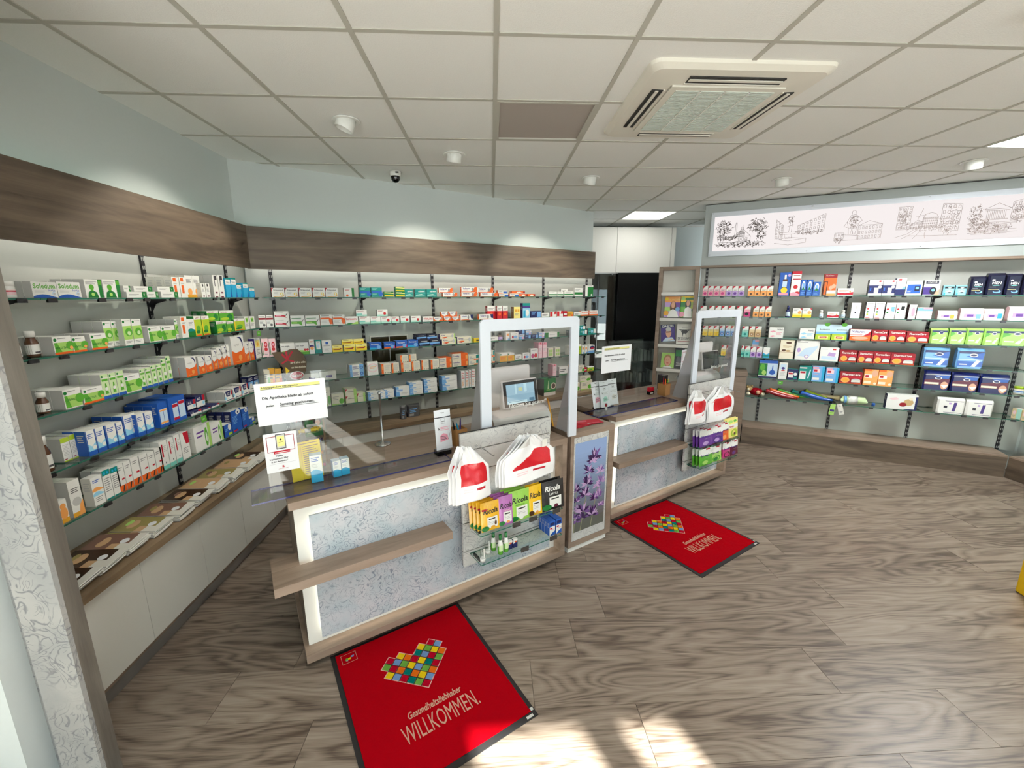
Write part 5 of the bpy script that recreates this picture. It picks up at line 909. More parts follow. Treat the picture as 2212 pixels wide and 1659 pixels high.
dvs @ white inhaler carton @ b.06 @ white char white @ r .1 .12 .9 .35 pblue; p lilac .4 .4 .8 .35 .85 .6 .5 .65; r .66 .82 .84 .92 red; l .06 .4 .86 1 .06 grey
dif @ blue carton with diffuser picture @ b.08 @ white navy blue @ r 0 0 1 .10 navy; r 0 .85 1 1 blue; r 0 .14 .45 .84 dgreen; e .2 .6 .14 .2 green; e .3 .3 .12 .14 lgreen; r .45 .14 1 .84 pblue; e .74 .34 .16 .14 blue; p blue .70 .44 .78 .44 .76 .74 .72 .74
wtl @ tall white carton with purple print @ b.05 @ white lgrey offw @ r .15 .6 .85 .9 pblue; e .5 .66 .2 .08 violet; r .3 .5 .7 .56 red; l .2 .8 .4 4 .06 lgrey
hst @ navy carton with white label @ b.05 @ navy navy teal @ r .05 .2 .55 .75 white; r .08 .5 .5 .66 crim; c .75 .55 .14 white; r .6 .1 .95 .3 teal
hsb @ teal carton with white label and syringe @ b.06 @ teal dnavy teal @ r .05 .1 .55 .65 white; r .1 .5 .5 .62 crim; p pblue .7 .2 .78 .15 .92 .75 .84 .8; r .0 .82 .6 .92 lgrey
hlb @ light blue nursing carton @ b.07 @ lblue cyan pblue @ r .08 .6 .62 .84 lpink; r .12 .66 .4 .8 crim; r .08 .1 .62 .26 white; r .8 0 1 1 cyan; l .1 .5 .46 1 .07 pink; r .0 .86 .5 .96 pink
hor @ orange nursing carton @ b.07 @ lor orange char @ r .05 .45 .6 .68 white; r .1 .5 .35 .64 crim; e .75 .75 .22 .2 skin; r .05 .1 .55 .26 cream; c .85 .12 .07 cream; r 0 .9 .5 1 orange
wpb @ soft white pack with navy stripes @ p.10 @ white white white @ r .25 .92 .95 .95 navy; r .25 .08 .95 .11 navy; r .22 .42 .36 .58 dnavy; p violet .55 .2 .68 .2 .72 .85 .6 .85; l .4 .5 .7 1 .3 lilac
nub @ white biscuit carton with navy border @ b.07 @ white navy white @ r .93 .0 1 .9 navy; e .72 .5 .16 .22 tan; e .55 .34 .12 .14 dred; c .78 .74 .10 cream; p lpink .05 .7 .3 .8 .4 .68 .2 .6; r .6 0 1 .06 navy
jar @ white cream jar with pink band @ J.06 @ white white white @ 
jrg @ white cream jar with lime lid @ J.06 @ cream cream lime @ 
jrw @ white pump jar with blue label @ J.06 @ cream cream cream @ 
bro @ brown glass tablet bottle with white cap @ B.06 @ brown brown white @ 
brs @ small brown glass bottle with white cap @ B.06 @ brown brown white @ 
pbx @ small beige and mint carton @ b.06 @ beige beige offw @ r .5 0 1 1 mint; e .25 .6 .15 .2 lpink; l .1 .4 .3 2 .1 grey
cvb @ white and blue saline carton @ b.045 @ white lblue pblue @ r 0 0 1 .36 cyan; w cyan .36 .42 .06; l .1 .8 .9 3 .06 blue; l .1 .7 .66 3 .05 lgrey
''')
# ------------------------------------------------------------------ goods: shapes and placing
_GM = {}
def goods_mesh(kind, w, h, soft=0.006):
    K = KIND[kind]; d = K['dep']; typ = K['typ']; key = (kind, round(w, 3), round(h, 3))
    if key in _GM: return _GM[key]
    m = MB(); f, s, t = (K['body'] + K['body'][-1:] * 3)[:3]; mat = 'print'
    if typ == 'b':
        m.box(0, w, 0, d, 0, h, f, cols={'l': s, 'r': s, 't': t, 'b': s})
        paint(m, K['pr'], front(w, h), w, h)
        paint(m, 'l .2 .8 .8 4 .08 lgrey', leftside(d, h), d, h)
    elif typ == 'p':                                         # soft pack: chamfered edges, pinched top seam
        c = min(0.014, d * .3); q = [(c, 0), (w - c, 0), (w, c), (w, d - c), (w - c, d), (c, d), (0, d - c), (0, c)]
        lv = [(0.0, 0.9), (c, 1.0), (h * .88, 1.0), (h * .97, 0.55), (h, 0.35)]
        P = lambda i, k: (w / 2 + (q[i][0] - w / 2) * (1.0 if k else 0.97), (0.0 if q[i][1] == 0 and k not in (3, 4) else d / 2 + (q[i][1] - d / 2) * lv[k][1]), lv[k][0])
        for k in range(4):
            for i in range(8): m.face([P(i, k), P((i + 1) % 8, k), P((i + 1) % 8, k + 1), P(i, k + 1)], f if i in (0, 7, 1) else s)
        m.face([P(i, 4) for i in range(8)], t); m.face([P(i, 0) for i in reversed(range(8))], s)
        paint(m, K['pr'], lambda a, b, k: (c * .6 + a * (w - 1.2 * c), -k * LIFT, b * h * .86), w - 1.2 * c, h * .86); mat = 'gloss'
    elif typ == 'B':
        r = w / 2; lab = {'bro': 'white', 'brs': 'white', 'dbt': 'pblue', 'wbt': 'pblue', 'drk': 'lilac'}[kind]
        ch = h * (0.24 if kind != 'dbt' else 0.34); nk = 0.62 if kind not in ('dbt', 'drk') else 0.45
        prof = [(r * .92, 0), (r, 0.004), (r, h * .50), (r * .96, h * .56), (r * nk * 1.05, h - ch - h * .05), (r * nk * 1.05, h - ch), (r * nk * 1.25, h - ch), (r * nk * 1.25, h - 0.002), (r * nk * 1.1, h)]
        m.lathe(prof, r, r, 0, 20, cols=[f, f, f, f, f, t, t, t])
        rr = r * 1.012
        m.grid(lambda a, b: (r + rr * math.sin((a - .5) * 4.2), r - rr * math.cos((a - .5) * 4.2), h * (.10 + .38 * b)), 12, 1, lab)
        m.grid(lambda a, b: (r + rr * 1.01 * math.sin((a - .5) * 1.0), r - rr * 1.01 * math.cos((a - .5) * 1.0), h * (.14 + .06 * b)), 4, 1, 'dgrey')
        mat = 'gloss'
    else:
        r = w / 2
        m.lathe([(r * .94, 0), (r, 0.004), (r, h * .66), (r * .94, h * .7), (r * 1.0, h * .71), (r * 1.0, h - 0.004), (r * .95, h)], r, r, 0, 24, cols=[f, f, f, t, t, t])
        rr = r * 1.012
        m.grid(lambda a, b: (r + rr * math.sin((a - .5) * 3.6), r - rr * math.cos((a - .5) * 3.6), h * (.16 + .32 * b)), 12, 1, {'jar': 'lpink', 'jrg': 'pblue', 'jrw': 'lblue'}[kind])
        m.grid(lambda a, b: (r + rr * 1.01 * math.sin((a - .5) * 2.4), r - rr * 1.01 * math.cos((a - .5) * 2.4), h * (.36 + .08 * b)), 8, 1, {'jar': 'crim', 'jrg': 'blue', 'jrw': 'navy'}[kind])
        mat = 'gloss'
    me = m.mesh(kind + '_goods'); me.materials.append(MAT[mat]); _GM[key] = me
    return me
ONAME = {'b': ('medicine_carton', 'carton'), 'p': ('hygiene_pack', 'pack'), 'B': ('medicine_bottle', 'bottle'), 'J': ('cream_jar', 'jar')}
import re
TOK = re.compile(r'(\w+) ([\d.]+)-([\d.]+)@([\d.]+)(.*)$')
GOODS = []
def shelf_goods(wall, li, txt, place=None, zb=None):
    fr, yf, yb, nm = WALLS[wall]; z0 = (SH[li] if zb is None else zb) + 0.0008
    place = place or '%s %s shelf' % (nm.replace(' ', '-'), LEVEL[li]); items = []
    for tk in txt.split(','):
        tk = tk.strip()
        if not tk: continue
        k, x0, x1, yt, mod = TOK.match(tk).groups(); md = dict((q[0], q[1:]) for q in re.findall(r'[/*^~][\d.]+', mod)); ybs, rows, st, dd = (md.get(q) for q in '/*^~'); x0, x1, yt = float(x0), float(x1), float(yt)
        rows = int(rows or 1); st = int(st or 1); y = yf + 0.012 + (float(dd) if dd else 0.0); K = KIND[k]
        z = z0
        if ybs: z = max(z0, fr.sz(fr.sx((x0 + x1) / 2, y, z0), y, float(ybs)))
        s0, s1 = fr.sx(x0, y, z), fr.sx(x1, y, z); w = max(0.012, s1 - s0 - 0.001)
        h = max(0.012, (fr.sz(s0, y, yt) - z) / st)
        if K['typ'] in 'BJ' and wall == 'L':
            c_ = (s0 + s1) / 2; w *= 0.62; s0 = c_ - w / 2 + 0.012
        w, h = round(w, 3), round(h, 3)
        if wall in 'BR' and li < 2: rows = 1
        rows = min(rows, max(1, int((yb - y) / (K['dep'] + 0.002))))
        items.append([k, s0, w, h, y, z, rows, st, bool(ybs)])
    by = {}
    for it in items: by.setdefault((it[0], it[8]), []).append(it)
    for (k, up), ls in by.items():
        ls.sort(key=lambda q: q[1]); K = KIND[k]
        for n, (kk, s0, w, h, y, z, rows, st, up_) in enumerate(ls):
            for r in range(rows):
                for v in range(st):
                    dsc = K['desc']; L = []
                    if len(ls) > 1: L.append('%s column' % ORD[n])
                    if up: L.append('upper tier')
                    if st > 1: L.append(['bottom', 'middle', 'topmost'][v if st == 3 else v * 2])
                    if r: L.append(['', 'second row', 'third row', 'fourth row'][r])
                    lab = ', '.join([dsc] + L + [place])
                    nmn, cat = ONAME[K['typ']]
                    if K['typ'] == 'b': nmn = 'flat_carton' if w > 1.9 * h else ('upright_carton' if h > 1.25 * w else 'medicine_carton')
                    if K['typ'] in 'BJ': z_, y_ = z, y
                    o = link(nmn, goods_mesh(k, w, h), None, fr, (s0, y + r * (K['dep'] + 0.002) + (0.003 * v if st > 1 else 0), z + v * (h + 0.0006)))
                    if K['typ'] == 'b' and rows == 1 and st == 1 and w > 0.03: o.matrix_basis = o.matrix_basis @ Matrix.Rotation(random.uniform(-.02, .02), 4, 'Z')
                    tag(o, lab, cat, dsc + 's, ' + place); GOODS.append(o)
shelf_goods('L', 0, 'jar 5-46@606,sol 73-127@608*4,sol 128-178@608*4,ghead 188-225@603*3,ghead 227-263@603*3,flatg 275-318@630*2,flatg 319-343@630*2,flatg 349-386@630*2,flatg 268-283@617/630*2,flatg 290-330@618/630*2,flatg 341-376@619/630*2,orst 377-392@598~0.02*3,orst 393-407@598~0.02*3,ambx 405-421@594~0.03*2,ambx 421-436@595~0.03*2,smw 437-446@612,smw 447-456@612,blk 464-475@594*3,blk 476-487@594*3,cyn 491-502@600,cyn 503-513@600,cyn 514-523@613,cyn 528-538@611,cyn 541-551@621')
shelf_goods('L', 1, 'bro 24-56@717,bro 60-98@717~0.03,snu 120-160@728*3,snu 161-189@728*3,snu 200-234@722*3,snt 231-248@695~0.03*3,snt 249-268@695~0.03*3,snt 272-291@690*3,snt 292-312@690*3,sng 324-351@706*3,sng 352-381@705*3,snt 382-392@690~0.02*3,orst 395-409@684*2,wgn 409-424@690*2,yg 424-439@683*2,yg 440-456@683*2,ygf 470-491@695*2,ygf 492-507@695*2,ygf 449-474@672/694~0.02*2,ygf 476-506@672/694~0.02*2,yg 508-530@690,gsl 531-540@684*2,gsl 542-552@684*2')
shelf_goods('L', 2, 'bro 50-77@850,brs 83-119@853~0.02,sng 143-180@844*3,snu 183-226@842*3,pgr 226-242@810*3,pgr 243-258@807*3,pgr 259-275@803*3,sng 274-307@812*2,pgr 308-319@798*3,pgr 320-331@795*3,pgr 332-343@790*3,pgr 344-354@787*3,pgr 355-365@776*3,pgr 366-375@770*3,gel 405-428@773*4,gel 432-446@771*2,gel 447-461@769*2,gel 462-472@757~0.02*3,gel 473-483@752~0.02*3,gel 484-493@748~0.02*3,gel 494-503@745~0.02*3,gel 505-531@727,gel 532-541@741,gel 542-551@739,purw 554-566@732~0.02')
shelf_goods('L', 3, 'bro 86-130@952,grt 140-158@949~0.05*3,grt 159-177@941~0.05*3,grt 178-195@934~0.05*3,blw 194-213@933*2,blw 214-233@927*2,blw 236-257@920*2,blw 258-272@915*2,blw 273-299@900~0.02*3,blw 301-317@897*2,blw 318-335@893*2,blw 336-347@878~0.03*3,blb 348-368@872*3,blr 371-405@862*3,acn 412-436@892*2,acn 437-455@885*2,acn 456-474@877*2,acn 405-424@868/884~0.03*2,acn 425-444@858/878~0.03*2,acc 487-505@868*2,acc 506-522@862*2,acc 523-539@855*2,acc 540-553@849*2,acc 486-503@848/868~0.01*2,acc 504-522@840/861~0.01*2,acc 523-537@832/855~0.01*2,act 538-549@815~0.08,act 550-560@812~0.08')
shelf_goods('L', 4, 'amf 111-153@1096*1,wht 161-186@1043*3,wht 132-152@1058~0.08,pea 207-230@1035,tlt 232-248@1019*2,tlt 249-265@1013*2,wor 262-276@1006*3,wor 277-291@1000*3,wor 292-308@991*3,wor 310-326@986*3,wor 327-341@980*3,wor 342-356@971*3,nas 353-369@957*3,nas 370-383@950*3,nas 384-396@942*3,rdc 397-414@938*2,wgf 425-459@926*2,wgf 460-484@919*2,bluf 487-503@920*2,blu 504-525@890*3,blu 526-540@885*3,bluf 540-551@905')
shelf_goods('B', 0, 'gri 588-616@622*2,gri 617-645@622*2,gri 647-674@622*2,gri 676-703@622*2,gri 704-731@622*2,lax 744-766@622,teb 778-801@621*2,teb 803-826@621*2,teg 830-851@630,teg 855-875@619^2,tea 875-893@625,tea 897-920@625*2,tea 922-944@625*2,vol 957-988@632*3,vol 997-1031@631*3,vol 1038-1075@632*3,vol 948-978@622/632*3,vol 997-1030@620/631*3,vol 1031-1066@621/632*3,obl 1078-1098@634*2,obl 1101-1120@634*2,obl 1076-1095@627/634,ofl 1121-1139@635,ofl 1140-1156@635,ofl 1106-1134@629/634,wgs 1186-1203@630*2,wgs 1204-1217@630*2,wgs 1219-1239@629*2,wgs 1212-1226@624~0.05,wgs 1241-1258@622*2,wgt 1264-1281@616')
shelf_goods('B', 1, 'wrd 561-576@681*2,wrd 577-592@681*2,syr 595-627@673*2^2,syg 629-660@682*2,syg 661-692@682*2,dor 693-719@680*2,dor 720-746@680*2,lem 747-774@684*2,mnt 777-800@684*2,mnt 801-823@684*2,mnr 824-845@684*2,mnr 846-863@684*2,mnt 770-793@670/683,mnr 815-838@669/683,mnr 866-885@683*2,mnr 888-909@683*2,tra 914-936@684*3,vos 937-957@685*3,vos 959-976@684*3,vos 977-994@684*3,vos 953-970@673/684*2,vos 971-988@673/684*2,vob 995-1022@680*3,vob 1035-1066@679*3,rwt 1053-1071@661~0.03*2,rwt 1074-1085@661*2,rwt 1086-1097@661*2,byl 1110-1124@663*2,tbt 1129-1145@655,nvf 1146-1169@672,wsm 1170-1186@676,rws 1188-1202@673*2,rws 1203-1216@672*2,rsm 1217-1225@672,ysm 1226-1238@673,wsm 1240-1254@674,kio 1255-1271@672*2,kio 1273-1291@671*2')
shelf_goods('B', 2, 'pnk 568-583@732*2,pnk 584-599@732*2,neo 608-639@742*2,neo 640-669@741*2,onr 670-681@733,tel 682-696@735,wbs 697-718@736,yfl 719-741@747*2,yfl 744-768@744*2,yfl 769-793@743*2,yfl 739-763@734/744,yfl 764-786@733/743,tho 799-825@741*2,thr 830-854@740*2,thr 856-880@737*2,tho 881-904@735*2,dnv 906-928@734*2,dnv 929-950@733*2,dnv 900-922@723/734*2,dnv 923-944@722/733*2,kyt 955-986@732*3,kyt 988-1020@728*3,kyt 951-983@722/732*2,ybk 1024-1036@731,wsm 1042-1076@729,drk 1078-1088@719,slm 1093-1101@717,fig 1103-1120@719*2,lbl 1122-1133@722,nvf 1134-1147@724*2,nvf 1119-1134@708/722,nvf 1149-1163@723*2,lbl 1137-1148@714/723,lbl 1165-1176@722*2,lbl 1164-1177@718/722,gnw 1178-1208@719*3,tst 1232-1251@714*2,tst 1252-1268@713*2,tst 1270-1287@710*2,tst 1248-1264@704/713')
shelf_goods('B', 3, 'grc 573-586@800,gfl 655-690@809,gfl 691-727@804,blc 757-787@789*2^2,pkr 795-818@783,oba 825-846@787*2,oba 847-863@785*2,oba 867-889@784*3,oba 890-908@781*3,oba 865-883@768/783*2,oba 884-900@766/781*2,oba 911-927@779*2,oba 931-949@778*3,obo 950-976@774*2^2,obo 978-1011@765*2^2,wte 1013-1035@768*2^2,wte 1056-1069@758*2^2,yel 1080-1096@764*2,yel 1097-1111@763*2,wsm 1113-1127@767,fig 1129-1144@763,wpk 1146-1162@754,tpk 1163-1171@740*2,tpk 1172-1181@740*2,gsq 1184-1195@752*2,gsq 1199-1210@751*2,rln 1231-1247@747*2,gbx 1248-1255@744,slm 1257-1262@747*3,slm 1263-1269@747*3,wnb 1271-1284@746*2')
shelf_goods('B', 4, 'grc 700-716@838,grc 718-744@852,abr 748-772@842*2^2,abr 773-790@850*2,asp 796-818@848*1^2,asp 820-836@846*1^2,asp 833-852@843^2,asp 856-885@837,asp 886-914@827^3,asp 917-945@820^3,asp 956-988@813^2,pan 997-1005@802*3,pan 1006-1013@801*3,pan 1014-1018@799*2,pan 1019-1027@798*3,tpk 1194-1202@788*2,wsm 1208-1226@793,ysm 1232-1248@789^2,grc 1250-1262@790,rsm 1258-1268@795,yg 1269-1283@793')
shelf_goods('B', 5, 'pou 867-879@878,pou 881-908@875~0.04', 'rear-wall worktop'); shelf_goods('B', 5, 'grc 1234-1252@829*2,grc 1255-1279@824*2,grc 1253-1276@813/824', 'rear-wall worktop near alcove')
RS = 'pkc 1517-1528@618*2,pkc 1529-1540@618*2,pkc 1541-1553@618*2,pkc 1554-1566@618*2,llc 1568-1580@618*2,llc 1581-1593@618*2,llc 1594-1607@618*2,occ 1615-1628@618*2,occ 1629-1641@618*2,occ 1642-1655@618*2,occ 1656-1669@618*2,'
shelf_goods('R', 0, RS + 'cod 1680-1704@589,frx 1706-1726@586,blt 1727-1739@604,blt 1740-1753@604,blt 1754-1770@609,san 1776-1803@592,wrf 1808-1842@623,tbr 1874-1903@605,tbr 1904-1931@605,tbn 1932-1953@601,acb 1954-1989@607,bgm 1992-2027@606,men1 2036-2061@616,men1 2063-2088@616,men 2092-2126@597,men 2128-2167@590,men 2169-2203@591,men 2205-2238@592')
shelf_goods('R', 1, 'wcc 1512-1525@661,wcc 1531-1542@661,wcc 1544-1556@661,wcc 1558-1570@661,wcc 1572-1586@661,wcc 1590-1603@661,mcc 1606-1620@662,occ 1626-1638@662*2,occ 1639-1650@662*2,occ 1652-1665@662*2,dbt 1696-1706@660,ywx 1711-1731@666*2,ywx 1732-1752@666*2,wbt 1769-1778@670,wrf 1786-1811@673,wbt 1816-1826@670,wsp 1836-1856@654,thm 1867-1886@653*2,thm 1887-1907@653*2,tch 1910-1931@654*2,tcb 1932-1954@654*2,brn 1960-1976@658*2,clr 1978-2011@664,teo 2025-2068@671,tel2 2073-2124@666,tet 2125-2167@667,teo 2177-2232@662')
shelf_goods('R', 2, 'ycc 1517-1528@704*2,ycc 1529-1540@704*2,ycc 1541-1552@704*2,bcc 1554-1564@704*2,bcc 1566-1577@704*2,bcc 1578-1588@704,tcc 1602-1615@705*2,brc 1617-1629@705*2,brc 1630-1643@705*2,amp 1660-1691@707,amb 1726-1758@709,vlm 1760-1793@722,vlm 1795-1828@722,vow 1834-1879@711,thc 1881-1915@713*2,thc 1917-1954@714*2,thc 1956-2004@717*2,grp 2007-2045@709,grp 2047-2084@709,grp 2085-2121@709,grp 2122-2158@710,grp 2159-2216@710')
shelf_goods('R', 3, 'wcc 1519-1533@745,ycc 1557-1567@746,occ 1568-1578@746,tcc 1600-1606@747,tcc 1607-1619@748*2,llc 1620-1631@749,llc 1633-1645@749,pnd 1647-1661@750,clr 1622-1636@733~0.1,crd 1682-1712@735,dvc 1716-1766@735,dvs 1769-1809@750,thc 1812-1849@757*2,thc 1851-1884@759*2,thc 1885-1921@761*2,thc 1922-1974@763*2,bpp 1991-2047@750,bpp 2063-2122@752')
shelf_goods('R', 4, 'dif 1637-1677@778,wtl 1680-1698@783,hst 1700-1722@797,hsb 1724-1751@790,hlb 1752-1778@791*2,hlb 1781-1809@794*2,thc 1812-1860@803,hor 1863-1893@797,hor 1894-1925@799,nvp 1991-2049@800,nvp 2051-2110@804,nvp 2112-2176@808')
shelf_goods('R', 5, 'wpb 2021-2081@858,wpb 2083-2142@863,nub 1912-1979@850')
shelf_goods('S', 4, 'jrg 2182-2203@833,jrw 2207-2226@831'); shelf_goods('S', 5, 'pbx 2183-2203@881,pbx 2205-2222@884')
# ------------------------------------------------------------------ the five sketches on the lit picture band
PAL['ink'] = rgb(74, 62, 52); PAL['ink2'] = rgb(128, 112, 104); PAL['ink3'] = rgb(160, 146, 138)
def strokes(m, lst, P, w, h, col, wd):
    for ln in lst:
        q = [(ln[i], ln[i + 1]) for i in range(0, len(ln), 2)]
        for (ax, ay), (bx, by) in zip(q, q[1:]):
            dx, dy = (bx - ax) * w, (by - ay) * h; n = math.hypot(dx, dy) or 1; ox, oy = -dy / n * wd / w, dx / n * wd / h
            m.face([P(ax - ox, ay - oy, 1), P(bx - ox, by - oy, 1), P(bx + ox, by + oy, 1), P(ax + ox, ay + oy, 1)], col)
def scribble(r, cx, cy, rx, ry, n):
    out = []
    for _ in range(n):
        a, q = r.uniform(0, 6.28), math.sqrt(r.random()); x, y = cx + rx * q * math.cos(a), cy + ry * q * math.sin(a); b = r.uniform(0, 6.28); L = r.uniform(.01, .035)
        out.append([x, y, x + L * math.cos(b), y + L * 1.6 * math.sin(b), x + L * 1.5 * math.cos(b + .8), y + L * 2 * math.sin(b + .8)])
    return out
def rect(x0, y0, x1, y1): return [x0, y0, x1, y0, x1, y1, x0, y1, x0, y0]
def house(x0, y0, x1, y1, slope, cols, rows):
    L = [[x0, y0, x1, y0 + slope * .2, x1, y1 + slope, x0, y1, x0, y0]]
    for i in range(cols):
        for j in range(rows):
            u = x0 + (x1 - x0) * (i + .25) / cols; v = u + (x1 - x0) * .45 / cols; s = slope * (i + .5) / cols
            a = y0 + (y1 + s - y0) * (j + .2) / rows; b = a + (y1 + s - y0) * .55 / rows; L.append(rect(u, a, v, b))
    return L
r_ = random.Random(3); SK = []
s = scribble(r_, .16, .72, .16, .24, 150) + scribble(r_, .82, .72, .18, .24, 170) + scribble(r_, .5, .10, .5, .08, 190) + scribble(r_, .12, .36, .1, .12, 60) + scribble(r_, .9, .40, .08, .14, 60) + scribble(r_, .3, .34, .14, .06, 60)
s += [[.16, .3, .17, .6, .13, .7], [.17, .6, .22, .74], [.84, .3, .83, .58, .78, .7], [.83, .58, .9, .72], [.38, .4, .39, .86, .41, .86, .42, .42], [.36, .40, .50, .60, .56, .60, .70, .38, .34, .36, .36, .40], [.51, .6, .51, .7, .55, .7, .55, .6], [.40, .2, .40, .37], [.70, .2, .70, .38], [.40, .2, .70, .22], rect(.46, .24, .5, .33), rect(.53, .24, .57, .33), rect(.6, .25, .64, .33), [.05, .2, .95, .16], [.53, .7, .53, .78]]
s += [[.36 + k * .02, .40 + k * .012, .38 + k * .018, .36] for k in range(12)] + [[.40 + k * .025, .40 + k * .01, .5 + k * .008, .58] for k in range(8)]
SK.append((s, 'ink', .0018, 1547, 1655))
s = house(.46, .34, 1.0, .62, .34, 7, 4) + house(.0, .24, .16, .86, -.2, 3, 6) + scribble(r_, .3, .86, .06, .1, 30) + scribble(r_, .7, .4, .3, .1, 50)
s += [[.08, .42, .12, .36, .40, .36, .48, .42, .08, .42], [.2, .36, .22, .22, .36, .22, .34, .36], [.28, .42, .30, .78, .34, .78, .34, .42], [.0, .08, .3, .0, .66, .06, .66, .2, .3, .14, .0, .2], [.1, .2, .3, .26, .55, .2], [.25, .62, .38, .66], [.24, .7, .3, .8, .36, .72]]
SK.append((s, 'ink2', .0014, 1675, 1780))
s = house(.5, .08, 1.0, .5, .02, 7, 3) + [[.5, .5, .72, .64, 1.0, .52]] + house(.0, .06, .2, .3, 0, 3, 2) + [rect(.14, .06, .52, .2), rect(.18, .2, .48, .24)]
s += [[.30, .24, .28, .44, .24, .64, .30, .84, .40, .86, .50, .76, .56, .66, .50, .60, .46, .44, .44, .24], [.34, .24, .36, .44, .40, .24], [.32, .86, .32, .96, .36, 1.0, .40, .96, .40, .86], [.28, .44, .48, .44], [.24, .64, .18, .5, .26, .46], [.3, .7, .46, .66], [.34, .8, .44, .56], [.28, .58, .44, .5]] + scribble(r_, .38, .65, .09, .2, 60) + scribble(r_, .1, .06, .1, .06, 30)
SK.append((s, 'ink2', .0014, 1805, 1906))
s = house(.0, .3, .22, .98, .0, 4, 6) + house(.7, .2, 1.0, 1.0, -.05, 4, 5) + house(.42, .34, .66, .62, .0, 8, 4) + [[.42, .62, .45, .72, .54, .76, .62, .72, .66, .62], [.22, .4, .34, .56, .42, .5]] + house(.24, .3, .42, .46, .06, 5, 2)
s += [[.0, .06, .2, .16, .3, .28], [.12, .02, .28, .16, .36, .28], [.3, .0, .36, .12, .42, .28], [.5, .0, .48, .14, .5, .26], [.2, .1, 1.0, .06], [.76, .4, .84, .5, .92, .4, .76, .4], [.34, .6, .4, .9], [.3, .66, .46, .7]] + scribble(r_, .1, .6, .1, .3, 70) + scribble(r_, .85, .5, .14, .4, 80) + scribble(r_, .5, .3, .3, .05, 50)
SK.append((s, 'ink2', .0014, 1937, 2073))
s = [[.26, .74, .5, .9, .74, .74, .26, .74], [.28, .70, .72, .70], rect(.3, .44, .7, .46)] + [[.32 + k * .06, .46, .32 + k * .06, .70, .35 + k * .06, .70, .35 + k * .06, .46] for k in range(6)] + [[.02 + r_.uniform(0, .1), .05 + k * .035, .9 + r_.uniform(-.2, .1), .06 + k * .035] for k in range(10)]
s += house(.75, .4, 1.0, .9, .1, 3, 3) + scribble(r_, .12, .62, .12, .26, 110) + scribble(r_, .9, .6, .12, .26, 80) + scribble(r_, .4, .2, .4, .14, 140) + scribble(r_, .2, .38, .2, .06, 60)
SK.append((s, 'ink2', .0014, 2092, 2214))
for n, (s, col, wd, px0, px1) in enumerate(SK):
    a, b = FR.sx(px0, 0.075, 2.62), FR.sx(px1, 0.075, 2.62); m = MB(); P = lambda u, v, k: (a + u * (b - a), 0.0757 - 0.0001 * k, 2.465 + v * 0.335)
    strokes(m, s, P, b - a, 0.335, col, wd); m.obj('sketch_%s' % ['chapel', 'fountain', 'statue', 'street', 'temple'][n], 'paper', hd)
# ------------------------------------------------------------------ sheets of paper and print
def sheet(name, label, cat, fr, x, y, z, w, h, base, prims, tilt=0.0, lean=0.0, th=0.0008, mat='paper', curl=0.0, rz=0.0):
    m = MB(); n = 10
    bend = lambda a, b: -curl * (1 - math.cos((a - .5) * 2.2)) * 1.0
    m.grid(lambda a, b: (a * w, bend(a, b), b * h), n, 1, base); m.grid(lambda a, b: ((1 - a) * w, th + bend(1 - a, b), b * h), n, 1, base)
    for (x0_, x1_) in ((0, 0), (w, w)): m.face([(x0_, bend(x0_ / w, 0), 0), (x0_, bend(x0_ / w, 0) + th, 0), (x0_, bend(x0_ / w, 0) + th, h), (x0_, bend(x0_ / w, 0), h)], base)
    paint(m, prims, lambda a, b, k: (a * w, bend(a, b) - 0.0005 - k * 0.00016, b * h), w, h, sub=14)
    o = m.obj(name, mat, None, fr, (x, y, z)); o.matrix_basis = o.matrix_basis @ Matrix.Rotation(rz, 4, 'Z') @ Matrix.Rotation(tilt, 4, 'Y') @ Matrix.Rotation(lean, 4, 'X')
    return tag(o, label, cat)
PAL['paper'] = rgb(228, 230, 232); PAL['hl'] = rgb(226, 222, 140); PAL['txt'] = rgb(36, 36, 40)
NOT = 'r .08 .855 .92 .93 hl;b Achtung geänderte Öffnungszeiten|.085 .865 .062 txt .84;r .08 .850 .92 .858 txt;b Die Apotheke bleibt ab sofort|.09 .60 .085 txt .84;b jeden|.13 .42 .07 txt;b Samstag geschlossen.|.32 .42 .085 txt .58;r .32 .405 .88 .414 txt'
def fitsheet(name, label, cat, fr, d, x0, x1, y0, y1, base, prims, **kw):
    zc = fr.sz(fr.sx((x0 + x1) / 2, d, 1.2), d, y1); a, b = fr.sx(x0, d, zc), fr.sx(x1, d, zc); z0 = fr.sz((a + b) / 2, d, y1); z1 = fr.sz((a + b) / 2, d, y0)
    return sheet(name, label, cat, fr, a, d, z0, b - a, z1 - z0, base, prims, **kw)
fitsheet('notice_sheet', 'white closing-days notice taped to the near counter guard', 'notice', F1, 0.140, 559, 709, 823, 911, 'paper', NOT)
fitsheet('notice_sheet', 'white closing-days notice taped to the far counter guard', 'notice', F2, 0.140, 1298, 1361, 746, 803, 'paper', NOT, curl=0.004)
IMP = 'r .08 .52 .92 .92 dred;r .10 .535 .90 .905 paper;r .36 .58 .66 .96 char;r .38 .60 .64 .94 lgrey;r .40 .65 .62 .91 lyel;c .51 .82 .025 char;r .44 .75 .58 .757 char;r .26 .47 .76 .54 crim;l .3 .74 .49 1 .035 white;b Digitaler|.32 .39 .045 txt .36;b Impfnachweis: Hier|.12 .315 .05 txt .76;b in der Apotheke.*|.16 .245 .05 txt .68;r .1 .215 .9 .218 grey;b a|.47 .10 .055 crim;r .35 .075 .65 .08 dred'
fitsheet('notice_sheet', 'white vaccination certificate leaflet below the near counter notice', 'notice', F1, 0.138, 578, 648, 934, 1017, 'paper', IMP, curl=0.006)
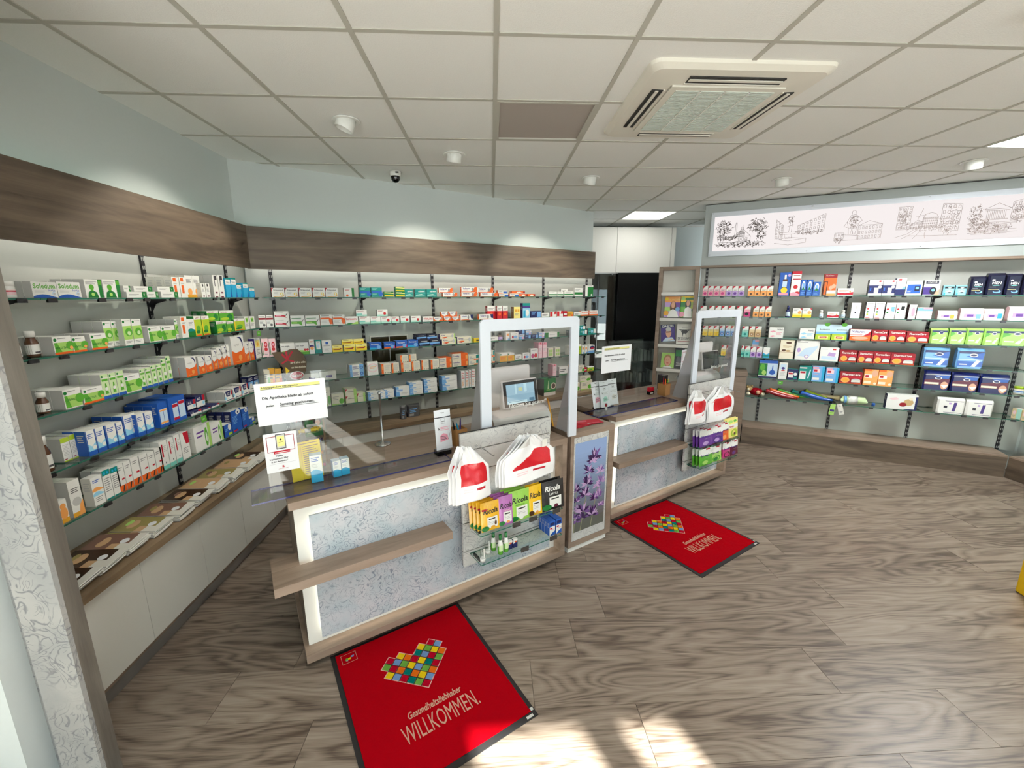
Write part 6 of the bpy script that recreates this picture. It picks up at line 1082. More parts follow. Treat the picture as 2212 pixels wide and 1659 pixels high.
fitsheet('notice_sheet', 'white curled vaccination certificate leaflet by the far framed screen', 'notice', F2, 0.20, 1468, 1492, 755, 808, 'paper', IMP, curl=0.010)
# magazines
MAGS = [('magazine', 'purple and yellow magazine with smiling woman in white top', 1434, 1467, 641, 681, 1.60, 'r 0 .72 1 1 lor;r 0 .5 .5 .72 lilac;r .5 .3 1 .72 purple;r 0 .3 .5 .5 lgreen;e .55 .5 .2 .28 brown;e .55 .6 .12 .17 skin;p white .2 0 .95 0 .8 .3 .55 .4 .35 .3;c .12 .2 .12 amber;e .85 .4 .14 .1 lblue;c .12 .88 .08 yellow;t rat und hilfe|.25 .82 .1 lyel .7', 'lilac'),
        ('magazine', 'green magazine with dark-haired woman in white coat', 1468, 1500, 640, 681, 1.60, 'r 0 .72 1 1 yellow;r 0 .5 .5 .72 dgreen;r .5 .3 1 .72 lime;c .15 .88 .09 lgreen;e .5 .6 .2 .24 black;e .5 .68 .11 .15 skin;p white .25 0 .8 0 .75 .4 .5 .52 .3 .4;c .12 .15 .12 pink;r .75 .3 .95 .4 dgreen;r .3 .82 .95 .92 dgreen', 'green'),
        ('magazine', 'navy diabetes magazine with bespectacled man, lying tilted', 1428, 1458, 706, 738, 1.25, 'r 0 .82 1 1 navy;b DIABETES|.12 .84 .13 white .8;e .55 .5 .2 .28 skin;e .55 .72 .2 .12 lgrey;r .38 .52 .72 .58 char;p pblue .1 0 1 0 .8 .22 .35 .22;r .5 .05 .9 .1 amber', 'violet'),
        ('magazine', 'white magazine with dark drone picture', 1460, 1493, 700, 740, 1.25, 'e .5 .62 .22 .1 char;r .1 .7 .9 .73 dgrey;r .2 .66 .3 .72 char;r .7 .66 .8 .72 char;p char .35 .55 .4 .35 .45 .55;p char .55 .55 .65 .35 .6 .55;b DIE ZUKUNFT|.1 .22 .12 dgrey .8;l .1 .9 .12 1 .05 dred;r .3 .8 .7 .82 grey', 'offw'),
        ('magazine', 'green book with a smiling face on its cover', 1427, 1455, 762, 793, 0.915, 'r 0 0 1 1 lgreen;e .5 .5 .3 .4 lbrown;e .5 .45 .24 .32 skin;r .42 .3 .58 .34 crim;e .42 .52 .03 .02 black;e .58 .52 .03 .02 black;p white .1 0 .9 0 .7 .12 .3 .12', 'lgreen'),
        ('magazine', 'dark green magazine standing behind the hanging leaflet', 1455, 1476, 752, 793, 0.915, 'r .1 .6 .9 .9 dgreen;e .4 .4 .2 .2 dgrey;l .2 .8 .25 3 .06 lgrey', 'char'),
        ('magazine', 'pale yellow magazine on the lowest ledge behind the far counter', 1424, 1443, 818, 842, 0.60, 'r 0 .5 1 1 lyel;e .5 .5 .3 .3 lgreen', 'offw')]
for nm, lab, x0, x1, y0, y1, zl, pr, base in MAGS:
    d = 0.055; a, b = FR.sx(x0, d, zl), FR.sx(x1, d, zl); h = FR.sz(a, d, y0) - zl
    tl = 0.10 if 'tilted' in lab else 0.0
    sheet(nm, lab, 'magazine', FR, a, d - 0.01, zl + 0.004 + (0.02 if tl else 0), b - a, max(.1, h), base, pr, lean=-0.12, th=0.004, mat='gloss', tilt=-tl)
# ------------------------------------------------------------------ things on the near counter
def place(fr, px, py, z):
    v = _R * ((px - 1106) / FPX) - _U * ((py - 829.5) / FPX) + _f; q = EYE + v * ((z - CAMZ) / v.z) - fr.o
    return q.dot(fr.u), q.dot(fr.n)
def goods_at(kind, fr, x, y, z, w, h, label, rz=0.0, nm=None):
    o = link(nm or ONAME[KIND[kind]['typ']][0], goods_mesh(kind, w, h), None, fr, (x, y, z), rz); return tag(o, label, ONAME[KIND[kind]['typ']][1])
ZT = 0.9408
goods_at('cvb', F1, 0.125, 0.155, 0.9502, 0.055, 0.145, 'white and blue saline carton before the yellow card', -0.06)
goods_at('cvb', F1, 0.232, 0.165, 0.9502, 0.04, 0.088, 'small white and blue saline carton, left of the pair', 0.05)
goods_at('cvb', F1, 0.275, 0.170, 0.9502, 0.04, 0.090, 'small white and blue saline carton, right of the pair', 0.05)
sheet('info_card', 'yellow folded information card behind the saline cartons', 'card', F1, 0.045, 0.215, 0.9502, 0.15, 0.20, 'amber', 'r 0 0 1 1 yellow;r .36 0 .37 1 amber;l .42 .92 .85 14 .055 lbrown;l .2 .9 .93 1 .05 lbrown', lean=-0.10, rz=0.12, th=0.002)
# candy stand
cs = thing('candy_stand', 'clear acrylic stand with angled trays of wrapped candy rolls', 'stand', F1, (0.10, 0.25, ZT), 0.08)
for xx in (0.0, 0.156):
    m = MB(); p = [(0.0, 0), (0.20, 0), (0.20, 0.36), (0.16, 0.36)]
    m.face([(xx, *q) for q in p]); m.face([(xx + 0.004, *q) for q in reversed(p)]); m.obj('side_plate', 'clearplastic', cs)
boxo('slanted_edge', 'kraft', 0.158, 0.166, 0.19, 0.20, 0.0, 0.37, cs); boxo('foot_plate', 'clearplastic', 0.0, 0.16, 0.0, 0.20, 0.0, 0.004, cs)
TR = [('pink candy roll', 'mag'), ('orange candy roll', 'orange'), ('blue candy roll', 'blue'), ('yellow candy roll', 'yellow'), ('yellow candy roll', 'yellow'), ('red candy roll', 'crim'), ('red candy roll', 'crim')]
for k in range(5):
    o = MB().box(0.004, 0.156, 0.03 + k * 0.028, 0.075 + k * 0.028, 0.03 + k * 0.06, 0.033 + k * 0.06).obj('tray', 'clearplastic', cs); o.rotation_euler.x = 0.0
CT = [(0, 'pink', 'mag'), (1, 'orange', 'lor'), (2, 'blue', 'blue'), (2, 'violet', 'violet'), (3, 'yellow', 'yellow'), (3, 'yellow', 'yellow'), (4, 'red', 'crim'), (4, 'red', 'crim'), (4, 'pink', 'pink')]
used = {}
for k, (tr, nm, cc) in enumerate(CT):
    j = used.get(tr, 0); used[tr] = j + 1
    m = MB(); L = 0.10; y = 0.043 + j * 0.021; x = 0.018 + j * 0.014
    m.tube([(0, 0, 0), (0.012, 0, 0), (0.014, 0, 0), (0.05, 0, 0), (L - 0.014, 0, 0), (L - 0.012, 0, 0), (L, 0, 0)], [0.012, 0.004, 0.0098, 0.0102, 0.0098, 0.004, 0.012], 10, col=cc)
    m.tube([(0.03, 0, 0), (0.06, 0, 0)], 0.0106, 10, col='white')
    o = m.obj('candy_roll', 'foil', None, F1); o.matrix_basis = cs.matrix_basis @ Matrix.Translation((x, y + tr * 0.028, 0.0445 + tr * 0.06)) @ Matrix.Rotation(-0.08, 4, 'Z')
    tag(o, '%s wrapped candy roll %s tray %s of the stand' % (nm, ['', 'second on', 'third on'][j], ['lowest', 'second', 'third', 'fourth', 'top'][tr]), 'candy')
# small red sweets bowl bits, price pole, mask pouch, pen boxes
x, y = place(F1, 786, 915, 0.632)
x2, y2 = place(FB, 787, 914, 0.632)
po = thing('display_pole', 'slim chrome pole on round base behind the near guard', 'stand', F1, (0.60, 0.56, ZT))
MB().lathe([(0.05, 0), (0.05, 0.006), (0.012, 0.010), (0.008, 0.02)], n=28).obj('round_base', 'steel', po); MB().tube([(0, 0, 0.01), (0, 0, 0.34)], 0.007).obj('pole', 'steel', po)
MB().lathe([(0.010, 0.335), (0.012, 0.345), (0.004, 0.352)], n=14).obj('knob', 'steel', po)
MASK = 'r 0 .82 1 1 paper;r 0 .80 1 .825 char;e .5 .93 .12 .02 grey;r .36 .66 .62 .78 grey;r .38 .67 .60 .77 paper;r .40 .70 .58 .73 grey;b k|.18 .50 .07 black;l .3 .9 .56 3 .035 %s;p %s .25 .2 .75 .24 .7 .38 .45 .42 .25 .36;l .28 .7 .33 3 .035 dgrey;p grey .75 .24 1 .5 .98 .5 .73 .26'
def pouch(name, label, cat, fr, x, y, z, w, h, base, prims, lean=-0.12, rz=0.0, bulge=0.012, mat='foil', notch=True):
    m = MB(); B = lambda a, b: bulge * max(0, math.sin(math.pi * a)) ** .7 * max(0, math.sin(math.pi * min(1, b * 1.06))) ** .6
    m.grid(lambda a, b: (a * w, -B(a, b), b * h), 10, 12, base); m.grid(lambda a, b: ((1 - a) * w, B(a, b) * .8 + 0.0006, b * h), 8, 8, base)
    i = len(m.v); out = []
    for q in prims.split(';'):
        q = q.strip()
        if q and q[0] == 'r':
            a = q[1:].split(); x0, y0, x1, y1 = map(float, a[:4]); nx, ny = max(1, int((x1 - x0) * 7)), max(1, int((y1 - y0) * 9))
            out += ['r %g %g %g %g %s' % (x0 + (x1 - x0) * p / nx, y0 + (y1 - y0) * s / ny, x0 + (x1 - x0) * (p + 1) / nx, y0 + (y1 - y0) * (s + 1) / ny, a[4]) for p in range(nx) for s in range(ny)] + ['']
        elif q: out.append(q)
    k = 0; grp = []
    for q in out + ['']:
        if q and q[0] == 'r': grp.append(q); continue
        for qq in grp: paint(m, qq, lambda a, b, kk, K=k: (a * w, -B(a, b) - 0.0009 - K * 0.00025, b * h), w, h)
        if grp: k += 1
        grp = []
        if q: paint(m, q, lambda a, b, kk, K=k: (a * w, -B(a, b) - 0.0011 - K * 0.00025, b * h), w, h); k += 1
    o = m.obj(name, mat, None, fr, (x, y, z)); o.matrix_basis = o.matrix_basis @ Matrix.Rotation(rz, 4, 'Z') @ Matrix.Rotation(lean, 4, 'X')
    return tag(o, label, cat)
xm, ym = F1.sx(944, 0.17, 0.99), 0.17
pouch('mask_pouch', 'white face mask pouch with pink print on the near counter', 'pouch', F1, F1.sx(943, .19, .99), 0.19, 0.968, 0.105, 0.245, 'paper', MASK % ('pink', 'pink'), lean=-0.10, bulge=0.008)
tag(MB().box(0, 0.09, 0, 0.06, 0, 0.026, 'black').obj('pouch_holder', 'gloss', None, F1, (F1.sx(945, .17, .96), 0.165, ZT)), 'small black holder under the near mask pouch', 'holder')
def penbox(fr, x, y, label, pens, which):
    t = thing('pen_box', label, 'pen holder', fr, (x, y, ZT), 0.1); q = 0.085; h = 0.11
    for a in ((0, q, 0, 0.005), (0, q, q - 0.005, q), (0, 0.005, 0.005, q - 0.005), (q - 0.005, q, 0.005, q - 0.005)): MB().box(*a, 0, h).obj('side_panel', 'kraft', t)
    MB().box(0.005, q - 0.005, 0.005, q - 0.005, 0, 0.004).obj('bottom_panel', 'kraft', t)
    for n, (px_, py_, cc, L, nm) in enumerate(pens):
        m = MB().tube([(0, 0, 0.006), (px_ * .2, py_ * .2, L * .8), (px_ * .25, py_ * .25, L)], [0.0055, 0.0055, 0.003], 8, col=cc)
        o = m.obj('pen', 'gloss', None, fr); o.matrix_basis = t.matrix_basis @ Matrix.Translation((0.02 + n % 3 * 0.022, 0.025 + n // 3 * 0.03, 0)); tag(o, '%s standing in the pen box of the %s counter' % (nm, which), 'pen')
    return t
penbox(F1, F1.sx(985, .25, 1.0), 0.25, 'plain wooden pen box beside the near display board', [(-.1, 0, 'black', .17, 'black marker pen'), (.05, .02, 'violet', .175, 'violet marker pen'), (-.15, .05, 'cyan', .15, 'blue pen')], 'near')
tag(MB().tube([(0, 0, 0.004), (0.03, 0.02, 0.03), (0.07, 0.04, 0.045), (0.11, 0.05, 0.03), (0.14, 0.06, 0.004), (0.25, 0.10, 0.004)], 0.003, 6).obj('cable', 'black', None, F1, (F1.sx(1012, .3, 1.0), 0.32, ZT)), 'thin black cable curling beside the near pen box', 'cable')
# far counter
for k, (px, c1, c2, lb, rz) in enumerate(((1285, 'pink', 'pink', 'left', 0.16), (1299, 'mint', 'mint', 'middle', 0.02), (1322, 'offw', 'lor', 'right', -0.05))):
    pouch('mask_pouch', 'white face mask pouch on the far counter, %s of three' % lb, 'pouch', F2, F2.sx(px, .24, .97) - .01, 0.24 - (0.014 if k == 1 else 0.0) + (0.012 if k == 2 else 0), 0.955, 0.105, 0.225, 'paper', MASK % ('lgrey', c1), lean=-0.22, rz=rz * .3, bulge=0.006)
tag(MB().box(0, 0.20, 0, 0.05, 0, 0.016, 'black').obj('pouch_holder', 'gloss', None, F2, (F2.sx(1290, .23, .95), 0.235, ZT)), 'small black holder under the far mask pouches', 'holder')
vb = thing('sample_vial', 'tiny glass vial with dark red cap before the mask pouches', 'bottle', F2, (F2.sx(1309, .17, .95), 0.17, 0.9502))
MB().lathe([(0.010, 0), (0.011, 0.003), (0.011, 0.028), (0.007, 0.032)], n=14, cols=['white', 'white', 'lgrey']).obj('body', 'gloss', vb); MB().lathe([(0.010, 0.032), (0.010, 0.056), (0.008, 0.058)], n=14, cols='dred').obj('cap', 'gloss', vb)
st = thing('ink_stamp', 'red and black self-inking stamp on the far counter', 'stamp', F2, (F2.sx(1403, .36, .96), 0.36, ZT), 0.1)
MB().box(0, 0.075, 0, 0.03, 0, 0.032, 'black').obj('base', 'gloss', st); MB().box(0.002, 0.073, 0.001, 0.029, 0.0325, 0.07, 'crim').obj('grip', 'gloss', st); MB().box(0.015, 0.06, -0.001, -0.0002, 0.006, 0.02, 'offw').obj('label', 'paper', st)
penbox(F2, F2.sx(1437, .25, .98), 0.25, 'plain wooden pen box beside the far display board', [(-.1, 0, 'crim', .18, 'dark red pen'), (.0, .02, 'orange', .16, 'orange highlighter'), (.12, .05, 'green', .14, 'green highlighter'), (.2, 0, 'black', .15, 'black pen')], 'far')
tag(MB().lathe([(0.028, 0), (0.030, 0.008), (0.024, 0.022), (0.010, 0.028)], n=18, cols='lgrey').obj('computer_mouse', 'gloss', None, F2, (F2.sx(1424, .42, .95), 0.42, ZT)), 'small pale computer mouse behind the red stamp', 'mouse')
tag(MB().box(0, 0.07, 0, 0.07, 0, 0.16, 'char').obj('card_reader', 'gloss', None, F2, (F2.sx(1432, .40, .99), 0.40, ZT)), 'dark upright card reader behind the far pen box', 'card reader')
# pedestal top: fanned red leaflets, yellow folder
for k in range(4):
    m = MB().box(0, 0.21, 0, 0.10, 0, 0.0012, 'dred', cols={'t': 'crim'}); paint(m, 'l .06 .5 .8 3 .12 pink;e .45 .14 .08 .06 white;l .55 .85 .16 1 .1 pink', topside(0.21, 0.10, 0.0012), 0.21, 0.10)
    o = m.obj('leaflet', 'paper', None, FF, (0.10 + k * 0.022, 0.06 + k * 0.016, ZT + 0.0006 + k * 0.0022), 0.10 - k * 0.12)
    tag(o, 'dark red leaflet on the picture pedestal, %s of the fan' % ['lowest', 'second', 'third', 'topmost'][k], 'leaflet', 'red leaflets on the pedestal')
sheet('folder', 'yellow folder edge behind the near framed screen', 'folder', FF, 0.005, 0.20, ZT, 0.10, 0.20, 'amber', 'r .1 .1 .9 .9 amber', lean=-0.2, rz=1.0, th=0.01)
# ------------------------------------------------------------------ candy pouches on the display boards
RIC = 'i Ricola|.12 .60 .18 black .78;r .30 .10 .86 .48 white;r .38 .39 .74 .43 black;l .36 .8 .33 3 .05 lgrey;%s'
def pouches(fr, z, spec, side):
    for px0, px1, ytop, base, nm, prims, rows in spec:
        d = -0.165; a, b = fr.sx(px0, d, z), fr.sx(px1, d, z); w = b - a; h = min(0.19, max(0.1, fr.sz(a, d, ytop) - z))
        for r in range(rows):
            pouch('candy_pouch', '%s candy pouch%s, %s' % (nm, ['', ' second in row', ' third in row', ' fourth in row'][r], side), 'candy pouch', fr, a - (0.012 * r if rows > 2 else 0), d + r * 0.026 + random.uniform(-.002, .002), z + 0.001, w, h, base, prims, lean=-0.10, rz=random.uniform(-.06, .02), bulge=0.009)
PAL['ric'] = rgb(244, 186, 40); PAL['ricp'] = rgb(186, 110, 182); PAL['ricg'] = rgb(158, 214, 84); PAL['rica'] = rgb(246, 196, 20); PAL['rick'] = rgb(36, 34, 34)
NEARG = 'near upper glass shelf'
pouches(F1, 0.562, ((1041, 1080, 1092, 'ric', 'yellow orange', RIC % 'e .2 .1 .2 .09 dgreen;e .6 .12 .12 .05 amber;r .06 .72 .3 .78 crim;e .75 .24 .06 .08 brown', 4), (1078, 1109, 1078, 'ricp', 'purple', RIC % 'e .2 .1 .2 .08 dgreen;e .6 .12 .12 .05 lor;t Salbei|.3 .5 .08 lpink', 3), (1102, 1145, 1062, 'ricg', 'lime green', RIC % 'e .2 .1 .2 .08 dgreen;e .55 .1 .1 .06 white;t Apfelminze|.26 .5 .07 dgreen', 3), (1142, 1171, 1047, 'rica', 'golden yellow', RIC % 'e .2 .1 .2 .08 brown;e .6 .1 .1 .06 lor', 2), (1172, 1216, 1040, 'rick', 'black liquorice', 'i Ricola|.12 .66 .18 white .78;t Lakritz|.30 .53 .09 white;r .30 .10 .86 .46 white;r .38 .37 .74 .41 black;e .2 .12 .2 .1 dgreen;e .6 .14 .1 .06 maroon', 2)), NEARG)
EUK = 'r 0 .62 1 1 white;b Em-eukal|.12 .55 .13 violet .76;e .5 .22 .4 .2 %s;e .4 .2 .2 .12 %s;r .5 .9 .8 .98 crim;l .3 .7 .46 1 .04 grey'
pouches(F2, 0.545, ((1511, 1540, 932, 'purple', 'purple and white', EUK % ('purple', 'lilac'), 3), (1537, 1560, 924, 'purple', 'violet and white', EUK % ('violet', 'lilac'), 2), (1556, 1574, 917, 'orange', 'orange and white', EUK % ('orange', 'lor'), 2), (1570, 1594, 908, 'lyel', 'pale herb printed', 'r 0 .5 1 .7 white;e .6 .25 .3 .2 lime;e .65 .2 .1 .08 brown;e .3 .85 .2 .08 lgreen;e .7 .85 .15 .06 green;b Kinder|.2 .55 .1 crim .6', 2)), 'far upper glass shelf')
pouches(F2, 0.355, ((1510, 1538, 974, 'green', 'bright green', EUK % ('green', 'lgreen'), 3), (1536, 1558, 968, 'lgreen', 'pale green', EUK % ('green', 'dgreen'), 1), (1561, 1578, 960, 'mag', 'magenta and white', EUK % ('maroon', 'mag'), 2), (1577, 1594, 955, 'maroon', 'dark berry and white', EUK % ('maroon', 'purple'), 2)), 'far lower glass shelf')
ZL = 0.3808
for k, (px, dd) in enumerate(((1043, -.16), (1054, -.11))):
    x = F1.sx(px, dd, ZL); t = thing('cream_tube', 'clear standing tube with white cap, %s one' % ['front', 'rear'][k], 'tube', F1, (x, dd, ZL))
    MB().lathe([(0.016, 0), (0.0165, 0.02), (0.015, 0.021)], n=16, cols='white').obj('cap', 'gloss', t)
    m = MB(); m.grid(lambda a, b: (0.0155 * math.cos(a * 6.2832) * (1 + .1 * b), 0.0155 * math.sin(a * 6.2832) * (1 - b * .95), 0.021 + b * 0.085), 16, 4); m.obj('body', 'clearplastic', t)
    MB().box(-0.003, 0.003, -0.017, -0.0165, 0.03, 0.09, 'white').obj('label', 'paper', t)
for k, (px, dd, hh) in enumerate(((1066, -.10, .115), (1081, -.155, .125), (1093, -.15, .125))):
    x = F1.sx(px, dd, ZL); t = thing('spray_bottle', 'small green spray bottle, %s of three' % ['left', 'middle', 'right'][k], 'bottle', F1, (x, dd, ZL))
    MB().lathe([(0.014, 0), (0.016, 0.004), (0.016, hh * .45), (0.012, hh * .66), (0.009, hh * .74)], n=16, cols=['green', 'green', 'white', 'white']).obj('body', 'gloss', t); MB().lathe([(0.009, hh * .74), (0.009, hh), (0.006, hh)], n=12, cols='dgreen').obj('cap', 'gloss', t)
    MB().grid(lambda a, b: (0.0165 * math.sin((a - .5) * 2), -0.0165 * math.cos((a - .5) * 2), hh * (.2 + .3 * b)), 6, 1, 'pgreen').obj('label', 'paper', t)
kinds('nvw @ small navy and white carton @ b.02 @ navy navy white @ p white 0 .5 1 .8 1 1 0 1;p orange .2 .7 .6 .85 .9 .7 .6 .6\nblx @ glossy blue and white spray carton @ b.026 @ white blue blue @ r 0 .62 1 1 blue;r .1 .7 .9 .9 navy;r .1 .46 .5 .56 crim;p blue 0 0 1 0 1 .3 .5 .2;l .3 .9 .4 1 .08 pink')
for k, px in enumerate((1098, 1109)): goods_at('nvw', F1, F1.sx(px, -.15, ZL), -0.15, ZL, 0.03, 0.055, 'small navy and white carton beside spray bottles, %s one' % ['left', 'right'][k])
for k, px in enumerate((1187, 1201)):
    for r in range(4): goods_at('blx', F1, F1.sx(px, -.17, ZL), -0.17 + r * 0.028, ZL, 0.044, 0.10, 'glossy blue spray carton, %s column, %s row, near lower shelf' % (['left', 'right'][k], ['front', 'second', 'third', 'last'][r]))
# ------------------------------------------------------------------ plastic carrier bags on the hooks
PAL['bag'] = rgb(238, 238, 238); PAL['bagred'] = rgb(206, 16, 34); PAL['baggrey'] = rgb(208, 206, 202)
def carrier(fr, px0, px1, yt, yb, d, label, fold=0.0, seed=1, layers=3, shift=0.5):
    z0 = 1.0; a, b = fr.sx(px0, d, z0), fr.sx(px1, d, z0); zt, zb = fr.sz((a + b) / 2, d, yt), fr.sz((a + b) / 2, d, yb); w, h = b - a, zt - zb
    t = thing('carrier_bag', label, 'bag', fr, (a, d, zb)); rr = random.Random(seed)
    for L in range(layers):
        ph = rr.uniform(0, 6); y = L * 0.010; wf = 1.0 - 0.03 * L; dx = -0.018 * L
        def top(v): return max(0.14, min(0.97, (1 - v) * 2.0 + 0.12)) if v > .58 else 1.0 - 0.05 * v
        def fn(u, v):
            q = top(v); c = shift if v > .62 else .5; cc = .5 + (shift - .5) * max(0, (v - .45) / .55)
            return (dx + w * (cc + (u - .5) * q * wf), y + 0.010 * math.sin(u * 7 + ph) * (0.3 + v) - 0.022 * math.sin(math.pi * u) * (1 - v) + 0.006 * math.sin(v * 9 + u * 5 + ph), h * v + 0.012 * (u - .5) * (1 - v) + 0.0)
        red = lambda u, v: 'bagred' if (0.16 < u < 0.90 and 0.30 < v < 0.68 and (fold == 0 or (v - .30) < (u - .10) * .75)) else ('baggrey' if (v > .78 and u < .45) else ('crim' if (.55 < u < .8 and .19 < v < .235) else ('lpink' if (.22 < u < .45 and (.12 < v < .14 or .17 < v < .19 or .22 < v < .24)) else 'bag')))
        m = MB(); m.grid(fn, 40, 46, colfn=red if L == 0 else (lambda u, v: 'bagred' if (.16 < u < .9 and .3 < v < .68) else 'bag')); o = m.obj('bag_layer', 'foil', t)
        so = o.modifiers.new('solid', 'SOLIDIFY'); so.thickness = 0.0012
carrier(F1, 982, 1059, 962, 1080, -0.235, 'white carrier bag with red square on left hook, near board', 0, 2, 3, .38)
carrier(F1, 1088, 1197, 940, 1036, -0.235, 'folded white carrier bag with red triangle on right hook, near board', 1, 5, 4, .55)
carrier(F2, 1494, 1529, 842, 912, -0.235, 'white carrier bag with red square on left hook, far board', 0, 8, 3, .45)
carrier(F2, 1533, 1586, 834, 905, -0.235, 'wide white carrier bag with red square on right hook, far board', 0, 11, 4, .5)
tag(MB().box(0, 0.035, 0, 0.001, 0, 0.045, 'offw').obj('price_tag', 'paper', None, F1, (F1.sx(1171, -.25, 1.06), -0.252, 1.035)), 'small white price tag on the near right hook', 'price tag')
# ------------------------------------------------------------------ brochure stacks along the left worktop
PAL['bro1'] = rgb(66, 46, 34); PAL['bro2'] = rgb(196, 160, 120); PAL['bro3'] = rgb(150, 138, 84); PAL['bro4'] = rgb(124, 92, 78)
SB = [(0.02, 'bro1'), (0.16, 'bro1'), (0.30, 'bro4'), (0.46, 'bro3'), (0.63, 'bro4'), (0.80, 'bro1'), (0.97, 'bro2'), (1.14, 'bro3'), (1.31, 'bro2'), (1.46, 'bro1')]
for k, (x, cc) in enumerate(SB):
    t = thing('brochure_stack', 'fanned stack of glossy brochures on left worktop, %s from the front' % ORD[k], 'brochures', FL, (x + 0.09, -0.345, 0.6306))
    rr = random.Random(k); n = 5
    for j in range(n):
        m = MB(); w, d = 0.128, 0.24; lift = 0.055 if j == n - 1 else 0.05
        m.grid(lambda a, b: (a * w, b * d, 0.004 + 0.0065 * j + 0.012 * a * a), 5, 1, 'offw'); i = len(m.f)
        m.grid(lambda a, b: (a * w, b * d, 0.0095 + 0.0065 * j + 0.012 * a * a), 5, 6, colfn=lambda a, b: 'offw' if b < .12 else (cc if a > .35 or b > .55 else ('bro2' if b > .35 else 'offw')))
        m.face([(0, 0, .004 + .0065 * j), (w, 0, .016 + .0065 * j), (w, 0, .0215 + .0065 * j), (0, 0, .0095 + .0065 * j)], 'white'); m.face([(0, d, .004 + .0065 * j), (0, 0, .004 + .0065 * j), (0, 0, .0095 + .0065 * j), (0, d, .0095 + .0065 * j)], 'lgrey'); m.face([(w, 0, .016 + .0065 * j), (w, d, .016 + .0065 * j), (w, d, .0215 + .0065 * j), (w, 0, .0215 + .0065 * j)], 'white')
        if j == n - 1:
            paint(m, 'e .55 .3 .16 .08 paper;e .5 .7 .3 .1 bro2;e .6 .82 .2 .06 %s' % rr.choice(['bro3', 'bro4', 'lgreen']), lambda a, b, q: (a * w, b * d, 0.0100 + 0.0065 * j + 0.012 * a * a + q * .0003), w, d)
        m.obj('brochure', 'gloss', t, None, (rr.uniform(-.004, .004) + j * 0.004, rr.uniform(-.012, .012), 0), rr.uniform(-.05, .05))
# ------------------------------------------------------------------ oddments on the walls
# hatch in the rear wall behind the third shelf
hx0, hx1 = FB.sx(803, -.03, 1.3), FB.sx(880, -.03, 1.3)
ht = thing('serving_hatch', 'rear wall hatch with painted dark opening behind blue cartons', 'hatch', FB)
MB().box(hx0, hx1, -0.034, -0.031, 1.10, 1.475).obj('dark_pane', 'darkolive', ht) if simple('darkolive', rgb(60, 54, 34), 0.12, noise=0.25, nscale=3) else 0  # flat olive sheet paints the dim depth of the open hatch
for a in ((hx0 - .012, hx1 + .012, 1.475, 1.487), (hx0 - .012, hx0, 1.10, 1.475), (hx1, hx1 + .012, 1.10, 1.475), ((hx0 + hx1) / 2 - .004, (hx0 + hx1) / 2 + .004, 1.10, 1.475)): MB().box(a[0], a[1], -0.038, -0.031, a[2], a[3]).obj('hatch_frame', 'cabdoor', ht)
# brown leaf-shaped sign with red bow
d = -0.322; sx0 = FB.sx(592, d, 1.25); m = MB(); W_, H_ = FB.sx(664, d, 1.25) - sx0, 0.30; z0 = 1.135
out = [(0.0, .93), (.16, .96), (.36, .93), (.52, 1.0), (.76, 1.0), (.92, .84), (1.0, .6), (.96, .34), (.8, .1), (.62, 0.0), (.36, 0.02), (.30, .22), (.26, .5), (.10, .72)]
PAL['signbr'] = rgb(92, 72, 46); m.face([(sx0 + a * W_, d, z0 + b * H_) for a, b in out], 'signbr'); m.face([(sx0 + a * W_, d + .003, z0 + b * H_) for a, b in reversed(out)], 'signbr')
for (a, b), (a2, b2) in zip(out, out[1:] + out[:1]): m.face([(sx0 + a * W_, d, z0 + b * H_), (sx0 + a * W_, d + .003, z0 + b * H_), (sx0 + a2 * W_, d + .003, z0 + b2 * H_), (sx0 + a2 * W_, d, z0 + b2 * H_)], 'signbr')
paint(m, 'p crim .40 .70 .26 .86 .30 .90 .44 .74;p crim .44 .70 .62 .92 .58 .96 .42 .76;p crim .42 .7 .38 .94 .44 .96 .46 .72;p crim .42 .72 .24 .62 .26 .58 .44 .68;p crim .44 .72 .62 .66 .62 .62 .44 .67;i Seit 45 Jahren online|.50 .56 .08 cream .46;i aus Ihrer Apotheke|.52 .42 .08 cream .44;p yellow .34 .28 .34 .5 .46 .38;e .66 .22 .22 .13 white;e .66 .22 .20 .11 crim;b bioland|.50 .18 .09 white .32', lambda a, b, k: (sx0 + a * W_, d - k * .0003, z0 + b * H_), W_, H_)
tag(m.obj('leaf_sign', 'print', None, FB), 'brown leaf-shaped cardboard sign with red bow in the corner', 'sign')
shelf_goods('B', 3, 'ysm 583-596@797,ysm 597-611@797', 'beside brown leaf sign')
# green display box and mug carton
m = MB().box(0, 0.17, 0, 0.12, 0, 0.19, 'dgreen', cols={'l': 'green'}); paint(m, 'e .62 .74 .22 .18 char;e .62 .66 .12 .14 skin;r .06 .5 .6 .62 white;p white .3 .40 .9 .40 .8 .52 .45 .52;l .1 .8 .25 2 .08 lgreen', front(0.17, 0.19), 0.17, 0.19)
tag(m.obj('leaflet_box', 'print', None, FB, (0.30, -0.36, 0.6308)), 'green leaflet box with portrait in the worktop corner', 'box')
m = MB().box(0, 0.19, 0, 0.15, 0, 0.22, 'dgreen', cols={'l': 'dgrey'}); paint(m, 'r 0 0 1 .2 offw;e .8 .55 .22 .2 cream;e .8 .55 .16 .14 brown;p pgreen .3 .4 .36 .9 .4 .9 .42 .4;l .2 .6 .35 2 .05 lgreen', front(0.19, 0.22), 0.19, 0.22)
tag(m.obj('mug_box', 'print', None, FB, (FB.sx(1175, -.3, .7), -0.30, 0.6308)), 'dark green and white mug box seen through the near screen', 'box')
pg = thing('piggy_bank', 'small yellow piggy bank on the rear worktop', 'piggy bank', FB, (FB.sx(1239, -.36, .66), -0.36, 0.6308))
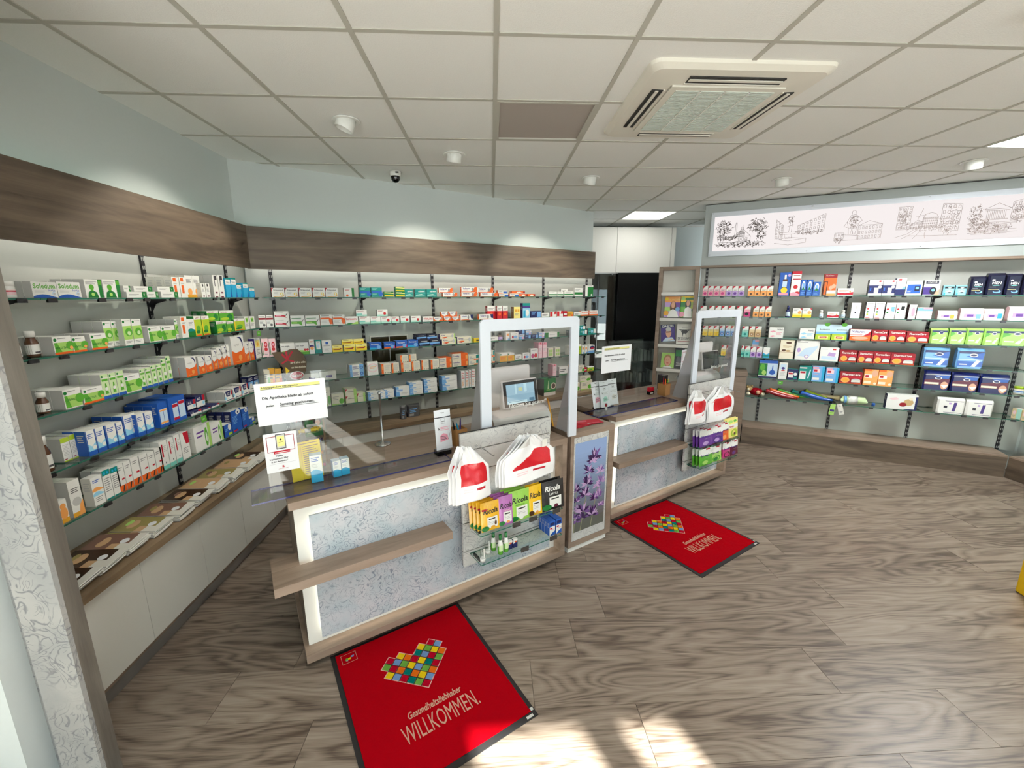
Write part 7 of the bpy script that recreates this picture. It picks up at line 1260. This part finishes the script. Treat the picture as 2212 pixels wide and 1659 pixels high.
m = MB(); m.grid(lambda a, b: (0.034 * math.sin(math.pi * b) * math.cos(a * 6.2832), 0.045 * math.cos(math.pi * b), 0.045 + 0.032 * math.sin(math.pi * b) * math.sin(a * 6.2832)), 16, 10, 'yellow'); m.obj('body', 'gloss', pg)
for a, b in ((-.018, -.02), (.018, -.02), (-.018, .022), (.018, .022)): MB().tube([(a, b, 0.0), (a, b, 0.025)], 0.008, 8, col='amber').obj('leg', 'gloss', pg)
MB().tube([(0, -.038, .05), (0, -.054, .05)], 0.012, 10, col='yellow').obj('snout', 'gloss', pg)
for a in (-.016, .016): MB().tube([(a, -.03, .07), (a * 1.3, -.034, .088)], [.008, .002], 6, col='yellow').obj('ear', 'gloss', pg)
# flexible insole-like scoops, plush toy, bagged items on the lowest right shelf
def scoop(px0, px1, col, d, label, lift=0.0):
    z = SH[5] + 0.001; a, b = FR.sx(px0, d, z), FR.sx(px1, d, z); L = b - a; m = MB(); n = 16
    prof = lambda t: 0.014 + 0.012 * math.sin(math.pi * min(1, t * 1.1)) + (0.010 if t < .12 else 0)
    top = lambda t: lift + 0.075 * (1 - t) ** 2 * (1 if t > .08 else 0.9) + 0.016
    m.tube([(a + L * t / n, d + 0.012 * math.sin(t / n * 3), z + top(t / n)) for t in range(n + 1)], [prof(t / n) for t in range(n + 1)], 10, col=col)
    m.tube([(a - 0.012, d, z + top(0)), (a + 0.01, d, z + top(0.02))], 0.012, 8, col='char')
    tag(m.obj('rubber_strap', 'gloss', None, FR), label, 'strap')
scoop(1652, 1722, 'dred', 0.05, 'dark brown rubber strap, foremost of the coloured straps')
scoop(1660, 1726, 'orange', 0.09, 'orange rubber strap on the lowest right shelf', .01); scoop(1678, 1740, 'green', 0.125, 'green rubber strap on the lowest right shelf', .012)
scoop(1708, 1770, 'teal', 0.12, 'teal rubber strap on the lowest right shelf', .010); scoop(1727, 1798, 'blue', 0.09, 'blue rubber strap on the lowest right shelf', .006); scoop(1736, 1786, 'lime', 0.15, 'lime rubber strap on the lowest right shelf', .02)
z = SH[5] + 0.001; a, b = FR.sx(1757, .16, z), FR.sx(1812, .16, z)
m = MB().tube([(a, .18, z + .055), (a + (b - a) * .3, .18, z + .052), (a + (b - a) * .8, .17, z + .045), (b, .17, z + .04)], [.012, .018, .022, .034], 12, col='beige'); tag(m.obj('cloth_cover', 'cloth', None, FR), 'beige cloth cover lying across the rubber straps', 'cover')
a, b = FR.sx(1816, .08, z), FR.sx(1874, .08, z); L = b - a; m = MB()
m.tube([(a, .10, z + .03), (a + L * .12, .10, z + .045), (a + L * .5, .10, z + .048), (a + L * .85, .10, z + .045), (b, .10, z + .025)], [.012, .044, .047, .043, .008], 14, col='pgreen'); m.tube([(a + L * .25, .10, z + .0465), (a + L * .6, .10, z + .0485)], [.0475, .0482], 14, col='white'); m.tube([(a + L * .1, .10, z + .045), (a + L * .2, .10, z + .046)], .0462, 14, col='lblue')
tag(m.obj('wrapped_roll', 'foil', None, FR), 'pale wrapped roll with white label on the lowest right shelf', 'roll')
tag(MB().lathe([(.016, 0), (.017, .03), (.012, .034)], n=14, cols='blue').obj('small_cap_jar', 'gloss', None, FR, (FR.sx(1886, .07, z), .07, z)), 'tiny blue jar beside the pale wrapped roll', 'jar')
for k, (px, cc) in enumerate(((1799, 'lgreen'), (1812, 'offw'))):
    m = MB().box(0, 0.05, 0, 0.001, -0.13, 0, cc); paint(m, 'r .1 .3 .9 .5 violet;l .15 .8 .2 2 .06 green' if k == 0 else 'l .2 .8 .25 2 .08 dgrey;c .5 .8 .08 lgrey', lambda u, v, q: (u * .05, -q * .0003, -.13 + v * .13), .05, .13)
    o = m.obj('hang_tag', 'paper', None, FR, (FR.sx(px, -.006, z) - .02, -0.008, z - .002)); o.matrix_basis = o.matrix_basis @ Matrix.Rotation([0.05, -0.3][k], 4, 'Y'); tag(o, ['green striped hang tag below the lowest right shelf', 'cream hang tag tilted below the lowest right shelf'][k], 'tag')
def ball(m, x, y, z, r, col, sx=1, sy=1, sz=1): m.grid(lambda a, b: (x + r * sx * math.sin(math.pi * b) * math.cos(a * 6.2832), y + r * sy * math.sin(math.pi * b) * math.sin(a * 6.2832), z + r * sz * math.cos(math.pi * b)), 14, 10, col)
px = FR.sx(1632, .10, z); pl_ = thing('plush_toy', 'plush toy in dark red lying on the lowest right shelf', 'toy', FR, (px, .10, z))
m = MB(); ball(m, 0, 0, .05, .062, 'dred', 1.2, .9, .8); ball(m, .02, -.05, .05, .026, 'skin'); m.obj('body', 'cloth', pl_)
m = MB(); ball(m, -.075, .0, .085, .036, 'tan'); ball(m, -.10, -.01, .11, .014, 'tan'); ball(m, -.052, -.01, .118, .014, 'tan'); ball(m, -.09, -.034, .08, .015, 'cream'); m.obj('head', 'cloth', pl_)
for a, b, c in ((-.085, -.03, .022), (.075, -.03, .03), (.06, .03, .02)):
    m = MB(); ball(m, a, b, c, .020, 'cream', 1.2, 1, 1); m.obj('paw', 'cloth', pl_)
m = MB(); ball(m, .085, .01, .045, .045, 'brown', 1.3, .8, .6); m.obj('tail', 'cloth', pl_)
# green price flags on shelf edges, clear spray bottle card on the third right shelf
for wl, px, li, lab in (('L', 440, 3, 'green price flag under the fourth left-wall shelf'), ('L', 559, 1, 'green price flag at the corner of the second shelf'), ('R', 1686, 4, 'green price flag under the fifth right-wall shelf')):
    fr, yf, yb, nm = WALLS[wl]; x = min(fr.sx(px, yf - .008, SH[li] - .03), 2.14 if wl == 'L' else 9)
    m = MB().box(0, .05, 0, .001, 0, .04, 'green'); paint(m, 'b 7,95|.2 .35 .3 white .6', front(.05, .04), .05, .04); tag(m.obj('price_flag', 'print', None, fr, (x - .025, yf - .008, SH[li] - .062)), lab, 'price tag')
for k, px in enumerate((1761, 1797)):
    x = FR.sx(px, .06, SH[2]); m = MB().box(0, .17, 0, .002, 0, .17, 'lblue'); paint(m, 'r 0 .5 1 1 pblue;b BANNOX|.2 .6 .1 dgrey .6;e .6 1.0 .16 .12 green', front(.17, .17), .17, .17); o = m.obj('backing_card', 'print', None, FR, (x, .075, SH[2] + .001)); tag(o, 'pale blue backing card behind the %s lime carton' % ['left', 'right'][k], 'card')
